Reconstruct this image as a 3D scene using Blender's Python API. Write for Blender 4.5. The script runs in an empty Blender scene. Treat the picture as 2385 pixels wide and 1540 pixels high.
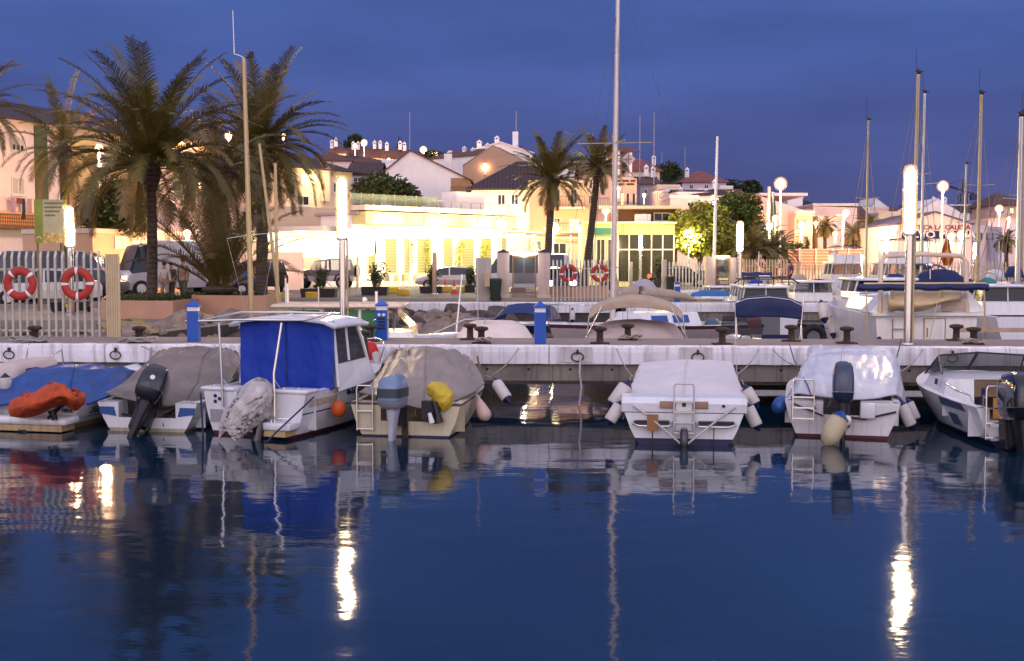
import bpy, bmesh, math, random
from mathutils import Vector, Matrix, noise
R=math.radians; pi=math.pi; V=Vector
random.seed(7)
C=bpy.context.scene.collection
# ---------------------------------------------------------------- camera maths
F=2700.0; TL=R(3.37); CT,ST=math.cos(TL),math.sin(TL); EH=2.9
def ray(u,v):
    a=(u-1192.5)/F; b=(770-v)/F
    return V((a,CT+b*ST,-ST+b*CT))
def pt(u,v,Y):
    d=ray(u,v); s=Y/d.y
    return V((d.x*s,Y,EH+d.z*s))
def onz(u,v,z):
    d=ray(u,v); s=(z-EH)/d.z
    return V((d.x*s,d.y*s,z))
def gx(u,Y,z=1.2): return (u-1192.5)/F*(Y*CT-(z-EH)*ST)
def zz(v,Y): return pt(1192.5,v,Y).z
# ---------------------------------------------------------------- materials
MT={}
def mat(name,col,rough=.6,metal=0,var=.12,scale=2.5,bump=0,streak=0,sc=(.18,.12,.08),coat=0,emit=0,ecol=None,trans=0,spots=0,alpha=1,ior=1.45,bscale=None):
    if name in MT: return MT[name]
    m=bpy.data.materials.new(name); m.use_nodes=True
    n=m.node_tree.nodes; l=m.node_tree.links; b=n['Principled BSDF']
    b.inputs['Roughness'].default_value=rough; b.inputs['Metallic'].default_value=metal
    b.inputs['Coat Weight'].default_value=coat; b.inputs['IOR'].default_value=ior
    if trans: b.inputs['Transmission Weight'].default_value=trans
    b.inputs['Alpha'].default_value=alpha
    col4=(*col,1)
    if emit:
        b.inputs['Emission Color'].default_value=(*(ecol or col),1); b.inputs['Emission Strength'].default_value=emit
    b.inputs['Base Color'].default_value=col4
    if var or bump or streak:
        tc=n.new('ShaderNodeTexCoord')
        nz=n.new('ShaderNodeTexNoise'); nz.inputs['Scale'].default_value=scale; nz.inputs['Detail'].default_value=6; nz.inputs['Roughness'].default_value=.62
        l.new(tc.outputs['Object'],nz.inputs['Vector'])
        rp=n.new('ShaderNodeMapRange'); rp.inputs[1].default_value=.3; rp.inputs[2].default_value=.7
        l.new(nz.outputs['Fac'],rp.inputs[0])
        mx=n.new('ShaderNodeMix'); mx.data_type='RGBA'
        mx.inputs[6].default_value=(*[c*(1-var) for c in col],1); mx.inputs[7].default_value=(*[min(1,c*(1+var)) for c in col],1)
        l.new(rp.outputs[0],mx.inputs[0]); out=mx.outputs[2]
        if streak:
            mp=n.new('ShaderNodeMapping'); mp.inputs['Scale'].default_value=(7,7,.45); l.new(tc.outputs['Object'],mp.inputs[0])
            n2=n.new('ShaderNodeTexNoise'); n2.inputs['Scale'].default_value=1.3; n2.inputs['Detail'].default_value=4; l.new(mp.outputs[0],n2.inputs['Vector'])
            r2=n.new('ShaderNodeMapRange'); r2.inputs[1].default_value=.5; r2.inputs[2].default_value=.72; r2.inputs[4].default_value=streak; l.new(n2.outputs['Fac'],r2.inputs[0])
            m2=n.new('ShaderNodeMix'); m2.data_type='RGBA'; m2.inputs[7].default_value=(*sc,1); l.new(r2.outputs[0],m2.inputs[0]); l.new(out,m2.inputs[6]); out=m2.outputs[2]
        if spots:
            n3=n.new('ShaderNodeTexNoise'); n3.inputs['Scale'].default_value=9; n3.inputs['Detail'].default_value=8; n3.inputs['Roughness'].default_value=.8; l.new(tc.outputs['Object'],n3.inputs['Vector'])
            r3=n.new('ShaderNodeMapRange'); r3.inputs[1].default_value=.6; r3.inputs[2].default_value=.68; r3.inputs[4].default_value=spots; l.new(n3.outputs['Fac'],r3.inputs[0])
            m3=n.new('ShaderNodeMix'); m3.data_type='RGBA'; m3.inputs[7].default_value=(*sc,1); l.new(r3.outputs[0],m3.inputs[0]); l.new(out,m3.inputs[6]); out=m3.outputs[2]
        l.new(out,b.inputs['Base Color'])
        if bump:
            n4=n.new('ShaderNodeTexNoise'); n4.inputs['Scale'].default_value=bscale or scale*3; n4.inputs['Detail'].default_value=8; l.new(tc.outputs['Object'],n4.inputs['Vector'])
            bp=n.new('ShaderNodeBump'); bp.inputs['Strength'].default_value=bump; bp.inputs['Distance'].default_value=.05; l.new(n4.outputs['Fac'],bp.inputs['Height']); l.new(bp.outputs[0],b.inputs['Normal'])
    MT[name]=m; return m
def lines(m,axis='Z',period=.2,dark=.5,width=.12):
    """adds a repeating groove colour to a material (tiles, corrugations, boards)"""
    n=m.node_tree.nodes; l=m.node_tree.links; b=n['Principled BSDF']
    tc=n.new('ShaderNodeTexCoord'); sp=n.new('ShaderNodeSeparateXYZ'); l.new(tc.outputs['Object'],sp.inputs[0])
    a=n.new('ShaderNodeMath'); a.operation='DIVIDE'; a.inputs[1].default_value=period; l.new(sp.outputs[axis],a.inputs[0])
    f=n.new('ShaderNodeMath'); f.operation='FRACT'; l.new(a.outputs[0],f.inputs[0])
    c=n.new('ShaderNodeMath'); c.operation='LESS_THAN'; c.inputs[1].default_value=width; l.new(f.outputs[0],c.inputs[0])
    mx=n.new('ShaderNodeMix'); mx.data_type='RGBA'; mx.blend_type='MULTIPLY'; l.new(c.outputs[0],mx.inputs[0]); mx.inputs[7].default_value=(dark,dark,dark,1)
    src=b.inputs['Base Color']
    if src.links: l.new(src.links[0].from_socket,mx.inputs[6])
    else: mx.inputs[6].default_value=src.default_value
    l.new(mx.outputs[2],b.inputs['Base Color']); return m
gel=mat('gelcoat_white',(.78,.77,.78),.28,var=.05,streak=.22,sc=(.4,.32,.25),coat=.3)
gelc=mat('gelcoat_cream',(.62,.54,.36),.4,var=.1,streak=.35,sc=(.25,.19,.12))
gelg=mat('gelcoat_grey',(.42,.4,.42),.4,var=.1,streak=.2)
gelb=mat('gelcoat_blue',(.02,.085,.3),.3,var=.1)
navy=mat('boot_stripe_navy',(.012,.014,.07),.35,var=.2)
redb=mat('boot_stripe_red',(.09,.012,.014),.6,var=.3)
foul=mat('antifouling_dark',(.02,.018,.03),.8,var=.4)
tanb=mat('stern_stain',(.5,.36,.18),.6,var=.2,streak=.4,sc=(.2,.1,.04))
inside=mat('cockpit_liner',(.5,.48,.45),.6,var=.15)
rub=mat('black_rubber',(.012,.012,.014),.55,var=.2)
blk=mat('black_gloss',(.008,.01,.018),.12,var=.1,coat=.6)
blk2=mat('black_metal',(.02,.02,.022),.4,metal=.3,var=.3)
steel=mat('stainless',(.72,.7,.66),.16,metal=1,var=.05)
alu=mat('aluminium',(.55,.54,.53),.34,metal=1,var=.08)
mastm=mat('mast_metal',(.5,.38,.2),.45,metal=.35,var=.08)
rope=mat('rope',(.34,.3,.25),.9,var=.3,scale=30)
ropeb=mat('rope_blue',(.02,.03,.09),.9,var=.3,scale=30)
tarpb=mat('tarp_blue',(.01,.06,.24),.42,var=.25,scale=3,bump=.25,bscale=5)
canb=mat('canvas_blue',(.005,.04,.36),.6,var=.12,scale=2,bump=.1,bscale=60)
navc=mat('canvas_navy',(.008,.018,.09),.65,var=.2)
tarpo=mat('tarp_orange',(.5,.075,.02),.85,var=.22,scale=4,bump=.3,bscale=6)
tarpg=mat('tarp_grey',(.2,.165,.14),.5,var=.3,scale=1.6,bump=.35,bscale=5,spots=.25,sc=(.36,.34,.32))
tarpt=mat('tarp_taupe',(.27,.225,.19),.42,var=.2,scale=1.5,bump=.3,bscale=6)
tarpw=mat('tarp_white',(.66,.62,.62),.75,var=.1,scale=1.5,bump=.2,bscale=12)
tarps=mat('tarp_silver',(.58,.58,.62),.3,var=.1,scale=2,bump=.3,bscale=5,coat=.4)
tarpp=mat('cover_pale',(.72,.6,.54),.6,var=.08,bump=.1)
tarpy=mat('bag_yellow',(.6,.42,.03),.4,var=.2,bump=.4,bscale=14)
ragm=mat('cover_dirty_white',(.5,.46,.42),.8,var=.25,scale=5,bump=.5,bscale=14,spots=.15,sc=(.25,.2,.15))
beige=mat('canvas_beige',(.42,.33,.25),.8,var=.12,bump=.2)
fenw=mat('fender_white',(.6,.55,.5),.5,var=.15,spots=.3,sc=(.3,.25,.2))
fenb=mat('fender_navy',(.008,.012,.06),.4,var=.15)
fenp=mat('fender_pinkish',(.62,.42,.34),.5,var=.15)
fenc=mat('buoy_cream',(.5,.42,.26),.5,var=.2,spots=.4)
bred=mat('buoy_red',(.62,.02,.012),.4,var=.15)
borg=mat('buoy_orange',(.6,.09,.012),.5,var=.25,spots=.3,sc=(.2,.03,.01))
lifer=mat('lifebuoy_red',(.42,.03,.018),.55,var=.15,bump=.1)
whit=mat('paint_white',(.78,.76,.74),.5,var=.06)
glas=mat('boat_glass',(.05,.06,.07),.05,var=0,alpha=.55)
glasd=mat('dark_glass',(.012,.014,.02),.06,var=0)
glasg=mat('green_window',(.01,.13,.05),.2,var=.1)
wood=mat('wood_brown',(.3,.14,.05),.5,var=.3)
wooddk=mat('wood_panel',(.16,.1,.05),.5,var=.3)
pedb=mat('pedestal_blue',(.004,.08,.42),.38,var=.08,coat=.2)
rust=mat('rusty_iron',(.05,.03,.022),.85,var=.5,scale=8,bump=.4)
cop=mat('coping_white_concrete',(.8,.77,.79),.85,var=.12,scale=1.1,bump=.35,streak=.6,sc=(.3,.24,.2),spots=.6)
deckm=mat('pier_deck_concrete',(.25,.2,.18),.9,var=.22,scale=.8,bump=.4,spots=.25,sc=(.12,.1,.09))
beam=mat('beam_concrete',(.25,.215,.18),.9,var=.3,scale=1.2,bump=.4,streak=.6,sc=(.09,.05,.03))
wetc=mat('wet_concrete',(.06,.05,.04),.6,var=.4,bump=.4,streak=.4,sc=(.02,.02,.015))
rockm=mat('boulder_stone',(.26,.2,.16),.9,var=.45,scale=1.5,bump=.8,bscale=4)
rockd=mat('boulder_stone_wet',(.085,.065,.05),.7,var=.45,scale=1.5,bump=.8,bscale=4)
rocky=mat('boulder_stone_ochre',(.33,.24,.11),.9,var=.35,scale=1.5,bump=.8,bscale=4)
asph=mat('asphalt',(.085,.08,.09),.85,var=.25,scale=.5,bump=.3,bscale=20)
pave=mat('promenade_paving',(.25,.21,.17),.85,var=.2,scale=.7,bump=.2)
pinkw=mat('planter_render',(.5,.28,.18),.85,var=.12,scale=1.2,bump=.15)
fenm=mat('fence_galvanised',(.55,.52,.46),.5,metal=.3,var=.12)
fcol=mat('fence_column_cream',(.55,.43,.26),.6,var=.12)
pill=mat('pillar_render',(.56,.44,.37),.85,var=.1,streak=.2)
yell=mat('paint_yellow',(.6,.38,.02),.6,var=.2)
tyre=mat('tyre_rubber',(.015,.015,.016),.8,var=.2)
binm=mat('bin_dark_green',(.008,.018,.014),.4,var=.2)
pot=mat('planter_dark',(.035,.027,.024),.7,var=.3)
leafd=mat('leaf_dark',(.045,.06,.018),.6,var=.5,scale=1.2)
leafm=mat('leaf_mid',(.09,.12,.025),.55,var=.5,scale=1.2)
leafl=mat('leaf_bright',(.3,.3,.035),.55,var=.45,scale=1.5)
palmg=mat('palm_frond',(.12,.096,.018),.5,var=.4,scale=.9)
palmd=mat('palm_frond_dry',(.19,.12,.035),.6,var=.4,scale=.9)
palmt=mat('palm_trunk',(.085,.06,.045),.9,var=.4,scale=6,bump=.8)
lines(palmt,'Z',.16,.55,.3)
bark=mat('bark',(.1,.07,.05),.9,var=.4,bump=.6)
skin=mat('skin',(.3,.17,.11),.6,var=.05)
hairm=mat('hair_dark',(.02,.014,.01),.7,var=.2)
tubeE=mat('lamp_tube_glow',(1,.86,.62),.4,var=0,emit=140,ecol=(1,.72,.4))
sodE=mat('sodium_lamp_glow',(1,.5,.2),.4,var=0,emit=60,ecol=(1,.5,.2))
globE=mat('globe_lamp_glow',(1,.8,.4),.4,var=0,emit=30,ecol=(1,.82,.4))
headE=mat('headlight_glow',(1,.9,.7),.4,var=0,emit=25,ecol=(1,.86,.6))
redE=mat('tail_light_glow',(1,.05,.03),.4,var=0,emit=5,ecol=(1,.06,.03))
redl=mat('tail_lens',(.35,.01,.01),.3,var=0)
warmE=mat('lit_window_warm',(1,.7,.3),.4,var=.2,emit=3,ecol=(1,.6,.22))
haloE=mat('halo_shell',(.02,.012,.006),.15,var=0,emit=1.5,ecol=(1,.45,.15),alpha=.3)  # see-through orange glow material, imitates a halo around the lamps
shopE=mat('shop_tube_glow',(1,.95,.75),.4,var=0,emit=14,ecol=(1,.9,.6))
# ---------------------------------------------------------------- object helpers
def meta(o,label=None,cat=None,group=None,kind=None):
    if label and len(label.split())>16: print('LONG',len(label.split()),label)
    if label: o['label']=label
    if cat: o['category']=cat
    if group: o['group']=group
    if kind: o['kind']=kind
    return o
def thing(name,label,cat,loc=(0,0,0),rz=0,group=None):
    o=bpy.data.objects.new(name,None); o.empty_display_size=.3; C.objects.link(o); o.location=loc; o.rotation_euler=(0,0,rz)
    return meta(o,label,cat,group)
def copy_tree(o,parent=None):
    c=o.copy(); C.objects.link(c); c.parent=parent
    for k in list(o.children): copy_tree(k,c)
    return c
def catm(P,t):
    n=len(P)-1; x=max(0,min(n-1e-6,t*n)); i=int(x); f=x-i
    a=P[max(0,i-1)];b=P[i];c=P[i+1];d=P[min(n,i+2)]
    return b+.5*f*(c-a+f*(2*a-5*b+4*c-d+f*(3*(b-c)+d-a)))
class MB:
    def __init__(s): s.v=[];s.f=[];s.m=[];s.s=[]; s.T=None
    def add(s,vs,fs,mi=0,sm=False):
        o=len(s.v)
        s.v+= [s.T@V(p) for p in vs] if s.T else [V(p) for p in vs]
        for k,f in enumerate(fs):
            s.f.append([i+o for i in f]); s.m.append(mi[k] if isinstance(mi,list) else mi); s.s.append(sm)
    def box(s,x0,x1,y0,y1,z0,z1,mi=0):
        s.add([(x,y,z) for z in (z0,z1) for y in (y0,y1) for x in (x0,x1)],[(0,2,3,1),(4,5,7,6),(0,1,5,4),(2,6,7,3),(0,4,6,2),(1,3,7,5)],mi)
    def rbox(s,x0,x1,y0,y1,z0,z1,r=.05,mi=0,seg=2):
        bm=bmesh.new(); bmesh.ops.create_cube(bm,size=1)
        for q in bm.verts: q.co=V(((x0+x1)/2+q.co.x*(x1-x0),(y0+y1)/2+q.co.y*(y1-y0),(z0+z1)/2+q.co.z*(z1-z0)))
        bmesh.ops.bevel(bm,geom=bm.edges[:],offset=r,segments=seg,affect='EDGES',profile=.5)
        bm.verts.index_update()
        s.add([q.co.copy() for q in bm.verts],[[q.index for q in f.verts] for f in bm.faces],mi,True); bm.free()
    def ring(s,rings,closed=True,caps=True,mi=0,sm=True):
        n=len(rings[0]); vs=[p for r in rings for p in r]; fs=[]
        for i in range(len(rings)-1):
            for j in range(n if closed else n-1):
                k=(j+1)%n; fs.append((i*n+j,i*n+k,(i+1)*n+k,(i+1)*n+j))
        s.add(vs,fs,mi,sm)
        if caps:
            s.add(rings[0],[tuple(range(n))[::-1]],mi if not isinstance(mi,list) else 0); s.add(rings[-1],[tuple(range(n))],mi if not isinstance(mi,list) else 0)
    def tube(s,P,r,n=8,mi=0,caps=True):
        P=[V(p) for p in P]; rings=[]; up=None
        for i,p in enumerate(P):
            d=(P[min(i+1,len(P)-1)]-P[max(i-1,0)]).normalized()
            if up is None: up=V((0,0,1)) if abs(d.z)<.9 else V((1,0,0))
            a=d.cross(up).normalized(); up=a.cross(d).normalized()
            rr=r[i] if isinstance(r,(list,tuple)) else r
            rings.append([p+a*math.cos(2*pi*k/n)*rr+up*math.sin(2*pi*k/n)*rr for k in range(n)])
        s.ring(rings,True,caps,mi)
    def lathe(s,prof,c=(0,0,0),n=16,mi=0,axis='Z'):
        c=V(c); rings=[]
        for r,z in prof:
            q=[]
            for k in range(n):
                a=2*pi*k/n; x,y=r*math.cos(a),r*math.sin(a)
                q.append(c+(V((x,y,z)) if axis=='Z' else V((x,z,y)) if axis=='Y' else V((z,x,y))))
            rings.append(q)
        s.ring(rings,True,True,mi)
    def ball(s,c,r,n=14,mi=0):
        if not isinstance(r,(tuple,list)): r=(r,r,r)
        rings=[]; c=V(c)
        for i in range(n//2+1):
            t=-pi/2+pi*i/(n//2); q=max(.02,math.cos(t))
            rings.append([c+V((r[0]*q*math.cos(2*pi*k/n),r[1]*q*math.sin(2*pi*k/n),r[2]*math.sin(t))) for k in range(n)])
        s.ring(rings,True,True,mi)
    def surf(s,G,nu=24,nv=24,wr=0,ws=3,mi=0,seed=0,aniso=(1,1,1),linv=False,sag=0,folds=0,fa=.03,linu=0):
        """grid of control points G[v][u] -> smooth sheet with wrinkles"""
        G=[[V(p) for p in r] for r in G]; rows=[]
        for j in range(nv+1):
            t=j/nv
            if linv:
                x=min(t*(len(G)-1),len(G)-1-1e-6); i=int(x); f=x-i; row=[G[i][k].lerp(G[i+1][k],f) for k in range(len(G[0]))]
            else: row=[catm([g[k] for g in G],t) for k in range(len(G[0]))]
            o_=[catm(row,i/nu) for i in range(nu+1)]
            if linu:
                for i in range(nu+1):
                    x=min(i/nu*(len(row)-1),len(row)-1-1e-6); k=int(x); o_[i]=o_[i].lerp(row[k].lerp(row[k+1],x-k),linu)
            rows.append(o_)
        FL=[]
        if folds:
            rf=random.Random(seed*7+3)
            for _ in range(folds):
                a=(rf.choice([rf.uniform(.05,.3),rf.uniform(.7,.95),rf.random()]),rf.uniform(.55,.95)); an=rf.uniform(-1.9,-1.2) if rf.random()<.7 else rf.uniform(-3,-.2); ln=rf.uniform(.25,.7)
                FL.append((a,(math.cos(an),math.sin(an)),ln,rf.uniform(.012,.035),rf.uniform(.4,1)*rf.choice((1,1,-1))))
            for j in range(1,nv):
                for i in range(1,nu):
                    u_,v_=i/nu,j/nv; dsp=0
                    for (ax,ay),(dx,dy),ln,w_,am in FL:
                        t_=(u_-ax)*dx+(v_-ay)*dy; q_=-(u_-ax)*dy+(v_-ay)*dx+.03*math.sin(t_*9)
                        if -.05<t_<ln: dsp+=am*math.exp(-abs(q_)/w_)*min(1,(t_+.05)*8)*min(1,(ln-t_)*4)
                    if abs(dsp)>.02:
                        nn=(rows[j][i+1]-rows[j][i-1]).cross(rows[j+1][i]-rows[j-1][i])
                        if nn.length>1e-9: rows[j][i]=rows[j][i]-nn.normalized()*dsp*fa
        if wr:
            for j in range(1,nv):
                for i in range(1,nu):
                    p=rows[j][i]; q=V((p.x*aniso[0],p.y*aniso[1],p.z*aniso[2]))*ws+V((seed*7.3,seed*3.1,0))
                    nn=(rows[j][i+1]-rows[j][i-1]).cross(rows[j+1][i]-rows[j-1][i])
                    if nn.length>1e-9: nn.normalize()
                    w=abs(noise.noise(q))*1.6-.4+.5*noise.noise(q*2.7)
                    rows[j][i]=p+nn*w*wr
        s.ring(rows,False,False,mi)
        return rows
    def plane(s,P,mi=0): s.add(P,[tuple(range(len(P)))],mi)
    def build(s,name,mats,parent=None,loc=None,rot=None,sub=0,th=0):
        me=bpy.data.meshes.new(name); me.from_pydata(s.v,[],s.f)
        if not isinstance(mats,(list,tuple)): mats=[mats]
        for m in mats: me.materials.append(m)
        me.polygons.foreach_set('material_index',s.m); me.polygons.foreach_set('use_smooth',s.s); me.update()
        o=bpy.data.objects.new(name,me); C.objects.link(o)
        if parent: o.parent=parent
        if loc: o.location=loc
        if rot: o.rotation_euler=rot
        if th:
            q=o.modifiers.new('t','SOLIDIFY'); q.thickness=th; q.offset=-1
        return o
def pieces(mb,name,m,parent):
    """one object for each connected piece"""
    par=list(range(len(mb.v)))
    def f(i):
        while par[i]!=i: par[i]=par[par[i]]; i=par[i]
        return i
    for q in mb.f:
        for i in q[1:]: par[f(i)]=f(q[0])
    G={}
    for k,q in enumerate(mb.f): G.setdefault(f(q[0]),[]).append(k)
    for ks in G.values():
        s=MB(); ids={}
        for k in ks:
            for i in mb.f[k]: ids.setdefault(i,len(ids))
        s.v=[mb.v[i] for i in ids]; s.f=[[ids[i] for i in mb.f[k]] for k in ks]; s.m=[mb.m[k] for k in ks]; s.s=[mb.s[k] for k in ks]; s.build(name,m,parent)
def rec(mb):
    """move a mesh so its base centre is the origin; returns the location"""
    xs=[p.x for p in mb.v]; ys=[p.y for p in mb.v]; z=min(p.z for p in mb.v)
    c=V(((min(xs)+max(xs))/2,(min(ys)+max(ys))/2,z)); mb.v=[p-c for p in mb.v]; return c
def solo(mb,name,mats,label,cat,group=None,kind=None,th=0):
    c=rec(mb); return meta(mb.build(name,mats,None,loc=c,th=th),label,cat,group,kind)
def struct(mb,name,mats): return meta(mb.build(name,mats),kind='structure')
def text(body,size,parent,loc,rot,m,name='lettering',w=1,bold=0):
    cu=bpy.data.curves.new(name,'FONT'); cu.body=body; cu.size=size; cu.extrude=.01; cu.align_x='CENTER'; cu.align_y='CENTER'; cu.offset=bold
    t_=bpy.data.objects.new('t',cu); C.objects.link(t_); bpy.context.view_layer.update(); me=bpy.data.meshes.new_from_object(t_.evaluated_get(bpy.context.evaluated_depsgraph_get())); bpy.data.objects.remove(t_); me.materials.clear(); me.materials.append(m); o=bpy.data.objects.new(name,me); C.objects.link(o); o.parent=parent; o.location=loc; o.rotation_euler=rot; o.scale=(w,1,1); return o
def light(parent,loc,power,col,r=.2):  # point light; some building fronts get added ones without any fixture
    d=bpy.data.lights.new('point_light','POINT'); d.energy=power; d.color=col; d.shadow_soft_size=r
    o=bpy.data.objects.new('point_light',d); C.objects.link(o); o.parent=parent; o.location=loc; return o
SOD=(1,.57,.29); WARM=(1,.8,.5); YEL=(1,.82,.38)
# ---------------------------------------------------------------- camera, world
sc=bpy.context.scene
cam=bpy.data.cameras.new('camera'); co=bpy.data.objects.new('camera',cam); C.objects.link(co); sc.camera=co
co.location=(0,0,EH); co.rotation_euler=(pi/2-TL,0,0); cam.sensor_width=36; cam.lens=36*F/2385; cam.clip_end=3000; cam.clip_start=.1
sc.view_settings.view_transform='Standard'; sc.view_settings.look='None'; sc.view_settings.exposure=0; sc.view_settings.gamma=1
sc.cycles.max_bounces=7; sc.cycles.transparent_max_bounces=8; sc.cycles.sample_clamp_indirect=6; sc.cycles.caustics_reflective=False; sc.cycles.caustics_refractive=False
w=bpy.data.worlds.new('World'); sc.world=w; w.use_nodes=True
n=w.node_tree.nodes; l=w.node_tree.links; bg=n['Background']
tc=n.new('ShaderNodeTexCoord'); sp=n.new('ShaderNodeSeparateXYZ'); l.new(tc.outputs['Generated'],sp.inputs[0])
def ramp(src,stops):
    r=n.new('ShaderNodeValToRGB'); e=r.color_ramp.elements
    e[0].position,e[0].color=stops[0][0],(*stops[0][1],1); e[1].position,e[1].color=stops[-1][0],(*stops[-1][1],1)
    for p,c in stops[1:-1]: q=e.new(p); q.color=(*c,1)
    l.new(src,r.inputs[0]); return r.outputs[0]
fr=ramp(sp.outputs['Z'],[(0,(.1,.095,.235)),(.07,(.088,.106,.31)),(.17,(.075,.125,.39)),(.3,(.078,.15,.46)),(.37,(.1,.18,.53)),(.5,(.42,.42,.72)),(1,(.85,.8,1.05))])
bk=ramp(sp.outputs['Z'],[(0,(1.7,1.25,1.1)),(.15,(1.68,1.46,1.68)),(.45,(1.36,1.32,1.8)),(1,(.85,.8,1.05))])
mr=n.new('ShaderNodeMapRange'); mr.interpolation_type='SMOOTHSTEP'; mr.inputs[1].default_value=.25; mr.inputs[2].default_value=-.75; l.new(sp.outputs['Y'],mr.inputs[0])
mx=n.new('ShaderNodeMix'); mx.data_type='RGBA'; l.new(mr.outputs[0],mx.inputs[0]); l.new(fr,mx.inputs[6]); l.new(bk,mx.inputs[7])
# faint soft cloud mottling
mp=n.new('ShaderNodeMapping'); mp.inputs['Scale'].default_value=(1.2,1.2,5); l.new(tc.outputs['Generated'],mp.inputs[0])
nz=n.new('ShaderNodeTexNoise'); nz.inputs['Scale'].default_value=2.2; nz.inputs['Detail'].default_value=5; l.new(mp.outputs[0],nz.inputs['Vector'])
r2=n.new('ShaderNodeMapRange'); r2.inputs[1].default_value=.35; r2.inputs[2].default_value=.7; r2.inputs[3].default_value=.8; r2.inputs[4].default_value=1.22; l.new(nz.outputs['Fac'],r2.inputs[0])
m3=n.new('ShaderNodeVectorMath'); m3.operation='SCALE'; l.new(mx.outputs[2],m3.inputs[0]); l.new(r2.outputs[0],m3.inputs['Scale'])
l.new(m3.outputs[0],bg.inputs['Color']); bg.inputs['Strength'].default_value=.93
# a very weak low glow where the sun went down, behind the camera
sd=bpy.data.lights.new('sun','SUN'); sd.energy=.25; sd.angle=R(40); sd.color=(1,.8,.8); so=bpy.data.objects.new('sun',sd); C.objects.link(so); so.rotation_euler=(R(65),0,R(-12))
# ---------------------------------------------------------------- water, ground, piers
m=bpy.data.materials.new('harbour_water'); m.use_nodes=True; n=m.node_tree.nodes; l=m.node_tree.links; b=n['Principled BSDF']
b.inputs['Base Color'].default_value=(.004,.02,.042,1); b.inputs['Roughness'].default_value=.058; b.inputs['IOR'].default_value=1.62
tc=n.new('ShaderNodeTexCoord'); prev=None
for sx,sy,scl,dist in ((1,1.7,.5,.0105),(1,1.8,2.6,.0015),(1,1.4,12,.0003)):
    mp=n.new('ShaderNodeMapping'); mp.inputs['Scale'].default_value=(sx,sy,1); mp.inputs['Rotation'].default_value=(0,0,.12); l.new(tc.outputs['Object'],mp.inputs[0])
    nz=n.new('ShaderNodeTexNoise'); nz.inputs['Scale'].default_value=scl; nz.inputs['Detail'].default_value=2; l.new(mp.outputs[0],nz.inputs['Vector'])
    bp=n.new('ShaderNodeBump'); bp.inputs['Strength'].default_value=1; bp.inputs['Distance'].default_value=dist*1.6; l.new(nz.outputs['Fac'],bp.inputs['Height'])
    if prev: l.new(prev.outputs[0],bp.inputs['Normal'])
    prev=bp
l.new(prev.outputs[0],b.inputs['Normal']); MT['water']=m
w=MB(); w.plane([(-90,-40,0),(120,-40,0),(120,72,0),(-90,72,0)]); struct(w,'water',m)
seab=mat('seabed_silt',(.03,.03,.025),.9)
w=MB(); w.plane([(-90,-40,-2.5),(120,-40,-2.5),(120,72,-2.5),(-90,72,-2.5)]); struct(w,'seabed',seab)
# ground sheet (z 1.2) around the basin
xa=gx(262,26.2)
shore=[(xa,26.2),(gx(600,33.5),33.5),(gx(770,41),41),(gx(925,48.8),48.8),(gx(1425,48.8),48.8),(gx(1425,69.5)+.0,69.5),(120,69.5)]
gr=MB(); gr.plane([(x,y,1.196) for x,y in shore]+[(120,108,1.196),(-90,108,1.196),(-90,26.2,1.196)]); struct(gr,'ground',pave)
qw=MB()
for (a,b_) in zip(shore[:-1],shore[1:]):
    a3,b3=V((*a,0)),V((*b_,0)); qw.add([a3+V((0,0,-2.4)),b3+V((0,0,-2.4)),b3+V((0,0,1.19)),a3+V((0,0,1.19))],[(0,1,2,3)])
struct(qw,'quay_wall',wetc)
# white painted quay edges
def coping(name,p,q,label,z0=.78,z1=1.2,wd=.5):
    mb=MB(); p=V((*p,0)); q=V((*q,0)); d=(q-p); L=d.length; d.normalize(); nn=V((d.y,-d.x,0))
    a=p+nn*.12; k=int(L/3)+1
    for i in range(k):
        s=a+d*(L*i/k+.006); e=a+d*(L*(i+1)/k-.006)
        rings=[[c, c+V((0,0,z0-.0)), c] for c in (s,e)]
        sec=lambda c:[c+V((0,0,z0)),c+V((0,0,z1-.02)),c-nn*.03+V((0,0,z1+.008)),c-nn*wd+V((0,0,z1+.008)),c-nn*wd+V((0,0,z0))]
        mb.ring([sec(s),sec(e)],True,True,0,False)
    return solo(mb,name,cop,label,'quay edge')
coping('quay_edge',shore[3],shore[4],'white painted concrete edge of the quay below the gate')
coping('quay_edge',shore[5],shore[6],'white painted concrete edge of the far quay behind the cruisers')
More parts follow.
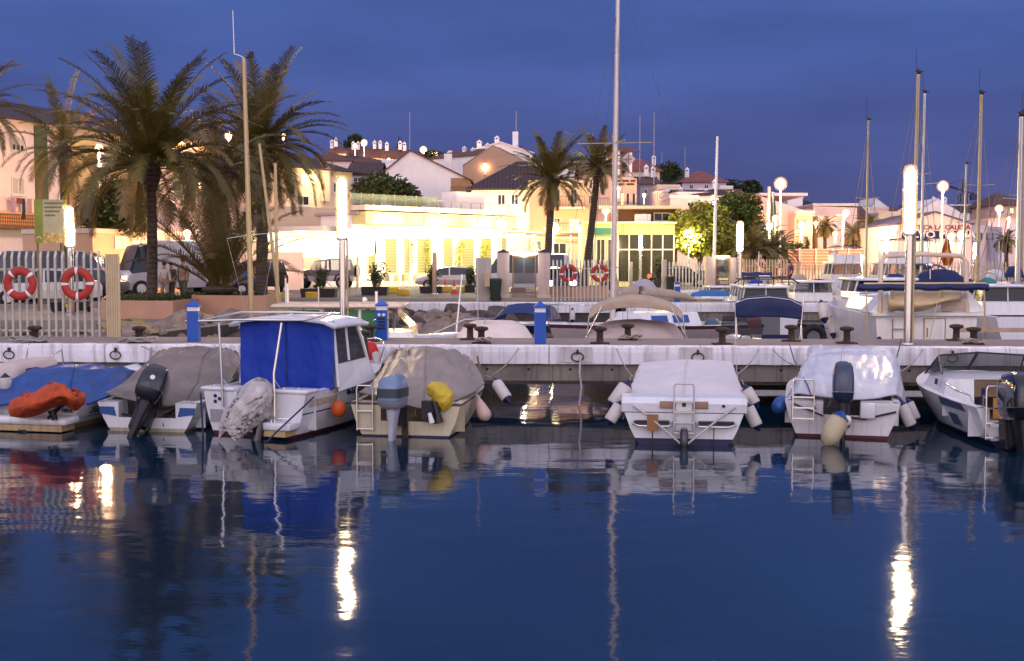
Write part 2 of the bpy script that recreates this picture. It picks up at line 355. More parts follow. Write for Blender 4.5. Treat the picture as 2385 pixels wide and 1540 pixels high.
# near pier
PL,PR=V((-14.5,24.15,0)),V((16,22.7,0))
pd=(PR-PL).normalized(); pn=V((pd.y,-pd.x,0))   # towards camera
def pier(L,Rr,wd,name,label,nb,holes=True):
    root=thing(name,label,'pier',L,math.atan2(Rr.y-L.y,Rr.x-L.x)); LL=(Rr-L).length
    mb=MB(); mb.box(0,LL,.14,wd,1.0,1.2); o=mb.build('deck',deckm,root)
    mb=MB(); k=int(LL/2.9)
    for i in range(k):
        x0,x1=LL*i/k+.008,LL*(i+1)/k-.008; nseg=14
        secs=[]
        for j in range(nseg+1):
            x=x0+(x1-x0)*j/nseg; c=.012*noise.noise(V((x*2.3,0,3))); c2=.012*noise.noise(V((x*3.1,5,3)))
            secs.append([V((x,.0,.84+c)),V((x,-.012+c,1.08)),V((x,.0,1.185+c)),V((x,.03,1.215+c2)),V((x,.22+c2*2,1.216+c2)),V((x,.22,.9))])
        mb.ring(secs,True,True,0,False)
    mb.build('coping',cop,root)
    mb=MB(); mb.box(0,LL,.12,.34,.43,.86)
    if holes:
        for i in range(int(LL/.85)):
            c=V((.4+i*.85,.118,.72)); mb.lathe([(.03,0),(.03,.004)],c,8,1,'Y')
    mb.build('beam',[beam,rub],root)
    mb=MB(); mb.box(0,LL,.112,.2,.42,.49); mb.build('tide_band',mat('tide_algae',(.05,.045,.03),.7,var=.5,scale=5,bump=.4),root)
    if holes:
        mb=MB(); mb.box(0,LL*.56,wd-.25,wd,.55,.999); mb.box(LL*.56+.01,LL,wd-.25,wd,.08,.999); pieces(mb,'rear_beam',beam,root)  # right half made deeper to block bright reflections under the deck
    else:
        mb=MB(); mb.box(0,LL,wd-.25,wd,.55,.999); mb.build('rear_beam',beam,root)
    for x in ([1.2+i*(LL-2.4)/(nb-1) for i in range(nb)] if isinstance(nb,int) else nb):
        mb=MB(); mb.box(x-.2,x+.2,wd*.5-.2,wd*.5+.2,-2.4,.999); mb.build('pile',wetc,root)
    return root
P1=pier(PL,PR,2.55,'pier','near concrete pier with a white painted edge where the small boats lie',[.8,6.2,9.3,11.6,17.2,20.6,24,28])
def onpier(u,back=.0,z=1.22):
    """point on pier 1 at picture column u, 'back' metres behind its front edge"""
    Y=23.5
    for _ in range(6):
        x=gx(u,Y,z); t=(x-PL.x+pn.x*back)/pd.x; Y=(PL+pd*t-pn*back).y
    return V((gx(u,Y,z),Y,z))
QL,QR=V((gx(1425,48.2)+.6,48.2,0)),V((42,47.4,0))
P2=pier(QL,QR,2.6,'pier','second concrete pier with white edge behind the navy canopy boat',10,False)
# ---- road, kerbs, markings
rd=MB(); rd.plane([(-70,50,1.2),(gx(1000,53),52,1.2),(9,56.5,1.2),(9.4,73.5,1.2),(60,76,1.2),(60,92,1.2),(-70,92,1.2)]); struct(rd,'road',asph)
rd=MB(); rd.plane([(-70,26.9,1.2),(-11.2,26.9,1.2),(-9.3,33.8,1.2),(-70,36.2,1.2)]); struct(rd,'lane',mat('asphalt_lane',(.1,.09,.095),.85,var=.25,scale=.7,bump=.3))
kb=MB()
for i in range(26):
    kb.box(-40+i*1.25,-40+i*1.25+1.24,43.6,43.9,1.2,1.32,1 if i%3==0 else 0)
struct(kb,'kerb',[pave,yell])
kb=MB(); kb.box(-14,8,51.2,51.45,1.205,1.33)
struct(kb,'kerb_strip',mat('kerb_stone',(.3,.25,.2),.8))
mk=MB()
for i in range(12): mk.plane([(-13+i*2.1,51.8,1.206),(-12+i*2.1,51.8,1.206),(-12+i*2.1,51.95,1.206),(-13+i*2.1,51.95,1.206)])
struct(mk,'road_marking',yell)
# ---- hills (terrain)
hill=mat('hill_scrub',(.05,.045,.03),.95,var=.4,scale=.08)
def hz(x,y):
    """terrain height"""
    t=max(0,min(1,(y-108)/150)); e=t*t*(3-2*t)
    sx=1/(1+math.exp((x-24)/14)); 
    return 1.15+e*(5+18.5*sx)
G=[]
for j in range(34):
    y=107+j*9
    G.append([V((x,y,hz(x,y)+(.8*noise.noise(V((x*.03,y*.03,0))) if j else 0))) for x in [-260+i*14 for i in range(42)]])
tm=MB(); tm.ring(G,False,False,0,True); struct(tm,'hill',hill)
ridge=MB(); rows=[]
for j in range(12):
    row=[]
    for i in range(70):
        x=-40+i*3.6; y=300+j*5; prof=math.sin(pi*j/11)
        u=x*F/y+1192; top=14+18/(1+math.exp((x-62)/16))
        row.append(V((x,y,2+prof*(top+1.4*noise.noise(V((x*.25,j*.4,1)))+.8*noise.noise(V((x*.8,j,4)))))))
    rows.append(row)
ridge.ring(rows,False,False,0,True); struct(ridge,'ridge_hill',mat('ridge_woods',(.025,.028,.018),.95,var=.5,scale=.3))
pl=MB(); pl.plane([(-1500,416,1),(1500,416,1),(1500,2500,1),(-1500,2500,1)]); struct(pl,'land',hill)
# ---- pier furniture
def bollard(root):
    mb=MB(); mb.lathe([(.14,0),(.14,.03),(.075,.05),(.068,.24),(.09,.265),(.145,.285),(.15,.32),(.13,.345),(.05,.36)],n=14); mb.box(-.2,.2,-.14,.14,0,.03); mb.build('bollard_head',rust,root)
    return root
bl=[(82,.55,'rusty mooring bollard nearest the picket fence, wrapped in old rope'),(325,.5,'rusty mooring bollard with tangled rope, just past the cream fence column'),
 (862,1.3,'dark mooring bollard beside the red ball fender of the cabin boat'),(1095,1.9,'rusty mooring bollard standing before the pale pink boat cover'),(1121,.75,'rusty bollard before the pale pink boat cover, with mast stays passing in front'),
 (1397,.8,'rusty bollard on the pier edge between the blue pedestal and the beige cover'),(1462,2.0,'rusty bollard at the far side of the pier before the beige bimini boat'),
 (1682,.7,'short rusty bollard before the black outboard, beside the navy canopy boat'),(1843,1.7,'rusty bollard before the open cockpit of the navy canopy boat'),
 (1972,1.1,'dark bollard between the navy canopy boat and the tall light column'),(2227,2.1,'round-headed bollard before the white door of the trawler'),(2267,1.0,'bollard with grey rope above the windscreen of the speedboat')]
for u,bk,lb in bl:
    p=onpier(u,bk,1.2); r=thing('bollard',lb,'bollard',p,random.uniform(-.3,.3),'mooring bollards along the near pier'); bollard(r)
def coil(c,R_=.28,n=26,seed=1,z=.04,flat=1):
    rnd=random.Random(seed); P=[]
    for i in range(n*2):
        a=i*.55; r=R_*(.4+.6*rnd.random()); P.append(c+V((math.cos(a)*r*1.6,math.sin(a)*r*flat,z+rnd.random()*.09)))
    return [catm(P,i/(n*5)) for i in range(n*5)]
def rp(P,r=.014,label='',name='mooring_rope',m=None,sag=None):
    P=[V(p) for p in P]
    if sag is not None and len(P)==2:
        P=[P[0].lerp(P[1],i/12)-V((0,0,4*sag*(i/12)*(1-i/12))) for i in range(13)]
    mb=MB(); mb.tube(P,r,6); return solo(mb,name,m or rope,label,'rope')
rp(coil(onpier(70,.35,1.21),seed=3),.02,'frayed rope heap around the bollard by the picket fence')
rp(coil(onpier(325,.3,1.21),seed=5,n=30),.02,'tangled rope heap round the bollard past the cream column')
rp(coil(onpier(1130,.6,1.21),.16,16,seed=8),.015,'small rope coil round the bollard before the pink boat cover')
rp(coil(onpier(1470,1.8,1.21),.2,16,seed=9),.015,'loose rope round the bollard before the beige bimini boat')
rp(coil(onpier(2262,.8,1.21),.2,12,seed=11),.014,'grey rope round the bollard above the speedboat windscreen')
rp([onpier(68,.02,1.21),onpier(60,-.05,.9),V((gx(38,22.6,.6),22.6,.55))],.012,'thin line running down from the fence-side bollard to the clipped boat')
for u,lb,rr in ((22,'iron mooring ring at the far end of the coping, beside the fence-side bollard',.11),(270,'iron mooring ring with knotted rope above the blue tarpaulin',.11),(1345,'iron mooring ring on the coping with a white line hanging from it',.12),(1625,'iron mooring ring on a pale patch above the white boat cover',.12),(2218,'iron mooring ring above the speedboat windscreen',.1)):
    p=onpier(u,-.03,1.02); root=thing('mooring_ring',lb,'mooring ring',p,math.atan2(pd.y,pd.x),'iron rings on the near pier')
    mb=MB(); mb.tube([V((rr*math.cos(a),-.03-.015*math.sin(a),rr*.75*math.sin(a)-.03)) for a in [2*pi*i/20 for i in range(21)]],.014,6,caps=False); mb.build('iron_ring',rust,root)
    mb=MB(); mb.box(-.02,.02,-.05,.02,.03,.12); mb.build('staple',rust,root)
    if u in (1345,1625,2218):
        mb=MB(); mb.box(-.36,.3,.0,.03,-.14,.17); mb.build('backing_patch',mat('patch_render',(.6,.55,.54),.85,var=.2,streak=.5,sc=(.3,.2,.15)),root)
p=onpier(1352,-.06,.98); rp([p,p+V((-.02,-.03,-.3)),p+V((.02,-.04,-.6)),p+V((-.03,-.04,-1.0))],.022,'white line hanging from the middle mooring ring into the water',m=mat('rope_white',(.55,.5,.46),.9,var=.2))
p=onpier(352,-.05,1.15)
rp([p,p+V((-.02,-.03,-.25)),p+V((.05,-.06,-.5)),V((gx(318,22.6,.72),22.6,.74))],.02,'thick bow line from the tangled bollard to the blue-tarpaulin boat')
rp([p+V((-.2,0,.03)),V((gx(560,22.0,.9),22.3,.85))],.012,'thin line from the pier to the grey-tarpaulin boat',sag=.12)
# blue service pedestals
def pedestal(u,bk,label,Y=None,p=None,sockets=False):
    p=p or onpier(u,bk,1.2); r=thing('service_pedestal',label,'pedestal',p,0,'blue service pedestals on the piers')
    mb=MB(); mb.box(-.12,.12,-.1,.1,0,.66); mb.build('pedestal_body',pedb,r)
    mb=MB(); mb.box(-.112,.112,-.092,.092,.66,.75); mb.build('light_band',whit,r)
    mb=MB(); mb.add([(-.14,-.12,.75),(.14,-.12,.75),(.14,.12,.75),(-.14,.12,.75),(-.14,-.12,.775),(.14,-.12,.775),(.14,.12,.775),(-.14,.12,.775),(0,0,.9)],[(3,2,1,0),(0,1,5,4),(1,2,6,5),(2,3,7,6),(3,0,4,7),(4,5,8),(5,6,8),(6,7,8),(7,4,8)]); mb.build('cap',pedb,r)
    mb=MB(); mb.box(.12,.17,-.03,.03,.42,.47); mb.tube([(-.12,0,.45),(-.17,0,.45),(-.19,0,.42)],.012,6); mb.build('tap',steel,r)
    if sockets:
        mb=MB()
        for i in range(2): mb.lathe([(.035,0),(.035,-.03)],(-.05+i*.1,-.1,.56),8,0,'Y')
        mb.build('socket_pair',whit,r)
        mb=MB()
        for i in range(4): mb.box(-.08,.08,-.108,-.1,.24+i*.07,.285+i*.07)
        mb.build('meter_window',blk2,r)
    return r
pedestal(452,1.05,'blue service pedestal before the rocks, beside the grey tarpaulin boat')
pedestal(890,1.7,'blue service pedestal with sockets and meters, before the green-windowed cabin boat',sockets=True)
pedestal(1258,.75,'blue service pedestal between the pale pink cover and the blue-topped boat')
pedestal(1577,0,'small blue pedestal on the second pier between the bimini and the low blue-covered boat',p=V((gx(1577,50),50,1.2)))
pedestal(2358,0,'blue pedestal on the second pier by the bare sailboat masts',p=V((gx(2358,48.6),48.6,1.2)))
# tube lamps
def tubelamp(u,v0,v1,vb,Y,label,r=.11,pr=.055,zb=None):
    zb=1.2 if zb is None else zb
    p=V((gx(u,Y,zz(v1,Y)),Y,zb)); h1=zz(v1,Y)-zb; h0=zz(v0,Y)-zb; k=Y/24
    root=thing('light_column',label,'lamp',p,0,'glowing tube light columns')
    mb=MB(); mb.tube([(0,0,0),(0,0,h1)],pr*k**.3,14); mb.lathe([(pr*2.2,0),(pr*2.2,.02),(pr,.03)],n=14); mb.build('pole',steel,root)
    if Y<30:
        mb=MB(); mb.tube([(pr*1.5,.02,0),(pr*1.5,.02,h1)],pr*.35,8); mb.build('conduit',mastm,root)
    mb=MB(); mb.lathe([(r*.75,h1-.0),(r*.95,h1+.02),(r*.95,h0-.1),(r*.7,h0-.04),(r*.3,h0-.01)],n=16); mb.build('glowing_tube',tubeE,root)
    mb=MB(); mb.lathe([(r*1.25,h1-.01),(r*1.38,h1+.02),(r*1.38,h0-.06),(r*1.1,h0+.03),(r*.3,h0+.06)],n=16); mb.build('halo_sleeve',haloE,root)  # emissive sleeve added around the tube as a painted halo
    mb=MB(); mb.lathe([(r*1.15,h1-.07),(r*1.3,h1-.02),(r*.8,h1-.011)],n=14); mb.build('collar',alu,root)
    return root
tubelamp(2118,390,541,802,24.1,'tallest tube light column with steel pole, before the white trawler',r=.105,pr=.075)
tubelamp(797,415,552,735,25.6,'tube light column rising behind the cabin boat with blue canvas',r=.1,pr=.068)
tubelamp(163,482,572,725,37.5,'tube light column behind the picket fence, before the green notice board',r=.13,pr=.09)
tubelamp(1723,517,584,700,50,'tube light column at the navy canopy boat, beside the gate pillar',r=.12,pr=.08)
tubelamp(1492,547,583,668,72,'slim tube light column before the glass pavilion',r=.1,pr=.07)
tubelamp(2064,541,584,650,69,'tube light column between the flybridge cruiser and the trawler arch',r=.13,pr=.08)
tubelamp(2271,566,602,650,76,'short tube light column under the boat shop sign',r=.12,pr=.08)
# left fence with pickets
def fence(p,q,h,n,label,m,pw=.035,top=True):
    p,q=V(p),V(q); d=q-p; root=thing('picket_fence',label,'fence',p,math.atan2(d.y,d.x)); L=d.length
    mb=MB(); mb.lathe([(pw,.0),(pw,h-.09)],n=8); mb.add([(-pw,0,h-.09),(pw,0,h-.09),(pw*.9,.05,h+.03),(0,.06,h+.06),(-pw*.9,.05,h+.03)],[(0,1,2,3,4),(4,3,2,1,0)]); me=None
    for i in range(n):
        if me is None: o=mb.build('picket',m,root); me=o.data
        else: o=bpy.data.objects.new('picket',me); C.objects.link(o); o.parent=root
        o.location=(L*(i+.5)/n,0,0)
    for z in (.12,h*.8):
        mb=MB(); mb.box(0,L,.036,.06,z,z+.04); mb.build('rail',m,root)
    return root
fa=onpier(-60,2.5,1.2); fb=onpier(241,2.5,1.2)
FENCE1=fence(fa,fb,zz(590,fb.y)-1.2,18,'galvanised picket fence along the shore, carrying two red lifebuoys',fenm,.031)

mb=MB()
c0=onpier(265,2.45,1.2)
for i in range(6):
    x=c0.x-.13+i*.052; mb.tube([(x,c0.y,1.2),(x,c0.y,zz(592,c0.y))],.03,8); 
mb.box(c0.x-.15,c0.x+.15,c0.y+.02,c0.y+.05,1.2,zz(598,c0.y)); solo(mb,'fence_column',fcol,'cream ribbed column of bundled tubes ending the picket fence','column')
def lifebuoy(u,v,Y,R_,label,rot=0,m=lifer):
    c=pt(u,v,Y); root=thing('lifebuoy',label,'lifebuoy',c,0,'red lifebuoys hung on the fences'); rr=R_*.24
    mb=MB(); mb.ring([[V((math.cos(a)*(R_-rr+rr*math.cos(b_)),rr*.6*math.sin(b_),math.sin(a)*(R_-rr+rr*math.cos(b_)))) for b_ in [2*pi*k/10 for k in range(10)]] for a in [2*pi*i/32 for i in range(33)]],True,False); mb.build('float_ring',m,root)
    for k in range(4):
        a0=rot+k*pi/2; mb=MB(); q=rr*1.06
        mb.ring([[V((math.cos(a)*(R_-rr+q*math.cos(b_)),q*.62*math.sin(b_),math.sin(a)*(R_-rr+q*math.cos(b_)))) for b_ in [2*pi*j/10 for j in range(10)]] for a in (a0-.1,a0,a0+.1)],True,False); mb.build('reflective_band',whit,root)
    P=[V((math.cos(a)*R_*1.04,-.02,math.sin(a)*R_*1.04))+V((0,0,-.12*abs(math.sin(2*(a-rot)))*R_*(1.5 if math.sin(a)<0 else .2))) for a in [rot+pi*2*i/40 for i in range(41)]]
    mb=MB(); mb.tube(P,.009,5,caps=False); mb.build('grab_line',rope,root)
    return root
lifebuoy(47,661,26.1,.375,'larger-looking red lifebuoy with four white bands at the outer end of the picket fence',.7)
lifebuoy(180,661,26.1,.375,'red lifebuoy with trailing white cord, hung beside the cream fence column',0.02)
lifebuoy(1324,637,49.2,.38,'red lifebuoy on the gate-side fence, nearer the gate pillar',.1)
lifebuoy(1397,637,49.2,.38,'red lifebuoy on the gate-side fence, nearer the tall sailboat mast',.1)
lifebuoy(1768,633,71.5,.6,'red lifebuoy on the far fence above the navy awning',.3)
lifebuoy(1820,633,71.5,.5,'faded red lifebuoy on the far fence behind the radar mast',.8)

# ---------------------------------------------------------------- boats
class Hull:
    def __init__(s,L,B,hs,hb,tr=.9,d=.22,q=.26,full=2.3,rake=.55): s.L,s.B,s.hs,s.hb,s.tr,s.d,s.q,s.full,s.rake=L,B,hs,hb,tr,d,q,full,rake
    def b(s,t):
        if t<.4: return s.B/2*(s.tr+(1-s.tr)*math.sin(pi/2*t/.4))
        return s.B/2*max(.012,1-((t-.4)/.6)**s.full)
    def h(s,t): return s.hs+(s.hb-s.hs)*t**1.7
    def p(s,t,z,sd=1,off=0):
        h=s.h(t); k=max(0,(z+s.d)/(h+s.d)); w=max(0,s.b(t)-off)*k**(s.q+.5*t**3)
        return V((sd*w,t*s.L-s.rake*t**4*(1-k),z))
    def make(s,root,mats,stripe=None,notch=None,tc=.62,floor=.15,rim=.11,N=20,boot=.09,deckm_=None,inner=None,rail=.05):
        """mats: rail, topside, stripe, boot, bottom"""
        mb=MB(); S=[[],[]]; T=[i/N for i in range(N+1)]; rings=[]
        for t in T:
            h=s.h(t); st=stripe or (.45,.47)
            zs=[h,h-rail,h*st[1],h*st[0],boot,.0,-s.d*.55]
            r=[s.p(t,z,-1) for z in zs]+[V((0,t*s.L-s.rake*t**4,-s.d))]+[s.p(t,z,1) for z in zs[::-1]]
            rings.append(r)
        band=[0,1,2,1,3,4,4,4,4,3,1,2,1,0]
        mb.ring(rings,False,False,[band[j] for i in range(N) for j in range(14)],True)
        # transom
        h=s.hs; st=stripe or (.45,.47); zs=[h,h-rail,h*st[1],h*st[0],boot,0,-s.d*.55,-s.d]
        hn,wn=notch or (9,0); bm=[0,1,1,1,3,4,4]
        cuts=sorted(set(zs+([hn] if notch else [])),reverse=True)
        for z1,z0 in zip(cuts[:-1],cuts[1:]):
            k=next(i for i in range(7) if zs[i+1]<=z0+1e-6)
            x1=s.p(0,z1).x if z1>-s.d else 0; x0=s.p(0,z0).x if z0>-s.d+1e-4 else 0
            cols=[(-x1,-x0,x1,x0)] if not notch or z1<=hn+1e-6 else [(-x1,-x0,-wn,-wn),(wn,wn,x1,x0)]
            for a1,a0,c1,c0 in cols: mb.add([(a1,0,z1),(a0,0,z0),(c0,0,z0),(c1,0,z1)],[(0,1,2,3)],bm[k])
        mb.build('hull',mats,root)
        # rim and foredeck
        mb=MB(); fw=int(tc*N)
        for sd in (-1,1):
            o=[s.p(T[i],s.h(T[i]),sd)+V((0,0,.004)) for i in range(fw+1)]
            q=[s.p(T[i],s.h(T[i]),sd,rim)+V((0,0,.02)) for i in range(fw+1)]
            mb.ring([o,q],False,False)
        rr=[]
        for i in range(fw,N+1):
            t=T[i]; h=s.h(t); rr.append([V((s.p(t,h).x*k,s.p(t,h).y,h+.004+.05*(1-k*k))) for k in (-1,-.6,-.2,.2,.6,1)])
        mb.ring(rr,False,False)
        if notch:
            for sd in (-1,1):
                x0,x1=sorted((sd*wn,sd*s.p(0,s.hs).x)); mb.add([(x0,0,s.hs+.004),(x1,0,s.hs+.004),(x1,.34,s.hs+.004),(x0,.34,s.hs+.004),(sd*wn,.0,hn-.1),(sd*wn,.34,hn-.1),(x0,.34,hn-.2),(x1,.34,hn-.2)],[(0,1,2,3),(4,5,(3 if sd>0 else 2),(0 if sd>0 else 1)),(3,2,7,6)])
        else:
            x=s.p(0,s.hs).x; mb.box(-x+rim,x-rim,.002,.12,s.hs-.03,s.hs+.01)
        mb.build('deck',deckm_ or gel,root)
        mb=MB(); a=[]; c=[]
        for i in range(fw+1):
            a.append([s.p(T[i],s.h(T[i]),-1,rim)+V((0,0,.02)),s.p(T[i],floor,-1,rim),s.p(T[i],floor,1,rim),s.p(T[i],s.h(T[i]),1,rim)+V((0,0,.02))])
        mb.ring(a,False,False,0,False)
        e=a[-1]; mb.add([e[0],e[1],e[2],e[3]],[(0,1,2,3)]); 
        if not notch: e=[q+V((0,.03,0)) for q in a[0]]; mb.add(e,[(3,2,1,0)])
        else:
            x=s.p(0,floor,1,rim).x; mb.add([(-x,.03,floor),(x,.03,floor),(x,.03,hn-.02),(-x,.03,hn-.02)],[(0,1,2,3)])
        mb.build('cockpit',inner or inside,root)
def bt(name,label,cat,u,Y,yaw,group='small boats moored in rows at the piers'):
    p=V((gx(u,Y,0),Y,0)); r=thing(name,label,cat,p,R(-yaw),group)
    M=(Matrix.Translation(p)@Matrix.Rotation(R(-yaw),4,'Z')).inverted(); LOC[r.name]=M; return r
LOC={}
def px(r,u,v,Y): return LOC[r.name]@pt(u,v,Y)
def cloth(r,name,m,rows,wr=.03,ws=2.2,nu=30,nv=30,seed=0,linv=False,aniso=(1,1,1),th=.008,folds=0,fa=.03,linu=0):
    mb=MB(); rw=mb.surf([[px(r,*q) for q in row] for row in rows],nu,nv,wr,ws,seed=seed,linv=linv,aniso=aniso,folds=folds,fa=fa,linu=linu)
    if folds and name not in('orange_cover','rag_cover'):
        mb.tube([q+V((0,-.008,0)) for q in rw[0]],.011,5); mb.tube([w_[nu//2]+V((0,-.004,.006)) for w_ in rw[:int(nv*.75)]],.007,4)
        tr=MB(); rr=random.Random(seed)
        for i in range(3,nu-2,max(4,nu//9)):
            a=rw[0][i]; tr.tube([a,a+V((rr.uniform(-.03,.03),-.01,-.08)),a+V((rr.uniform(-.06,.06),.0,-.17))],.006,4)
        pieces(tr,'lashing',rope,r)
    return mb.build(name,m,r,th=th)
def bagshape(mb,P,rad,wr=.04,seed=0,n=22,K=26,sq=(1,1),ws=5):
    P=[V(p) for p in P]; rings=[]
    for i in range(K+1):
        t=i/K; c=catm(P,t); c2=catm(P,min(1,t+.02)); c1=catm(P,max(0,t-.02)); d=(c2-c1).normalized()
        a=d.cross(V((0,1,0))); a=a.normalized() if a.length>.01 else V((1,0,0)); u=a.cross(d).normalized()
        r=catm([V((x,0,0)) for x in rad],t).x
        ring=[]
        for k in range(n):
            an=2*pi*k/n; e=a*math.cos(an)*r*sq[0]+u*math.sin(an)*r*sq[1]; q=c+e
            w=noise.noise(V((an*1.3,t*4,seed)))*.6+abs(noise.noise(q*ws+V((seed,0,0))))*1.2-.3
            ring.append(q+e.normalized()*w*wr)
        rings.append(ring)
    mb.ring(rings,True,True)
def rrect(w,l,z,y0=0,n=20,e=.35,x0=0):
    o=[]
    for k in range(n):
        a=2*pi*k/n; c,s_=math.cos(a),math.sin(a); o.append(V((x0+w/2*math.copysign(abs(c)**e,c),y0+l/2*math.copysign(abs(s_)**e,s_),z)))
    return o
def outboard(root,loc,tilt=0,steer=0,sc=1,mats=None,low=None,band=None,deep=.72,badge=False,roll=0):
    hd=bpy.data.objects.new('outboard_motor',None); C.objects.link(hd); hd.parent=root; hd.location=loc; hd.rotation_euler=(R(-tilt),R(roll),R(steer)); hd.scale=(sc,)*3
    m1,m2,m3=mats or (blk,blk,blk2)
    mb=MB(); L=[(.10,.24,.38,-.22),(.14,.31,.5,-.23),(.22,.34,.56,-.24)]; mb.ring([rrect(w_,l_,z,y) for z,w_,l_,y in L],True,True,0)
    mb.build('lower_cowl',m2,hd)
    mb=MB(); L=[(.224,.335,.555,-.24),(.30,.34,.57,-.24),(.42,.33,.56,-.235),(.52,.29,.5,-.22),(.57,.22,.4,-.2),(.585,.1,.2,-.2)]; mb.ring([rrect(w_,l_,z,y) for z,w_,l_,y in L],True,True,0); mb.build('cowling',m1,hd)
    if band:
        mb=MB(); mb.ring([rrect(.352,.582,z,-.24) for z in (.27,.4)],True,False); mb.build('cowl_band',band,hd)
    if badge:
        mb=MB(); mb.lathe([(.032,0),(.03,-.01)],(0,-.525,.36),12,0,'Y'); o=mb.build('badge',whit,hd)
    mb=MB(); mb.ring([rrect(w_,l_,z,y,14,.6) for z,w_,l_,y in ((.11,.18,.3,-.22),(-.05,.13,.24,-.24),(-.3,.09,.2,-.26),(-deep+.14,.07,.2,-.28))],True,True)
    mb.box(-.11,.11,-.5,-.14,-deep+.13,-deep+.145)
    mb.ring([[V((r_*math.cos(a),y,-deep+r_*math.sin(a))) for a in [2*pi*k/10 for k in range(10)]] for y,r_ in ((-.04,.015),(-.1,.05),(-.25,.06),(-.4,.05),(-.46,.035))],True,True)
    mb.add([(0,-.2,-deep-.04),(0,-.42,-deep-.04),(0,-.44,-deep-.2),(0,-.36,-deep-.2),(.012,-.3,-deep-.04)],[(0,1,2,3),(3,2,1,4)]); mb.ring([rrect(.07,.16,z,-.28,10,.7) for z in (-deep+.14,-deep)],True,True)
    mb.build('leg',low or m3,hd)
    mb=MB()
    for k in range(3):
        a=2*pi*k/3; c_,s_=math.cos(a),math.sin(a); P=[(.03,-.25),(.09,-.55),(.13,-.1),(.1,.35),(.03,.25)]
        mb.add([V((r_*math.cos(a+f),-.47+.04*f,-deep+r_*math.sin(a+f))) for r_,f in P],[(0,1,2,3,4)]); mb.add([V((r_*math.cos(a+f),-.475+.04*f,-deep+r_*math.sin(a+f))) for r_,f in P],[(4,3,2,1,0)])
    mb.build('propeller',steel if not low else blk2,hd)
    mb=MB(); mb.box(-.1,.1,-.14,.04,-.16,.14); mb.box(-.12,-.09,-.1,.06,-.2,.1); mb.box(.09,.12,-.1,.06,-.2,.1); mb.build('clamp_bracket',blk2,hd)
    return hd
def ladder(root,x,w,z0,z1,y=-.06,n=3,m=None,name='boarding_ladder',lean=0,hook=.1):
    mb=MB(); m=m or steel
    for sx in (-1,1):
        mb.tube([(x+sx*w/2,y-lean,z0),(x+sx*w/2,y,z1-.06),(x+sx*w/2*.85,y,z1-.01)],.014,8)
    mb.tube([(x-w/2*.85,y,z1-.01),(x+w/2*.85,y,z1-.01)],.014,8)
    for k in range(n):
        z=z0+.03+(z1-z0-.16)*k/n; mb.box(x-w/2,x+w/2,y-.02-lean*(1-k/n),y+.02-lean*(1-k/n),z-.01,z+.012)
    if hook:
        for sx in (-1,1): mb.tube([(x+sx*w/2,y,z1-.2),(x+sx*w/2,y+hook,z1-.16),(x+sx*w/2,y+hook,z1-.4)],.012,6)
    mb.build(name,m,root)
def fender(a,b_,r,label,m=fenw,caps=fenb,tie=None,shape='cyl'):
    """a top end, b_ bottom end in world space"""
    a,b_=V(a),V(b_); d=b_-a; L=d.length; rz=d.to_track_quat('Z','Y')
    root=thing('fender',label,'fender',a,0,'fenders hung between the boats'); root.rotation_mode='QUATERNION'; root.rotation_quaternion=rz
    mb=MB()
    if shape=='cyl': prof=[(r*.5,.14*L),(r*.9,.17*L),(r,.22*L),(r,.8*L),(r*.9,.84*L),(r*.5,.87*L)]
    elif shape=='pear': prof=[(r*.3,.05*L),(r*.42,.2*L),(r*.75,.45*L),(r,.72*L),(r*.9,.88*L),(r*.5,.97*L),(r*.1,L)]
    else: prof=[(r*.3,.04*L),(r*.75,.14*L),(r*.97,.32*L),(r,.52*L),(r*.9,.74*L),(r*.6,.9*L),(r*.1,.98*L)]
    mb.lathe(prof,n=16); mb.build('fender_body',m,root)
    if caps:
        mb=MB(); mb.lathe([(.02,-.02),(r*.28,.0),(r*.62,.1*L),(r*.93,.172*L)],n=14); mb.build('end_cap',caps,root)
        if shape=='cyl': mb=MB(); mb.lathe([(r*.93,.828*L),(r*.62,.9*L),(r*.28,L),(.02,L+.02)],n=14); mb.build('end_cap',caps,root)
    if tie is not None:
        t=rz.inverted()@(V(tie)-a); mb=MB(); mb.tube([(0,0,0),t],.009,5); mb.build('lanyard',rope,root)
    return root
def rail(r,P,name='handrail',m=None,rd_=.014,posts=()):
    mb=MB(); mb.tube([V(p) for p in P],rd_,6)
    for a,b_ in posts: mb.tube([a,b_],rd_*.9,6)
    return mb.build(name,m or steel,r)
def flatpatch(r,name,m,P,th=.004):
    mb=MB(); mb.plane([V(p) for p in P]); return mb.build(name,m,r,th=th)
# B0 clipped boat at the far left ------------------------------------------------
r=bt('clipped_motorboat','pinkish white motorboat cut off by the picture edge, white fender at its bow','motorboat',-70,21.3,4)
H=Hull(3.2,1.9,.45,.62); H.make(r,[gelg,gel,navy,navy,foul])
mb=MB(); mb.rbox(.18,.74,.35,2.1,.45,1.0,.12); mb.build('cuddy',mat('gelcoat_pinkish',(.62,.5,.44),.4,var=.1),r)
mb=MB(); mb.tube([(.55,2.0,.98),(.72,2.25,1.12),(.68,2.4,.8)],.014,6); mb.build('handrail',steel,r)
flatpatch(r,'window',glasd,[(.745,.6,.72),(.745,1.2,.72),(.745,1.15,.88),(.745,.7,.88)])
fender(pt(12,872,20.9),pt(14,912,20.9),.105,'white fender with dark blue top beside the clipped boat at the picture edge')
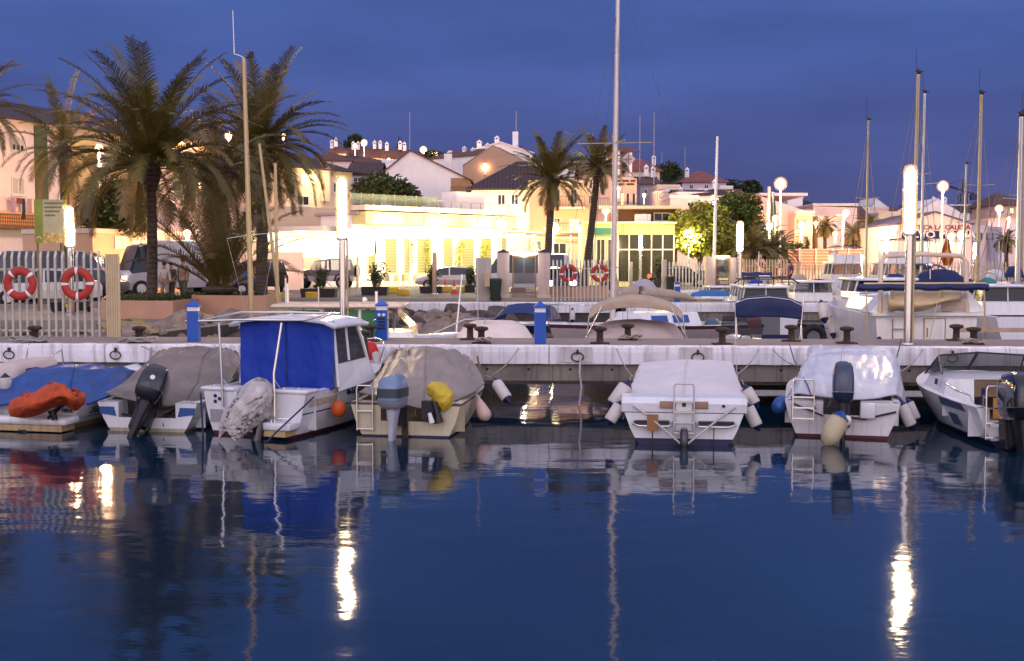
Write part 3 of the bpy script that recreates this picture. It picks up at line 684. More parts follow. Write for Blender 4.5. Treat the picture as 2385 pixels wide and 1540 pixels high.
# B1 blue tarpaulin boat ---------------------------------------------------------
r=bt('blue_tarp_motorboat','low motorboat under a blue tarpaulin, its engine wrapped in an orange cloth','motorboat',55,20.15,12)
H=Hull(3.9,2.35,.42,.78,tr=.94); H.make(r,[gel,gel,navy,tanb,foul],boot=.1)
mb=MB(); mb.rbox(-1.12,1.1,-.42,.02,.12,.26,.05); mb.build('swim_platform',gel,r)
mb=MB(); mb.box(-1.0,1.0,-.40,-.02,.02,.12); mb.build('platform_skirt',tanb,r)
cloth(r,'tarpaulin',tarpb,[[(-70,960,19.9),(20,940,20),(110,948,20),(200,942,20.1),(262,918,20.6),(316,889,21.6)],
 [(-60,925,20.5),(40,915,20.6),(120,905,20.5),(205,905,20.7),(270,893,21.2),(325,879,22)],
 [(-30,900,21.2),(60,872,21.2),(130,857,21.2),(215,858,21.3),(285,862,21.8),(330,872,22.4)],
 [(0,895,22),(75,862,21.8),(140,847,21.8),(212,845,21.9),(285,853,22.3),(329,868,22.9)],
 [(10,905,22.6),(80,885,22.6),(140,880,22.7),(210,878,22.8),(285,878,23),(329,880,23.2)]],.03,1.6,70,70,2,aniso=(2.2,.6,1),linv=True,folds=14,fa=.05,linu=.4)
cloth(r,'orange_cover',tarpo,[[(24,970,19.5),(60,974,19.4),(95,965,19.3),(125,950,19.3),(150,944,19.4),(175,956,19.4),(198,940,19.5)],[(19,952,19.45),(58,948,19.15),(95,936,19.0),(125,924,19.0),(152,922,19.1),(176,930,19.15),(200,925,19.45)],[(28,930,19.6),(62,921,19.5),(92,905,19.4),(118,890,19.4),(150,897,19.45),(178,910,19.5),(196,917,19.6)],[(35,945,20.1),(65,940,20.1),(95,930,20),(120,925,20),(150,930,20),(178,935,20),(192,940,20)]],.03,3.2,60,50,3,linv=False,folds=16,fa=.06)
mb=MB(); a,b_=px(r,120,955,19.5),px(r,128,978,19.5); mb.tube([a,b_],[.07,.05],10); mb.tube([px(r,150,940,19.6),px(r,112,975,19.6)],.03,8); mb.build('engine_leg',blk2,r)
mb=MB(); mb.tube([px(r,60,1000,19.75),px(r,60,1016,19.75)],.07,10); mb.tube([px(r,45,1003,19.75),px(r,78,1001,19.75)],.045,8); mb.build('sterndrive',blk2,r)
for k in range(3): flatpatch(r,'vent_slit',navy,[(H.p(.16+.0*k,.36-.05*k).x+.004,.35,.36-.045*k),(H.p(.3,.36-.05*k).x+.02,1.05,.38-.045*k),(H.p(.3,.36-.05*k).x+.02,1.05,.36-.045*k),(H.p(.16,.36-.05*k).x+.004,.35,.34-.045*k)])
flatpatch(r,'bow_light',steel,[px(r,305,874,22.4),px(r,325,872,22.6),px(r,322,880,22.5)])
t=text('FIBER',.09,r,(.86,-.004,.33),(pi/2,0,0),navy)
# B2 grey tarpaulin + black outboard ---------------------------------------------
r=bt('grey_tarp_motorboat','white boat with blue quarter patches, dirty grey tarpaulin and tilted black outboard','motorboat',343,19.75,9)
H=Hull(4.1,2.02,.5,.8); H.make(r,[gel,gel,navy,mat('waterline_scum',(.42,.36,.24),.7,var=.4,streak=.5,sc=(.15,.12,.06)),foul],notch=(.24,.52),floor=.1,boot=.06)
for sd in (-1,1):
    flatpatch(r,'blue_patch',gelb,[(sd*.56,-.006,.26),(sd*.86,-.006,.3),(sd*.87,-.006,.42),(sd*.6,-.006,.42)])
    mb=MB(); mb.tube([(sd*.3,-.008,.15),(sd*.3,-.008,.1)],.008,5); mb.build('drain',rub,r)
cloth(r,'tarpaulin',tarpg,[[(246,915,20.0),(310,932,19.95),(390,946,19.9),(470,930,20),(532,893,20.6),(545,880,21)],
 [(285,893,20.9),(345,893,20.6),(420,893,20.5),(500,880,20.7),(553,855,21.2),(560,850,21.4)],
 [(335,850,21.8),(375,835,21.6),(440,832,21.5),(505,835,21.6),(555,838,21.8),(566,842,22)],
 [(372,814,22.4),(400,808,22.3),(460,806,22.3),(520,809,22.3),(542,813,22.3),(556,826,22.5)],
 [(375,850,23),(430,850,23),(480,850,23),(520,852,23),(545,855,22.9),(560,855,22.9)]],.03,1.5,70,70,5,linv=True,aniso=(1.8,.7,1.3),folds=18,fa=.05,linu=.7)
outboard(r,(-.02,-.06,.27),26,14,1.36,badge=True,roll=19)
mb=MB(); mb.tube([(-.5,.1,.28),(0,-.02,.2),(.5,.1,.3)],.018,6); mb.tube([(.55,.05,.42),(.25,.12,.25)],.03,6); mb.build('steering_arm',rub,r)
mb=MB(); mb.lathe([(.11,0),(.13,.03),(.13,.2),(.06,.24)],(.3,.3,.12),12); mb.build('fuel_tank',wood,r)
rail(r,[px(r,562,885,21.3),px(r,566,862,22),px(r,590,850,22.6)])
mb=MB(); mb.rbox(.36,.9,2.1,3.5,.62,.86,.06); mb.build('foredeck_box',gel,r)
# B3 cabin boat -------------------------------------------------------------------
r=bt('cabin_fishing_boat','white fishing cabin boat with tall royal blue stern canvas and rag-wrapped outboard','cabin boat',592,19.25,20)
H=Hull(4.3,2.1,.74,1.0,tr=.94,q=.16); H.make(r,[gel,gel,navy,redb,foul],notch=(.3,.33),stripe=(.52,.55),floor=.2,boot=.06)
mb=MB(); mb.rbox(-1.04,-.36,-.03,.4,.73,.8,.03); mb.build('quarter_deck',gel,r); mb=MB(); mb.rbox(.36,1.02,-.03,.4,.73,.8,.03); mb.build('quarter_deck',gel,r)
mb=MB(); mb.rbox(.3,.88,-.36,.0,.16,.29,.03); mb.build('step_platform',gel,r)
mb=MB(); mb.box(.36,.8,-.33,-.02,.06,.158); mb.build('platform_bracket',tanb,r)
flatpatch(r,'hatch_plate',mat('plate_grey',(.36,.33,.34),.5),[(-.85,-.008,.2),(-.6,-.008,.2),(-.6,-.008,.42),(-.85,-.008,.42)])
mb=MB()
for k in range(3):
    a=pi/6+2*pi*k/3-pi*.0; c_=V((-.72+.055*math.cos(a-pi/2-pi/3),-.01,.6+.055*math.sin(a-pi/2-pi/3)))
    mb.add([c_+V((.034*math.cos(q*pi/5),0,.034*math.sin(q*pi/5))) for q in range(10)],[tuple(range(10))])
mb.build('three_dot_mark',navy,r,th=.002)
mb=MB()
for x in (-.85,-.58,.5,.78): mb.tube([(x+.04*math.cos(a),.12+.03*math.sin(a),.81) for a in [2*pi*k/8 for k in range(9)]],.008,5)
pieces(mb,'deck_cleat',steel,r)
# wheelhouse
mb=MB(); z0,z1=.78,1.92
for sd in (-1,1):
    A=[(sd*.9,.85,z0),(sd*.9,2.1,z0+.05),(sd*.82,1.85,z1-.35),(sd*.8,.85,z1-.02),(sd*.8,1.6,z1-.02)]
    mb.tube([A[0],A[3]],.035,6); mb.tube([A[1],A[2],A[4]],.035,6); mb.tube([(sd*.86,1.3,1.2),(sd*.8,1.28,z1-.02)],.03,6)
    mb.add([(sd*.9,.85,.7),(sd*.95,2.2,.8),(sd*.86,1.98,1.2),(sd*.86,.85,1.16)],[(0,1,2,3)])
mb.add([(-.9,2.15,.85),(.9,2.15,.85),(.84,1.95,1.2),(-.84,1.95,1.2)],[(0,1,2,3)])
mb.build('wheelhouse',gel,r)
for sd in (-1,1): flatpatch(r,'side_window',glas,[(sd*.865,.9,1.17),(sd*.865,1.93,1.21),(sd*.81,1.62,1.84),(sd*.805,.9,1.86)])
flatpatch(r,'windscreen',glas,[(-.84,1.97,1.2),(.84,1.97,1.2),(.79,1.64,1.84),(-.79,1.64,1.84)])
mb=MB(); rows=[[V((x,y,1.9+.09*(1-(x/.98)**2)-.03*abs(y-1.2)+(-.05 if abs(x)>.96 else 0))) for x in [-.98+i*.196 for i in range(11)]] for y in (.6,.68,1.0,1.35,1.72,1.85)]; mb.ring(rows,False,False); mb.build('hardtop',gel,r,th=.06)
mb=MB(); G=[[V((x,.78+.03*math.sin(x*7)+(1.9-z)*.02*math.cos(x*3),z)) for x in (-.86,-.6,-.3,0,.3,.6,.87)] for z in (1.9,1.6,1.3,1.0,.75,.55)]
for i,q in enumerate(G[-1]): q.z+=(.28 if i in(0,6) else .14 if i in (1,5) else -.05)
mb.surf(G,40,36,.022,3.2,seed=4,aniso=(2.2,1,.7)); mb.build('blue_canvas',canb,r,th=.01)
mb=MB(); mb.tube([(.0,.745,1.9),(.02,.75,.6)],.008,5); mb.build('zip_seam',navc,r)
for o in r.children:
    if o.name.split('.')[0] in('wheelhouse','side_window','windscreen','hardtop','blue_canvas','zip_seam'): o.location.x+=.17; o.scale.x=1.07
mb=MB(); mb.tube([px(r,510,752,19.35),px(r,520,948,19.4)],.022,8); mb.tube([px(r,656,752,19.0),px(r,638,870,18.95),px(r,640,1010,18.9)],.022,8)
pieces(mb,'gantry_post',steel,r)
mb=MB(); mb.tube([px(r,468,747,19.6),px(r,560,727,20.6),px(r,690,727,20.9),px(r,790,731,21)],.02,8); mb.tube([px(r,463,748,19.5),px(r,560,745,19.3),px(r,705,746,19.0),px(r,770,733,20.2)],.02,8); pieces(mb,'top_frame_tube',steel,r)
mb=MB(); mb.tube([px(r,518,880,19.4),px(r,535,905,19.6)],.014,6); mb.tube([px(r,640,885,18.95),px(r,655,908,19.4)],.014,6); pieces(mb,'post_brace',steel,r)
cloth(r,'rag_cover',ragm,[[(572,896,19.25),(588,884,19.15),(605,880,19.1),(622,886,19.15),(636,902,19.3)],[(545,932,19.0),(573,915,18.72),(602,908,18.68),(628,915,18.8),(647,938,19.15)],[(518,965,18.9),(548,953,18.6),(580,950,18.52),(610,955,18.65),(634,968,19.05)],[(512,1000,18.8),(533,994,18.55),(560,990,18.48),(585,986,18.6),(604,988,18.85)],[(510,1024,18.7),(528,1003,18.5),(545,1026,18.5),(560,1020,18.55),(576,1006,18.7)]],.045,3.0,56,60,9,folds=18,fa=.07)
mb=MB(); mb.tube([px(r,610,960,18.9),px(r,598,1030,18.8)],[.12,.1],10); mb.tube([px(r,628,985,18.9),px(r,620,1015,18.9)],.02,8); mb.build('engine_leg',blk,r)
rail(r,[px(r,534,1000,18.9),px(r,640,995,19)],'tow_bar')
mb=MB(); mb.tube([(.52,-.3,.29),(.52,-.3,.36),(.86,-.3,.36),(.86,-.3,.29)],.014,6); mb.build('platform_rail',steel,r)
mb=MB(); P=H.p(.42,.5); mb.plane([H.p(.04,.62)+V((.008,0,0)),H.p(.24,.63)+V((.008,0,0)),H.p(.24,.52)+V((.008,0,0)),H.p(.04,.5)+V((.008,0,0))]); mb.build('name_label',mat('label_beige',(.5,.42,.32),.6,var=.3,scale=12),r)
a=H.p(.28,.6); b_=H.p(.5,.62); an=math.atan2(b_.y-a.y,b_.x-a.x)
t=text('6a LO-123',.15,r,(a+b_)/2+V((.03,0,.03)),(pi/2,0,an),navy,'registration_number')
# foredeck rails, anchor, red buoy seen to the right
rail(r,[H.p(.72,H.h(.72)),H.p(.74,H.h(.74)+.35),H.p(.9,H.h(.9)+.4),H.p(.98,H.h(.98)+.38),H.p(.9,H.h(.9)+.4,-1),H.p(.74,H.h(.74)+.35,-1)],'pulpit_rail',posts=[(H.p(.85,H.h(.85)),H.p(.84,H.h(.85)+.38))])
mb=MB(); mb.tube([px(r,850,775,22.6),px(r,858,845,22.4)],.035,8); mb.tube([px(r,840,775,22.6),px(r,862,776,22.6)],.05,10); mb.build('bow_roller',blk2,r)
fender(pt(857,792,22.9),pt(856,852,22.9),.22,'large red ball fender at the bow of the cabin boat, against the pier',m=bred,caps=None,shape='ball')
fender(pt(872,812,22.5),pt(882,870,22.4),.07,'slim white fender beside the red ball at the cabin boat bow',m=fenw,caps=None)
fender(pt(788,932,19.6),pt(789,973,19.55),.13,'orange ball fender hanging on the flank of the cabin boat',m=borg,caps=None,shape='ball',tie=pt(786,918,19.8))
rp([pt(731,925,19.0),pt(715,940,18.8),pt(640,1010,18.5),pt(622,1030,18.3)],.014,'dark line from the cabin boat quarter down into the water beside its step',m=ropeb)
rp([pt(467,915,19.4),pt(470,960,19.3),pt(474,1032,19.2)],.016,'dark line hanging over the transom beside the three-dot mark',m=ropeb)
# B4 cream boat -------------------------------------------------------------------
r=bt('cream_motorboat','cream open boat under a taupe tarpaulin with a blue-grey outboard and a boarding ladder','motorboat',944,19.15,9)
H=Hull(4.0,1.94,.56,.72,tr=.97,q=.2); H.make(r,[mat('rubbing_strake',(.09,.07,.06),.6),gelc,gelc,navy,foul],notch=(.26,.42),floor=.16,boot=.03,deckm_=gelc,inner=mat('cream_liner',(.38,.3,.17),.7,var=.25),rail=.035)
cloth(r,'tarpaulin',tarpt,[[(838,912,19.5),(880,922,19.4),(925,936,19.25),(985,951,19.2),(1050,936,19.3),(1098,915,19.7),(1128,892,20.3)],
 [(868,890,20.2),(900,890,20),(940,895,19.8),(990,900,19.8),(1050,900,20),(1092,890,20.3),(1120,870,20.8)],
 [(893,855,21),(915,848,20.8),(950,845,20.7),(990,842,20.6),(1045,845,20.8),(1090,848,21),(1108,850,21.2)],
 [(908,824,21.6),(930,813,21.4),(955,808,21.3),(990,804,21.2),(1040,808,21.3),(1080,822,21.5),(1098,838,21.8)],
 [(915,835,22.3),(940,830,22.4),(960,828,22.4),(990,826,22.4),(1040,830,22.4),(1080,840,22.4),(1105,850,22.4)]],.03,1.5,76,70,7,aniso=(2.2,.6,1),linv=True,folds=22,fa=.055,linu=.55)
outboard(r,(-.1,-.08,.4),2,-4,1.12,(mat('cowl_blue_grey',(.16,.24,.36),.3,var=.1,coat=.3),mat('cowl_silver',(.34,.33,.38),.35,var=.1),alu),mat('leg_white',(.42,.42,.47),.5,var=.25),mat('cowl_band_dark',(.03,.045,.06),.4))
mb=MB(); mb.rbox(-.16,-.04,-.545,-.53,.72,.78,.005); o=mb.build('badge',rub,r)
ladder(r,-.68,.27,.1,.86,-.05,2)
mb=MB(); bagshape(mb,[px(r,*q) for q in [(1000,903,19.15),(1022,912,19.1),(1035,935,19.05),(1045,948,19.05)]],[.1,.17,.17,.09],.045,6,20,22,(1,1),8); mb.build('yellow_bag',tarpy,r)
mb=MB(); mb.tube([px(r,1012,938,18.95),px(r,1018,960,18.9),px(r,1022,985,18.9)],[.06,.05,.09],10); mb.tube([px(r,1000,968,18.85),px(r,1006,982,18.85)],[.05,.07],8); mb.build('kicker_leg',blk2,r)
mb=MB(); mb.tube([px(r,1000,962,18.8),px(r,1006,985,18.8)],[.03,.05],8); mb.build('kicker_propeller',whit,r)
mb=MB(); mb.box(.3,.5,-.1,-.003,.3,.62); mb.build('kicker_bracket',blk2,r)
mb=MB(); mb.tube([(.04,-.05,.42),(.05,-.1,.2),(.06,-.1,-.1)],.025,6); mb.tube([(.0,-.05,.35),(.0,-.12,.1),(.02,-.12,-.1)],.03,6); pieces(mb,'hydraulic_ram',rust,r)
mb=MB(); mb.tube([px(r,1112,830,21.3),px(r,1120,875,21),px(r,1100,905,20.4)],.02,6); mb.build('tarp_frame',wooddk,r)
fender(pt(1150,882,20.6),pt(1187,938,20.3),.105,'white fender with dark blue ends swinging to the pier side of the cream boat bow',tie=pt(1131,875,20.8))
fender(pt(1108,918,20.0),pt(1134,980,19.8),.12,'pinkish pear-shaped fender hanging at the cream boat flank',m=fenp,caps=None,shape='pear',tie=pt(1098,905,20.1))
rp([pt(1113,600,26),pt(1112,705,25.2),pt(1116,810,24.2),pt(1119,850,23.4)],.007,'thin pale double stay crossing the rusty bollard',m=mat('wire_pale',(.5,.42,.42),.6))
# B5 white covered boat ------------------------------------------------------------
r=bt('white_covered_motorboat','white motorboat under a fitted white cover, chrome rails and folding ladder at its stern','motorboat',1592,18.3,7)
H=Hull(4.6,1.96,.55,.8,tr=.97,q=.24); H.make(r,[mat('strake_maroon',(.1,.03,.06),.5),gel,gel,navy,foul],boot=.1,rail=.045)
mb=MB(); mb.ring([[V((x,y,z)) for x in (-.99,.99)] for y,z in ((-.012,.52),(-.03,.66),(.05,.75),(.3,.78))],False,False,0,False); mb.add([(-.99,-.012,.52),(-.99,-.03,.66),(-.99,.05,.75),(-.99,.3,.78),(-.99,.3,.52)],[(0,1,2,3,4)]); mb.add([(.99,-.012,.52),(.99,-.03,.66),(.99,.05,.75),(.99,.3,.78),(.99,.3,.52)],[(4,3,2,1,0)]); mb.build('transom_coaming',gel,r,th=.01)
cloth(r,'fitted_cover',tarpw,[[(1440,944,18.62),(1453,953,18.5),(1520,954,18.45),(1592,954,18.45),(1665,952,18.45),(1730,949,18.5),(1745,940,18.6)],
 [(1452,925,18.9),(1461,920,18.8),(1520,918,18.8),(1592,916,18.8),(1665,914,18.8),(1722,912,18.85),(1738,918,18.9)],
 [(1465,915,19.6),(1474,890,19.5),(1525,886,19.5),(1595,884,19.5),(1665,883,19.5),(1717,885,19.55),(1728,905,19.6)],
 [(1474,900,21),(1490,845,21.3),(1530,841,21.4),(1600,838,21.4),(1665,839,21.4),(1706,842,21.3),(1717,890,21.2)],
 [(1485,905,22.4),(1500,880,22.4),(1540,876,22.4),(1600,875,22.4),(1665,876,22.4),(1700,882,22.4),(1708,890,22.4)]],.016,1.3,64,64,11,aniso=(.8,.8,2.2),linv=True,folds=10,fa=.02,linu=.6)
ladder(r,0,.31,.02+.16,1.0,-.13,4,m=alu,hook=0)
mb=MB(); mb.rbox(-.38,.38,-.05,-.02,.585,.7,.01); mb.build('teak_inlay',mat('teak',(.34,.2,.15),.6,var=.2),r)
mb=MB(); mb.rbox(-.13,.13,-.07,-.045,.22,.71,.01); mb.build('ladder_bracket',gel,r)
for sd in (-1,1):
    mb=MB(); mb.tube([(sd*.18,-.02,.36),(sd*.2,-.1,.32),(sd*.25,-.13,.31),(sd*.7,-.13,.31),(sd*.8,-.1,.34),(sd*.78,-.02,.38)],.016,8); mb.build('transom_rail',steel,r)
    mb=MB(); mb.box(sd*.5-.27,sd*.5+.27,-.11,-.01,.34,.39); mb.build('rail_pad',blk2,r)
mb=MB(); mb.box(-.58,-.4,-.16,-.14,.24,.5); mb.build('trim_plate',wood,r)
mb=MB(); mb.tube([(-.49,-.15,.24),(-.49,-.16,-.05)],.012,6); mb.tube([(.47,-.14,.31),(.46,-.14,-.05)],.01,6); pieces(mb,'trim_rod',rust,r)
mb=MB(); mb.ring([rrect(w_,l_,z,-.22,12,.6) for z,w_,l_ in ((.3,.1,.2),(.22,.14,.3),(.05,.13,.34),(-.05,.1,.3))],True,True); mb.build('sterndrive',blk,r)
mb=MB(); mb.tube([(-.8,-.03,.62),(-.6,-.1,.5),(0,-.3,.02)],.018,6); mb.tube([(.8,-.03,.62),(.55,-.1,.44),(0,-.3,.02)],.018,6); pieces(mb,'mooring_bridle',mat('hose_grey',(.5,.48,.46),.6),r)
mb=MB(); mb.lathe([(.025,0),(.025,-.012)],(.62,-.03,.63),10,0,'Y'); mb.build('fuel_cap',blk2,r)
mb=MB(); mb.box(-.03,.03,-.08,-.07,.62,.68); mb.build('lock_plate',blk2,r)
for a,b_,rr,lb in (((1466,888),(1422,952),.125,'thick white fender, upper one on the cream-boat side of the white covered boat'),((1449,935),(1414,990),.1,'white fender, lower one on the cream-boat side of the white covered boat'),
   ((1733,898),(1764,948),.095,'white fender, upper one on the silver-boat side of the white covered boat'),((1737,938),(1768,1002),.1,'white fender, lower one on the silver-boat side of the white covered boat')):
    fender(pt(*a,18.9 if a[1]<900 else 18.6),pt(*b_,18.8 if a[1]<900 else 18.5),rr,lb,tie=pt(1470 if a[0]<1600 else 1728,a[1]-14,19))
rp([pt(1712,700,25),pt(1713,790,23.3),pt(1716,865,21),pt(1720,895,19.5)],.006,'thin pale line rising from the white covered boat past the pier',m=mat('wire_pale',(.5,.42,.42),.6))
# B6 silver tarpaulin boat ---------------------------------------------------------
r=bt('silver_tarp_motorboat','rust-streaked white boat under a shiny silver plastic sheet, dark blue outboard amidships','motorboat',1960,19.05,14)
H=Hull(4.3,1.84,.6,.8,tr=1,q=.2); H.make(r,[gel,mat('gelcoat_rusty',(.72,.68,.68),.4,var=.1,streak=.45,sc=(.3,.16,.09)),gel,redb,foul],notch=(.38,.3),floor=.2,boot=.05)
cloth(r,'plastic_sheet',tarps,[[(1826,936,19.5),(1852,915,19.4),(1880,917,19.3),(1930,925,19.2),(1985,930,19.15),(2040,926,19.15),(2088,918,19.3),(2112,945,19.6)],
 [(1838,915,20),(1862,885,20),(1895,880,19.8),(1935,882,19.7),(1985,885,19.7),(2045,882,19.7),(2092,880,19.8),(2108,915,20)],
 [(1852,890,20.8),(1874,835,21),(1905,828,20.9),(1940,826,20.8),(1985,826,20.8),(2045,828,20.8),(2090,842,20.9),(2100,890,20.9)],
 [(1862,870,21.5),(1885,809,21.7),(1912,804,21.6),(1945,803,21.6),(1985,803,21.6),(2045,807,21.6),(2078,815,21.6),(2095,880,21.6)],
 [(1875,880,22.6),(1895,850,22.6),(1915,845,22.6),(1945,842,22.6),(1985,840,22.6),(2040,845,22.6),(2075,855,22.6),(2085,880,22.6)]],.018,1.5,80,70,13,aniso=(2.4,.6,.9),linv=True,folds=16,fa=.028,linu=.6)
ob=outboard(r,(.0,-.05,.46),6,0,1.3,(mat('cowl_slate',(.03,.045,.085),.25,var=.2,coat=.4),mat('cowl_slate2',(.02,.03,.06),.3,var=.2),blk2))
ob.scale=(1.02,1.1,1.38)
mb=MB(); mb.ball((0,-.62,.33),(.1,.1,.075),12); mb.ball((.06,-.64,.38),(.07,.05,.08),12); mb.build('wrapped_propeller',whit,r)
ladder(r,-.62,.34,.3,.98,-.16,3,lean=.05,hook=.15)
mb=MB(); mb.tube([(-.8,-.03,.56),(-.3,-.05,.36)],.014,6); mb.tube([(.85,-.03,.46),(.35,-.06,.33),(.05,-.1,.36)],.018,6); mb.build('steering_line',rub,r)
mb=MB(); mb.rbox(.28,.52,-.1,-.005,.34,.6,.02); mb.build('cable_box',gel,r)
fender(pt(1962,960,18.4),pt(1922,1040,18.25),.17,'round cream buoy with blue top floating under the dark blue outboard',m=fenc,caps=gelb,shape='ball')

fender(pt(1833,925,19.6),pt(1802,960,19.5),.13,'blue oval fender on the flank of the silver-sheeted boat',m=gelb,caps=None,shape='ball',tie=pt(1845,905,19.8))
fender(pt(2094,932,19.3),pt(2128,1002,19.2),.1,'dirty white fender on the flank of the silver-sheeted boat, nearer the camera of the pair',tie=pt(2088,915,19.5))
fender(pt(2112,928,19.8),pt(2138,985,19.7),.085,'slimmer dirty white fender behind its twin on the silver-sheeted boat flank',tie=pt(2100,915,19.9))
rp([pt(1838,800,22.9),pt(1850,840,21.5),pt(1880,895,19.5),pt(1900,952,18.9)],.012,'dark line leaning over the ladder of the silver-sheeted boat',m=mat('line_dark',(.08,.07,.08),.8))
rp([pt(2100,790,23.4),pt(2076,880,20.2),pt(2055,950,19.2)],.013,'dark line from the tall light column down to the silver-sheeted boat',m=mat('line_dark',(.08,.07,.08),.8))
# B7 windscreen speedboat -----------------------------------------------------------
r=bt('windscreen_speedboat','blue and white speedboat with framed windscreen, chrome ladder and big black outboard','motorboat',2415,18.05,1)
H=Hull(4.7,2.05,.62,.82,tr=.93,q=.3); H.make(r,[gel,gel,gel,navy,foul],stripe=(.5,.62),boot=.1,notch=(.32,.75),floor=.22)
flash=mat('flash_slate_blue',(.07,.1,.2),.35,var=.1)
flatpatch(r,'blue_flash',flash,[H.p(.1,.5,-1)+V((-.012,0,0)),H.p(.32,.5,-1)+V((-.012,0,0)),H.p(.32,.64,-1)+V((-.012,0,0)),H.p(.12,.62,-1)+V((-.012,0,0))])
flatpatch(r,'blue_flash',flash,[H.p(.2,.2,-1)+V((-.012,0,0)),H.p(.28,.2,-1)+V((-.012,0,0)),H.p(.28,.4,-1)+V((-.012,0,0)),H.p(.2,.4,-1)+V((-.012,0,0))])
mb=MB(); mb.rbox(-.42,.95,-.3,.0,.1,.3,.04); mb.build('swim_platform',gel,r)
mb=MB(); mb.ring([[V((-.96,1.5,.62)),V((-.86,1.55,.92)),V((.86,1.55,.92)),V((.96,1.5,.62))],[V((-.9,2.7,.66)),V((-.78,2.6,.95)),V((.78,2.6,.95)),V((.9,2.7,.66))],[V((-.5,3.9,.75)),V((-.3,3.8,.86)),V((.3,3.8,.86)),V((.5,3.9,.75))]],False,False,0,False)
mb.add([(-.96,1.5,.62),(-.86,1.55,.92),(-.42,1.55,.92),(-.42,1.5,.3),(-.96,1.5,.3)],[(0,1,2,3,4)]); mb.add([(.96,1.5,.62),(.86,1.55,.92),(.42,1.55,.92),(.42,1.5,.3),(.96,1.5,.3)],[(4,3,2,1,0)]); mb.build('cuddy',gel,r,th=.01)
flatpatch(r,'companion_door',wooddk,[(-.42,1.52,.62),(.42,1.52,.62),(.42,1.54,.9),(-.42,1.54,.9)]); flatpatch(r,'companion_panel',mat('door_orange_wood',(.38,.16,.03),.5),[(-.1,1.5,.25),(.45,1.5,.25),(.45,1.51,.6),(-.1,1.51,.6)])
W=[(-.9,1.7,1.0),(-.74,2.35,1.26),(0,2.5,1.3),(.74,2.3,1.27),(.9,1.7,1.0)]; Bm=[(-.9,1.7,.9),(-.84,2.75,.9),(0,2.95,.96),(.84,2.75,.9),(.9,1.7,.9)]
flatpatch(r,'windscreen',glas,[W[1],W[2],Bm[2],Bm[1]]); flatpatch(r,'windscreen',glas,[W[2],W[3],Bm[3],Bm[2]]); flatpatch(r,'side_screen',glas,[W[0],W[1],Bm[1]]); flatpatch(r,'side_screen',glas,[W[4],W[3],Bm[3]])
mb=MB(); mb.tube(W,.017,6)
for i in (1,2,3): mb.tube([W[i],Bm[i]],.014 if i!=2 else .028,6)
mb.build('screen_frame',mat('frame_dark',(.03,.022,.03),.4),r)
ladder(r,-.72,.24,.14,.98,-.1,3,hook=.12)
outboard(r,(-.44,-.14,.3),8,0,1.5,badge=True)
mb=MB(); mb.tube([(-.75,.3,.62),(-.74,.3,.9)],.03,8); mb.build('shore_post',navc,r)
mb=MB(); mb.tube([(-.93,1.4,.85),(-.9,1.0,.78),(-.8,.7,.74),(-.78,.6,.6)],.016,6); mb.build('grab_rail',steel,r)
flatpatch(r,'vent',blk2,[(-.965,1.75,.8),(-.96,1.9,.8),(-.945,1.9,.9),(-.95,1.75,.9)])

for a,b_,lb in (((1148,872,21.6),1208,'bow line of the cream boat running up to the pier'),((1476,878,20.8),1436,'line from the white covered boat to the pier on its cream-boat side'),((1716,872,20.8),1768,'line from the white covered boat to the pier on its silver-boat side'),((1860,852,21.6),1800,'line from the silver-sheeted boat to the pier over the blue fender'),((2092,868,21),2150,'line from the silver-sheeted boat to the pier towards the speedboat'),((562,856,21.6),604,'line from the grey-tarpaulin boat to the pier beside the blue canvas'),((868,860,22),918,'bow line of the cabin boat to the pier past the red ball'),((2185,865,21.5),2216,'line from the speedboat windscreen to its mooring ring')):
    rp([pt(*a),onpier(b_,-.02,1.16)],.011,lb,sag=.07)
# ---------------------------------------------------------------- boats between the piers and beyond
def trunkcab(mb,w0,w1,y0,y1,z0,z1,f0=0,f1=.3,mi=0):
    """cabin block: w half widths bottom/top, slopes f0 (back) f1 (front)"""
    mb.ring([[V((-w0,y0,z0)),V((w0,y0,z0)),V((w0,y1,z0)),V((-w0,y1,z0))],[V((-w1,y0+f0,z1)),V((w1,y0+f0,z1)),V((w1,y1-f1,z1)),V((-w1,y1-f1,z1))]],True,True,mi,False)
def arch(rows,name,m,r,nu=24,nv=8,wr=.01,th=.012):
    mb=MB(); mb.surf(rows,nu,nv,wr,3); return mb.build(name,m,r,th=th)
# green windowed launch (side on)
r=bt('green_window_launch','cabin launch with cream roof and green side panels lying beyond the near pier','cabin boat',668,29.0,90)
H=Hull(5.2,1.9,.95,1.15,q=.2); H.make(r,[gel,gel,navy,navy,foul],stripe=(.7,.73),floor=.3)
mb=MB(); trunkcab(mb,.85,.78,.2,3.3,.95,1.2,0,.1); mb.build('coachroof',gel,r)
for k,(a,b_) in enumerate(((.35,.95),(1.1,1.9),(2.0,2.55))): flatpatch(r,'green_panel',glasg,[(.84,a,1.1),(.84,b_,1.1),(.8,b_,1.74),(.8,a,1.74)],.02)
mb=MB()
for y in (.28,1.02,1.95,2.62):
    for sd in (-1,1): mb.tube([(sd*.85,y,1.0),(sd*.8,y,1.8)],.035,6)
pieces(mb,'cabin_post',whit,r)
mb=MB(); mb.rbox(-.95,.95,-.2,3.0,1.78,1.88,.045); mb.build('roof',mat('roof_cream',(.62,.5,.4),.5,var=.08),r)
flatpatch(r,'windscreen',glas,[(.82,2.7,1.78),(-.82,2.7,1.78),(-.85,3.3,1.2),(.85,3.3,1.2)])
rail(r,[(.6,3.6,1.1),(.5,4.5,1.5),(.2,5.2,1.5),(-.5,4.5,1.5)],'bow_rail',posts=[((.3,4.9,1.1),(.3,5.0,1.5))])
mb=MB()
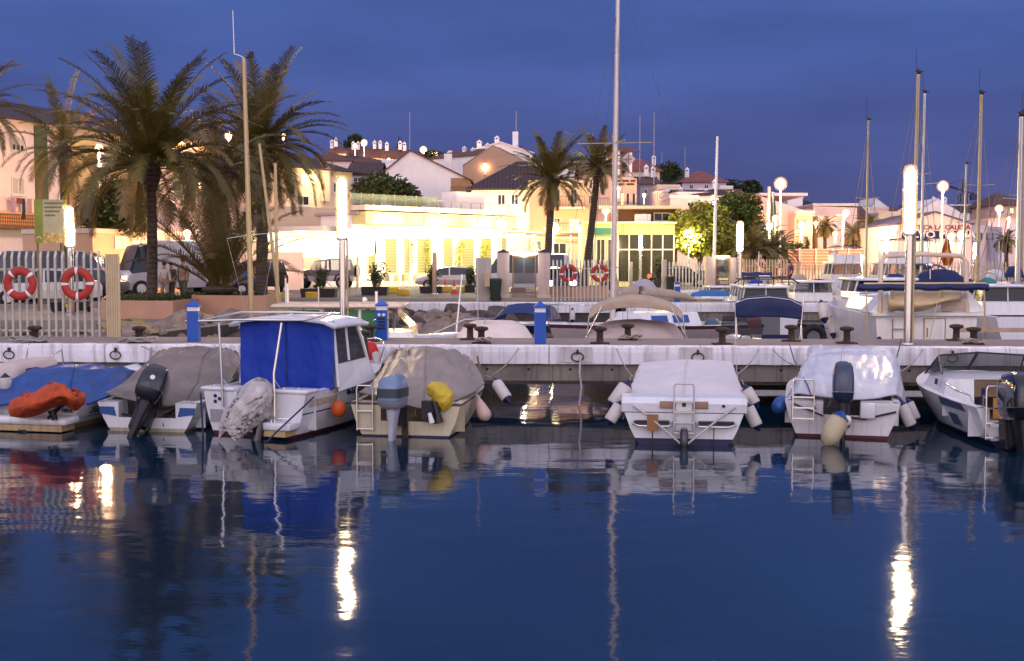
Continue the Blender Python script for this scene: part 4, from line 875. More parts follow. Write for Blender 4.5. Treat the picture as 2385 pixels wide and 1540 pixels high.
for y,h in ((.1,.5),(1.55,.35),(2.3,.3)): mb.tube([(.3,y,1.88),(.3,y,1.88+h)],.035,6)
mb.ball((.2,2.0,1.97),.07,8); pieces(mb,'roof_light',whit,r)
mb=MB(); mb.tube([(-.5,-.1,1.88),(-.5,-.1,2.5)],.03,6); mb.tube([(.5,.9,1.88),(.5,.9,2.3)],.02,6); pieces(mb,'roof_antenna',steel,r)
# pale pink cover
r=bt('pink_covered_boat','small boat hidden under a pale pink cover with sloping sides, beyond the two rusty bollards','motorboat',1150,28.2,180)
H=Hull(4,1.9,.55,.75); H.make(r,[gelg,mat('hull_brown_beige',(.24,.18,.12),.5,var=.2,streak=.3),navy,foul,foul])
r.location.y+=3.6; LOC[r.name]=(Matrix.Translation(r.location)@Matrix.Rotation(R(-180),4,'Z')).inverted()
cloth(r,'pink_cover',tarpp,[[(1055,800,27.9),(1100,798,27.7),(1150,798,27.7),(1200,798,27.7),(1250,800,27.9)],[(1062,786,28.3),(1100,780,28.1),(1150,778,28.1),(1205,780,28.1),(1242,788,28.3)],[(1082,760,29),(1110,753,28.9),(1150,751,28.9),(1195,752,28.9),(1225,762,29)],[(1095,754,30),(1115,749,29.9),(1150,748,29.9),(1190,749,29.9),(1212,756,30)],[(1095,775,31.5),(1115,770,31.5),(1150,768,31.5),(1190,770,31.5),(1212,775,31.5)]],.02,1.4,30,24,3)
rp([pt(1076,640,31),pt(1062,780,28.4)],.02,'thin white whip pole standing at the end of the pale pink cover',m=whit,name='whip_pole')
# blue topped bowrider
r=bt('blue_topped_boat','beige and navy boat with blue canvas top, seen behind the blue pedestal','motorboat',1262,40.8,195)
H=Hull(5.0,2.05,.8,1.0,q=.3); H.make(r,[gel,navy,gelg,mat('hull_beige',(.36,.29,.23),.5,var=.15),foul],stripe=(.5,.66),boot=.4)
arch([[V((-1.0,1.3,.95)),V((-.7,1.25,1.4)),V((0,1.2,1.48)),V((.7,1.25,1.4)),V((1.0,1.3,.95))],[V((-.98,2.4,.98)),V((-.68,2.35,1.42)),V((0,2.3,1.52)),V((.68,2.35,1.42)),V((.98,2.4,.98))],[V((-.95,3.4,.98)),V((-.5,3.2,1.2)),V((0,3.2,1.25)),V((.5,3.2,1.2)),V((.95,3.4,.98))]],'blue_top',canb if 0 else mat('canvas_midnight',(.008,.03,.13),.6,var=.2),r,24,16,.02)
fender(pt(1333,718,41.5),pt(1333,752,41.3),.1,'white fender with blue cap on the bow of the blue topped boat')
# beige sloop with tall mast
r=bt('beige_sloop','beige sloop with maroon rubbing strake and the tallest mast, its boom wrapped in beige cloth','sailing boat',1720,36.5,238)
H=Hull(7.2,2.5,1.0,1.15,q=.3,d=.4); H.make(r,[mat('strake_brown',(.07,.02,.025),.6),mat('hull_mushroom',(.4,.33,.33),.5,var=.1,streak=.15),navy,foul,foul],tc=.35,rail=.1)
mb=MB(); trunkcab(mb,.8,.65,2.2,4.8,1.0,1.42,.1,.5); mb.build('coachroof',gel,r)
for a,b_ in ((2.7,3.3),(3.5,4.1)): flatpatch(r,'coach_window',mat('window_blue',(.03,.08,.3),.1),[(-.79,a,1.12),(-.79,b_,1.12),(-.7,b_,1.34),(-.7,a,1.34)])
flatpatch(r,'coach_window',mat('window_blue',(.03,.08,.3),.1),[(.79,2.7,1.12),(.79,4.1,1.12),(.7,4.0,1.34),(.7,2.8,1.34)])
ms=px(r,1427,690,34.6); ms.z=1.2; top=px(r,1440,-60,34.6)
mb=MB(); mb.tube([ms,ms.lerp(top,.5),top],[.085,.08,.065],10); mb.build('mast',mat('mast_silver',(.6,.53,.5),.4,metal=.4,var=.08),r)
mb=MB(); sp_=px(r,1431,333,34.6); mb.tube([sp_+V((-.75,.2,.0)),sp_,sp_+V((.75,-.2,.0))],.02,6); mb.tube([px(r,1345,335,34.6),px(r,1520,332,34.6)],.015,5); mb.build('spreader',mastm,r)
mb=MB()
for q in ((-.9,-1.2),(.9,-1.2),(-.9,.3),(.9,.3)): mb.tube([top.lerp(ms,.12),V((ms.x+q[0],ms.y+q[1],1.1))],.006,4)
mb.tube([top.lerp(ms,.1),V((0,7.0,1.2))],.008,4); mb.tube([top,V((0,.1,1.1))],.006,4); pieces(mb,'stay',mat('wire_dark',(.1,.09,.1),.5),r)
mb=MB(); bagshape(mb,[ms+V((0,-.1,.75)),ms+V((0,-1.0,.85)),ms+V((0,-2.4,.7)),ms+V((0,-3.1,.55))],[.13,.14,.12,.07],.025,3,14,20); bagshape(mb,[ms+V((0,0,1.5)),ms+V((0,-.1,1.0)),ms+V((0,-.15,.5))],[.07,.1,.1],.02,5,12,12); mb.build('sail_cover',beige,r)
mb=MB(); bagshape(mb,[px(r,1470,682,35.6),px(r,1500,672,35.6),px(r,1525,690,35.6)],[.18,.3,.18],.03,8,16,16,(1,1)); mb.build('spray_cover',mat('canvas_mauve',(.4,.36,.42),.8,var=.1),r)
rail(r,[(-.75,5.0,1.1),(-.75,5.0,1.6),(-.35,6.6,1.7),(0,7.2,1.7),(.35,6.6,1.7),(.75,5.0,1.6)],'pulpit_rail',posts=[((-.5,6.0,1.1),(-.5,6.0,1.66)),((0,7.1,1.2),(0,7.15,1.7)),((-.3,6.7,1.15),(-.3,6.7,1.7))])
text('PALETTA',.19,r,(-1.24,5.0,.72),(pi/2,0,-pi/2),mat('name_plum',(.08,.03,.06),.6),'boat_name')
fender(pt(1590,722,37),pt(1592,750,37),.11,'dark blue fender on the sloop flank beside the bimini frame',m=mat('fender_steel_blue',(.03,.1,.2),.5,var=.2),caps=None)
# beige bimini boat
r=bt('bimini_boat','boat under a sagging beige cover with an arched beige bimini on steel poles','motorboat',1480,28.0,180)
r.location.y+=4.2; LOC[r.name]=(Matrix.Translation(r.location)@Matrix.Rotation(R(-180),4,'Z')).inverted()
H=Hull(4.4,2.2,.6,.85); H.make(r,[gelg,MT['hull_brown_beige'],navy,foul,foul])
cloth(r,'beige_cover',mat('cover_mauve_beige',(.46,.36,.34),.75,var=.12,bump=.15),[[(1362,800,28.2),(1420,800,27.8),(1482,800,27.8),(1545,800,27.8),(1606,800,28.2)],[(1372,782,28.6),(1420,770,28.4),(1482,765,28.4),(1545,772,28.4),(1592,784,28.6)],[(1392,758,29.5),(1430,748,29.4),(1482,744,29.4),(1535,748,29.4),(1575,758,29.5)],[(1400,760,31),(1430,750,31),(1482,747,31),(1535,750,31),(1568,762,31)]],.03,1.2,30,24,5)
arch([[px(r,*q) for q in row] for row in ([(1371,744,28.3),(1402,726,28.3),(1480,716,28.3),(1560,726,28.3),(1594,748,28.3)],[(1373,726,28.5),(1403,704,28.4),(1480,690,28.4),(1558,706,28.4),(1591,732,28.5)],[(1375,718,29.2),(1405,700,29.2),(1480,686,29.2),(1556,702,29.2),(1588,726,29.2)],[(1380,722,30),(1410,704,30),(1480,694,30),(1552,706,30),(1582,728,30)])],'bimini_top',beige,r,30,20,.02)
mb=MB()
for a,b_ in (((1372,735),(1366,795)),((1590,738),(1598,795)),((1402,714),(1362,792)),((1562,714),(1602,792))): mb.tube([px(r,*a,28.3),px(r,*b_,28.3)],.016,6)
pieces(mb,'bimini_pole',steel,r)
# navy canopy day boat
r=bt('navy_canopy_boat','open day boat with navy canopy, red ball and helm visible beneath it','motorboat',1792,28.0,0)
H=Hull(4.8,1.9,.72,.85); H.make(r,[gel,gel,navy,foul,foul],floor=.35)
arch([[px(r,*q) for q in row] for row in ([(1713,745,28.2),(1716,738,28.2),(1740,740,28.2),(1790,738,28.2),(1845,742,28.2),(1866,745,28.2)],[(1713,712,28.2),(1725,704,28.2),(1750,698,28.2),(1792,694,28.2),(1840,700,28.2),(1868,712,28.2)],[(1716,705,28.5),(1728,696,28.5),(1755,690,28.5),(1792,688,28.5),(1838,694,28.5),(1864,706,28.5)],[(1722,704,29.5),(1732,698,29.5),(1758,692,29.5),(1792,690,29.5),(1834,696,29.5),(1860,704,29.5)])],'navy_canopy',navc,r,34,20,.02)
mb=MB(); mb.tube([px(r,1714,705,28.19),px(r,1740,696,28.15),px(r,1792,692,28.15),px(r,1840,698,28.15),px(r,1868,712,28.19)],.008,5); mb.build('piping',whit,r)
mb=MB()
for a,b_ in (((1713,745),(1715,800)),((1866,745),(1868,800)),((1711,690),(1718,800)),((1872,690),(1862,800))): mb.tube([px(r,*a,28.3),px(r,*b_,28.2)],.014,6)
pieces(mb,'canopy_pole',steel,r)
mb=MB(); mb.box(-.8,-.1,1.5,1.9,.5,1.0,0); mb.box(.0,.75,.1,.4,.72,.95,0); pieces(mb,'locker',gel,r); mb=MB(); mb.box(.05,.5,.09,.1,.76,.9); mb.build('locker_door',mat('locker_tan',(.45,.32,.16),.5),r)
mb=MB(); mb.tube([(-.4+.16*math.cos(a),.9,.95+.16*math.sin(a)) for a in [2*pi*k/16 for k in range(17)]],.014,6,caps=False); mb.tube([(-.4,.9,.95),(-.4,1.3,.8)],.03,6); mb.build('helm_wheel',blk2,r)
flatpatch(r,'windscreen',glas,[(-.8,2.4,1.0),(.8,2.4,1.0),(.75,2.2,1.5),(-.75,2.2,1.5)])
fender(pt(1757,735,31),pt(1757,768,31),.2,'faded pink ball fender seen under the navy canopy',m=mat('buoy_pink',(.6,.16,.16),.5),caps=None,shape='ball')
# cabin boat with radar behind it
def cabinboat(name,label,u,Y,yaw,L,B,hs,zc,zr,top=gel,win=glasd,extras=(),cat='cabin cruiser',hullm=None,fl=0):
    r=bt(name,label,cat,u,Y,yaw); H=Hull(L,B,hs,hs*1.25,q=.25,d=.35); H.make(r,[gel,hullm or gel,navy,navy,foul],floor=.4,tc=.6)
    mb=MB(); trunkcab(mb,B*.42,B*.38,L*.3,L*.68,hs,zc,.05,.35); mb.build('cabin',gel,r)
    mb=MB(); trunkcab(mb,B*.4,B*.36,L*.3+.02,L*.62,zc+.003,zr,.05,.45); mb.build('wheelhouse_glass',glas if fl or Y>50 else win,r)
    mb=MB()
    for sd in (-1,1):
        for y in (.31,.45,.58): mb.tube([(sd*B*.405,L*y,zc),(sd*B*.365,L*y,zr)],.03,6)
    mb.tube([(0,L*.3,zc),(0,L*.3+.05,zr)],.03,6); pieces(mb,'window_post',whit,r)
    mb=MB(); mb.rbox(-B*.41,B*.41,L*.26,L*.6,zr,zr+.1,.04); mb.build('roof',top,r)
    mb=MB(); mb.tube([H.p(.6,H.h(.6)),H.p(.62,H.h(.6)+.5),H.p(.97,H.h(.97)+.5),H.p(.62,H.h(.6)+.5,-1),H.p(.6,H.h(.6),-1)],.02,6); mb.build('bow_rail',steel,r)
    if fl:
        mb=MB(); trunkcab(mb,B*.36,B*.34,L*.3,L*.5,zr+.104,zr+.104+fl*.45,.0,-.05); mb.build('flybridge',gel,r)
        mb=MB(); mb.tube([(-B*.35,L*.28,zr+.1),(-B*.33,L*.32,zr+fl*1.0),(B*.33,L*.32,zr+fl*1.0),(B*.35,L*.28,zr+.1)],.04,6); mb.build('radar_arch',gel,r)
        if fl>.8: arch([[V((x*B*.38,L*y,zr+fl+.12-.15*x*x)) for x in (-1,-.5,0,.5,1)] for y in (.25,.4,.55)],'flybridge_canopy',navc,r,16,6)
    return r,H
r,H=cabinboat('radar_cabin_boat','cabin boat with white radar dome and dark roof rack, behind the navy canopy',1800,45,4,6.5,2.3,.95,1.3,1.85)
mb=MB(); mb.lathe([(.05,1.95),(.05,2.15),(.3,2.18),(.32,2.28),(.2,2.36)],(0,2.4,0),14); mb.build('radar_dome',whit,r)
mb=MB()
for y in (1.9,2.4,2.9): mb.box(-1.1,1.1,y,y+.05,2.2,2.24)
for x in (-.9,-.3,.3,.9): mb.box(x-.03,x+.03,1.9,2.95,2.24,2.27); mb.tube([(x,1.92,1.93),(x,1.92,2.22)],.02,5)
mb.tube([(-1.3,1.7,2.05),(-.9,2,2.3),(.9,2,2.3),(1.3,1.7,2.05)],.03,6); mb.build('roof_rack',blk2,r)
# navy rolled awning boat behind
r,H=cabinboat('rolled_awning_boat','boat whose rolled navy awning stretches level above the radar cabin boat',1765,56,3,6,2.2,.9,1.2,1.7)
mb=MB(); rows=[[px(r,u,v+(2 if k%2 else 0),55.5+dy) for k,u in enumerate((1724,1745,1765,1782,1798))] for v,dy in ((650,0),(636,0),(634,.4),(648,.6))]; mb.surf(rows,20,8); mb.build('awning_roll',navc,r,th=.02)
mb=MB(); mb.tube([px(r,1730,650,55.5),px(r,1730,690,55.5)],.03,6); mb.tube([px(r,1795,650,55.5),px(r,1795,690,55.5)],.03,6); pieces(mb,'awning_pole',steel,r)
# trawler with tan tarp
r=bt('white_trawler','white trawler with stern door, tan tarp under its arch and furled navy awning','trawler',2155,28.7,0)
H=Hull(7.5,2.6,1.58,1.8,tr=.97,q=.1,d=.4); H.make(r,[gel,gel,navy,navy,foul],tc=.9,floor=1.3,stripe=(.3,.31))
mb=MB(); mb.box(-1.38,1.42,-.14,.1,1.58,1.66); mb.build('deck_lip',gel,r)
for sd in (-1,1):
    mb=MB(); mb.add([(sd*1.42,-.02,1.66),(sd*.98,-.02,1.66),(sd*.98,-.02,2.15),(sd*1.42,.8,1.66),(sd*.98,.8,2.1)],[(0,1,2),(0,2,4,3)]); mb.build('bulwark_wing',gel,r,th=.05)
mb=MB(); mb.box(-.05,.45,-.02,-.006,.82,1.5); mb.build('stern_door',gel,r)
mb=MB(); mb.tube([(-.06,-.02,.8),(-.06,-.02,1.51),(.46,-.02,1.51),(.46,-.02,.8)],.012,5); mb.box(.0,.02,-.05,-.02,1.05,1.28); mb.build('door_frame',wood,r)
mb=MB()
for z in (1.0,1.25): mb.tube([(-.85,-.08,z),(-.42,-.08,z)],.014,6)
for x in (-.86,-.41): mb.tube([(x,-.08,.7),(x,-.08,1.5)],.014,6)
mb.build('boarding_ladder',mat('ladder_dark',(.2,.15,.15),.5),r)
mb=MB(); mb.lathe([(.07,0),(.07,-.01)],(-1.17,-.012,1.0),5,0,'Y'); mb.build('star_emblem',navc,r)
cloth(r,'tan_tarp',mat('tarp_tan',(.5,.38,.23),.75,var=.12,bump=.2),[[(2070,728,28.3),(2090,724,28.2),(2120,727,28.2),(2160,722,28.1),(2200,706,28.2),(2238,703,28.4)],[(2068,705,28.2),(2095,706,28.0),(2125,708,28),(2165,706,28),(2205,698,28.1),(2238,692,28.3)],[(2072,688,28.4),(2100,685,28.4),(2130,686,28.4),(2165,686,28.4),(2205,684,28.4),(2238,684,28.4)],[(2075,672,28.8),(2100,671,28.8),(2130,671,28.8),(2165,671,28.8),(2205,671,28.8),(2236,671,28.8)]],.03,2,34,20,3)
mb=MB(); mb.tube([px(r,2050,732,28.6),px(r,2052,612,29),px(r,2062,597,29),px(r,2150,592,29),px(r,2238,596,29),px(r,2250,610,29),px(r,2252,732,28.6)],.06,8); mb.build('stern_arch',mat('arch_cream',(.6,.47,.38),.5),r)
mb=MB(); rows=[[px(r,u,v+(1.5 if k%2 else -1),28.1+dy) for k,u in enumerate((1998,2030,2065,2100,2135,2170,2205,2240,2275,2303))] for v,dy in ((662,0),(672,-.05),(674,.15),(662,.2))]; mb.surf(rows,50,8,.02,4); mb.build('furled_awning',navc,r,th=.02)
mb=MB(); mb.tube([px(r,2012,661,28.1),px(r,2295,660,28.1)],.03,8)
for u in (2017,2292): mb.tube([px(r,u,664,28.1),px(r,u+3,795,28.1)],.02,6)
for u in (2080,2195): mb.tube([px(r,u,672,28.1),px(r,u,728,28.3)],.016,6)
mb.tube([px(r,2190,672,28.1),px(r,2165,792,27.9)],.012,6)
pieces(mb,'awning_tube',mastm,r)
mb=MB(); trunkcab(mb,1.1,1.05,.6,3.2,1.66,2.0,.1,.3); mb.build('cabin',gel,r)
mb=MB(); mb.rbox(.35,1.0,-.06,.0,1.7,2.0,.05); mb.build('hatch_window',mat('arch_cream',(.6,.47,.38),.5),r)
mb=MB(); mb.box(-.2,1.9,-.6,-.45,1.22,1.32); o=mb.build('gangway_plank',mat('plank_weathered',(.4,.28,.2),.8,var=.3),None); o.location=(r.location.x+.6,r.location.y-.3,0); meta(o,'weathered gangway plank lying on the pier before the white trawler','gangway')
# boats around the trawler
r,H=cabinboat('blue_grey_cruiser','pale blue-grey cruiser with slatted foredeck and dark-red cabin lamps, left of the trawler tarp',1985,41,180,6.2,2.5,1.25,1.95,2.3)
r.location.y+=0
fender(pt(1912,700,33),pt(1922,752,32.6),.13,'white fender with navy cap slanting at the grey bow by the black tyre')
fender(pt(1940,732,33),pt(1942,788,32.6),.12,'white fender hanging straight at the grey bow by the black tyre')
mb=MB(); mb.ring([[V((math.cos(a)*(.26+.09*math.cos(b_)),.09*math.sin(b_),math.sin(a)*(.26+.09*math.cos(b_)))) for b_ in [2*pi*k/8 for k in range(8)]] for a in [2*pi*i/20 for i in range(21)]],True,False); mb.v=[q+pt(1895,785,31) for q in mb.v]; solo(mb,'tyre_fender',tyre,'black tyre used as fender low at the pier beside the navy canopy boat','tyre')
r,H=cabinboat('flybridge_cruiser','brightly lit white flybridge cruiser before the far fence, under the flagpole lamp',1992,66,2,7,2.2,1.4,2.2,2.8,fl=1.0)
r,H=cabinboat('bluetop_cruiser','large white cruiser with navy flybridge canopy flying the red and yellow flag',2150,60,2,9,3.1,1.4,2.2,2.8,fl=1.3)
mb=MB(); rows=[[pt(u,v,46.5+dy) for u,v,dy in row] for row in ([(2203,556,0),(2207,555,0),(2212,558,0)],[(2196,575,-.2),(2207,578,.1),(2214,582,-.1)],[(2192,597,.1),(2206,600,-.2),(2219,605,.2)],[(2197,620,0),(2204,618,.1),(2212,622,0)])]
fm=bpy.data.materials.new('flag_red_yellow'); fm.use_nodes=True; nn=fm.node_tree.nodes; ll=fm.node_tree.links; tc=nn.new('ShaderNodeTexCoord'); s_=nn.new('ShaderNodeSeparateXYZ'); ll.new(tc.outputs['Generated'],s_.inputs[0]); cr=nn.new('ShaderNodeValToRGB'); cr.color_ramp.interpolation='CONSTANT'; e=cr.color_ramp.elements; e[0].position=0; e[0].color=(.5,.03,.02,1); e[1].position=.3; e[1].color=(.75,.35,.02,1); q=e.new(.62); q.color=(.5,.03,.02,1); ll.new(s_.outputs[0],cr.inputs[0]); ll.new(cr.outputs[0],nn['Principled BSDF'].inputs['Base Color'])
mb.surf(rows,14,20,.02,4); solo(mb,'flag',fm,'red and yellow flag drooping from its staff above the navy cabin cover','flag',th=.01)
mb=MB(); mb.tube([pt(2206,552,46.5),pt(2210,660,46.5)],.025,6); solo(mb,'flagstaff',alu,'short staff carrying the red and yellow flag','flagstaff')
r,H=cabinboat('navy_cover_cruiser','cruiser with its whole cabin under a navy cover, behind the trawler arch',2185,47,4,7,2.6,1.1,1.3,1.5)
arch([[px(r,*q) for q in row] for row in ([(2125,662,46.2),(2145,662,46),(2185,662,46),(2225,662,46),(2250,664,46.2)],[(2130,648,46.4),(2148,636,46.3),(2185,630,46.2),(2222,634,46.3),(2246,650,46.4)],[(2134,645,48),(2150,634,48),(2185,628,48),(2220,632,48),(2240,645,48)])],'navy_cover',navc,r,30,18,.04)
mb=MB(); mb.ball(px(r,2166,618,46),.15,12); mb.tube([px(r,2166,622,46),px(r,2166,650,46)],.03,6); mb.build('searchlight',steel,r)
r,H=cabinboat('black_bimini_boat','boat with a black ribbed bimini arch just in front of the navy covered cruiser',2125,50,3,6,2.4,1.0,1.3,1.6)
arch([[px(r,*q) for q in row] for row in ([(2085,640,49),(2110,622,49),(2150,618,49),(2190,622,49),(2215,640,49)],[(2085,636,50),(2110,618,50),(2150,614,50),(2190,618,50),(2215,636,50)])],'bimini_top',rub,r,20,8,.02)
r,H=cabinboat('low_blue_covered_boat','low boat with bright blue flat cover beside the far fence',1652,56,4,5,2.1,.7,.85,1.0)
arch([[px(r,*q) for q in row] for row in ([(1607,690,55.4),(1630,690,55.2),(1655,690,55.2),(1685,690,55.2),(1700,689,55.4)],[(1610,684,55.6),(1632,678,55.6),(1655,677,55.6),(1685,678,55.6),(1698,682,55.6)],[(1615,682,57),(1635,677,57),(1655,676,57),(1680,677,57),(1694,681,57)])],'blue_cover',mat('cover_bright_blue',(.02,.12,.35),.5,var=.15),r,24,12,.02)
r,H=cabinboat('grey_cuddy_boat','grey-blue cuddy boat between the radar cabin boat and the pale cruiser',1925,52,-4,6,2.3,.95,1.5,1.95,hullm=gelg)
r,H=cabinboat('teal_cover_boat','boat with beige hooped bimini and a teal engine cover beyond the trawler',2302,50.6,-3,6,2.4,1.0,1.2,1.4)
arch([[px(r,*q) for q in row] for row in ([(2262,668,49.6),(2272,648,49.6),(2300,636,49.6),(2328,648,49.6),(2336,668,49.6)],[(2264,664,50.6),(2274,645,50.6),(2300,633,50.6),(2326,645,50.6),(2334,664,50.6)])],'bimini_hoop',beige,r,20,6,.01)
mb=MB(); bagshape(mb,[px(r,2285,668,49.5),px(r,2300,662,49.5),px(r,2318,668,49.5)],[.15,.3,.15],.03,3,14,12); mb.build('teal_cover',mat('canvas_teal',(.03,.22,.22),.6),r)
for u_,Y_,yw,L_,B_,hs_,zc_,zr_,lb_ in ((2055,64,-5,6,2.2,.9,1.4,1.9,'small cabin boat between the flybridge cruiser and the trawler arch'),(2345,56,6,6,2.2,.9,1.3,1.8,'white cabin boat behind the far blue pedestal'),(2255,64,-3,6,2.1,.9,1.4,1.9,'white cabin boat under the short tube light column'),(1885,62,3,6,2.1,.8,1.2,1.6,'low cabin boat before the warm slatted fence'),(1700,62,-4,5,2,.7,1.1,1.5,'little cabin boat at the far gate'),(2390,40,3,6,2.3,1.0,1.5,2.0,'white cabin boat at the picture edge beyond the gangway plank')):
    cabinboat('small_cabin_boat',lb_,u_,Y_,yw,L_,B_,hs_,zc_,zr_)
for k,(u_,Y_,w_,v0_,v1_,cm_,lb_) in enumerate(((1905,57,48,652,668,navc,'boat with a navy fitted cover between the radar cabin boat and the pale cruiser'),(2085,54,56,640,660,navc,'boat under a navy cover just left of the tallest tube light'),(2240,53,40,646,664,canb,'boat under a bright blue cover right of the trawler arch'),(2362,60,46,622,640,navc,'boat with a navy cover at the far right fence'),(1860,68,40,640,652,beige,'boat with a beige cover before the warm slatted fence'),(2140,66,60,606,622,navc,'tall boat with a navy dodger behind the black bimini'),(1760,70,36,650,660,canb,'blue covered boat at the far gate'),(2318,66,44,630,645,tarpw,'boat under a white cover near the boat shop wing'))):
    r,H=cabinboat('covered_boat',lb_,u_,Y_,(-4,3,5,-3,2,-5,4,0)[k],6,2.3,.95,1.25,1.5)
    a=w_/2; arch([[px(r,*q) for q in row] for row in ([(u_-a,v1_+8,Y_-.9),(u_-a*.6,v1_+6,Y_-1),(u_,v1_+6,Y_-1),(u_+a*.6,v1_+6,Y_-1),(u_+a,v1_+8,Y_-.9)],[(u_-a*.95,v1_-3,Y_-.6),(u_-a*.6,v0_+2,Y_-.7),(u_,v0_,Y_-.7),(u_+a*.6,v0_+2,Y_-.7),(u_+a*.95,v1_-3,Y_-.6)],[(u_-a*.9,v1_-4,Y_+1.5),(u_-a*.6,v0_+1,Y_+1.5),(u_,v0_-1,Y_+1.5),(u_+a*.6,v0_+1,Y_+1.5),(u_+a*.9,v1_-4,Y_+1.5)])],'fitted_cover',cm_,r,24,14,.03)
    mb=MB(); mb.tube([px(r,u_+a*.4,v0_,Y_),px(r,u_+a*.42,v0_-40-k*4,Y_)],.022,5); mb.build('whip_antenna',whit,r)
# dinghies with dark outboards by the second pier
r=bt('dark_dinghy','dark inflatable dinghy with grey-blue outboard lying before the second pier','dinghy',1655,36,20)
H=Hull(3.2,1.6,.4,.5); H.make(r,[rub,rub,rub,rub,foul],inner=rub,deckm_=rub); outboard(r,(.1,-.05,.4),4,0,1.3,(mat('cowl_steel',(.06,.1,.15),.3),mat('cowl_steel2',(.1,.12,.16),.3),blk2))
r=bt('white_dinghy','little grey-white dinghy stowed under the second pier edge beside the bimini boat','dinghy',1570,46.2,-12)
H=Hull(3.2,1.6,.5,.6); H.make(r,[gelg,gelg,navy,foul,foul])
# sailing boats with masts (hull, cover, mast, rigging)
def sailboat(label,ut,vt,ub,vb,Y,L=7,yaw=5,m=mastm,spr=None,cover=navc,rad=.07,ant=True,hullm=None):
    r=bt('sailing_boat',label,'sailing boat',ub,Y-L*.45,yaw,'sailing boats with bare masts'); H=Hull(L,L*.3,.85,1.05,d=.4,q=.3); H.make(r,[gel,hullm or gel,navy,navy,foul],tc=.35)
    mb=MB(); trunkcab(mb,L*.1,L*.085,L*.35,L*.68,.9,1.3,.1,.5); mb.build('coachroof',gel,r)
    b0=px(r,ub,vb,Y); b0.z=1.1; t=px(r,ut,vt,Y); mb=MB(); mb.tube([b0,t],[rad,rad*.75],8); mb.build('mast',m,r)
    mb=MB(); mb.ball(t,rad*1.3,8); mb.tube([t,t+V((.25,0,.02))],.02,5)
    if ant: mb.tube([t+V((-.1,0,0)),t+V((-.12,0,1.1))],.012,4)
    mb.build('masthead',blk2,r)
    c=MB(); bagshape(c,[b0+V((0,-.1,.7)),b0+V((0,-L*.17,.8)),b0+V((0,-L*.33,.65))],[.14,.17,.1],.03,int(ut),12,14); c.build('sail_cover',cover,r)
    s=MB()
    for q in ((-1,.0),(1,.0)): s.tube([t.lerp(b0,.08),V((b0.x+q[0]*L*.13,b0.y,1.0))],.017,4)
    s.tube([t.lerp(b0,.05),V((0,L,1.1))],.018,4); s.tube([t,V((0,.05,1.0))],.017,4); pieces(s,'stay',mat('wire_grey',(.2,.19,.22),.5),r)
    h=t.lerp(b0,spr or .45); s=MB(); s.tube([h+V((-L*.09,-.1,.05)),h,h+V((L*.09,-.1,.05))],.02,5); s.build('spreader',m,r)
    return r
sailboat('sailboat with plain mast between the sodium lamp post and the tall tube light',2023,278,2017,600,64,7)
sailboat('sailboat whose mast rises beside the tallest tube light, thicker and pale gold',2139,168,2128,600,58,8,rad=.11)
sailboat('sailboat with grey mast and wind sensor, next to the pale gold mast',2154,214,2146,600,62,8,rad=.09,m=alu)
sailboat('sailboat with the short mast before the crane',2251,380,2243,640,62,6,m=alu,ant=False)
sailboat('sailboat with tall mast and white radar halfway up, before the boat shop corner',2286,216,2276,640,58,8,rad=.1)
sailboat('sailboat with thick mast at the picture edge and beige wrapped boom',2379,266,2370,650,52,8,rad=.12,cover=beige,m=alu,ant=False)
sailboat('sailboat with mast rising behind the thick edge mast, navy boom cover',2386,262,2376,640,60,8,rad=.14,m=mastm)
mb=MB(); c_=pt(2285,460,57.6); mb.box(c_.x-.35,c_.x+.35,c_.y-.2,c_.y+.2,c_.z-.12,c_.z+.12); 
# slim masts on the quay
def pole(label,ut,vt,ub,vb,Y,r0=.09,r1=.06,m=mastm,name='mast',extra=None,cat='mast',zb=1.2):
    b0=pt(ub,vb,Y); b0.z=zb; t=pt(ut,vt,Y); root=thing(name,label,cat,b0); d=t-b0
    mb=MB(); mb.tube([(0,0,0),d*.5,d],[r0,(r0+r1)/2,r1],10); mb.build('pole_shaft',m,root)
    if extra: extra(root,d)
    return root
def wx(root,d):
    mb=MB(); mb.tube([d,d+V((-.12,0,.06)),d+V((-.26,0,.1)),d+V((-.26,0,.28))],.022,6); mb.build('side_arm',alu,root)
    mb=MB(); mb.tube([d+V((-.26,0,.28)),d+V((-.28,0,1.25))],.014,5); mb.build('whip_antenna',whit,root)
    mb=MB(); mb.tube([d,d+V((.24,0,.04))],.022,6); mb.tube([d+V((.2,0,.02)),d+V((.2,0,.16))],.06,10); mb.build('wind_sensor',blk2,root)
    mb=MB(); mb.tube([d+V((.1,0,.05)),d+V((.1,0,.27))],.008,5); mb.tube([d+V((0,0,.27)),d+V((.2,0,.27))],.015,5); mb.build('wind_vane',lifer,root)
    h=d*.34; mb=MB(); mb.tube([h+V((-.6,0,-.1)),h,h+V((.75,0,.05))],.013,5); mb.tube([h+V((-.6,0,-.1)),V((-.1,0,.1))],.005,4); mb.tube([h+V((.75,0,.05)),V((.2,0,.1))],.005,4); mb.build('spreader',alu,root)
pole('tall golden mast with whip antenna and wind sensor, rising before the palms',568,135,586,735,31.5,.075,.055,extra=wx)
pole('short golden mast beside the tall one, before the black off-roader',641,380,647,730,33,.055,.045)
pole('slanting pale spar leaning among the palm fronds',604,335,656,730,34,.06,.04,name='spar')
pole('white flagpole standing at the gate pillar, before the leafy lit tree',1671,318,1662,592,72,.12,.07,m=whit,name='flagpole',cat='flagpole')
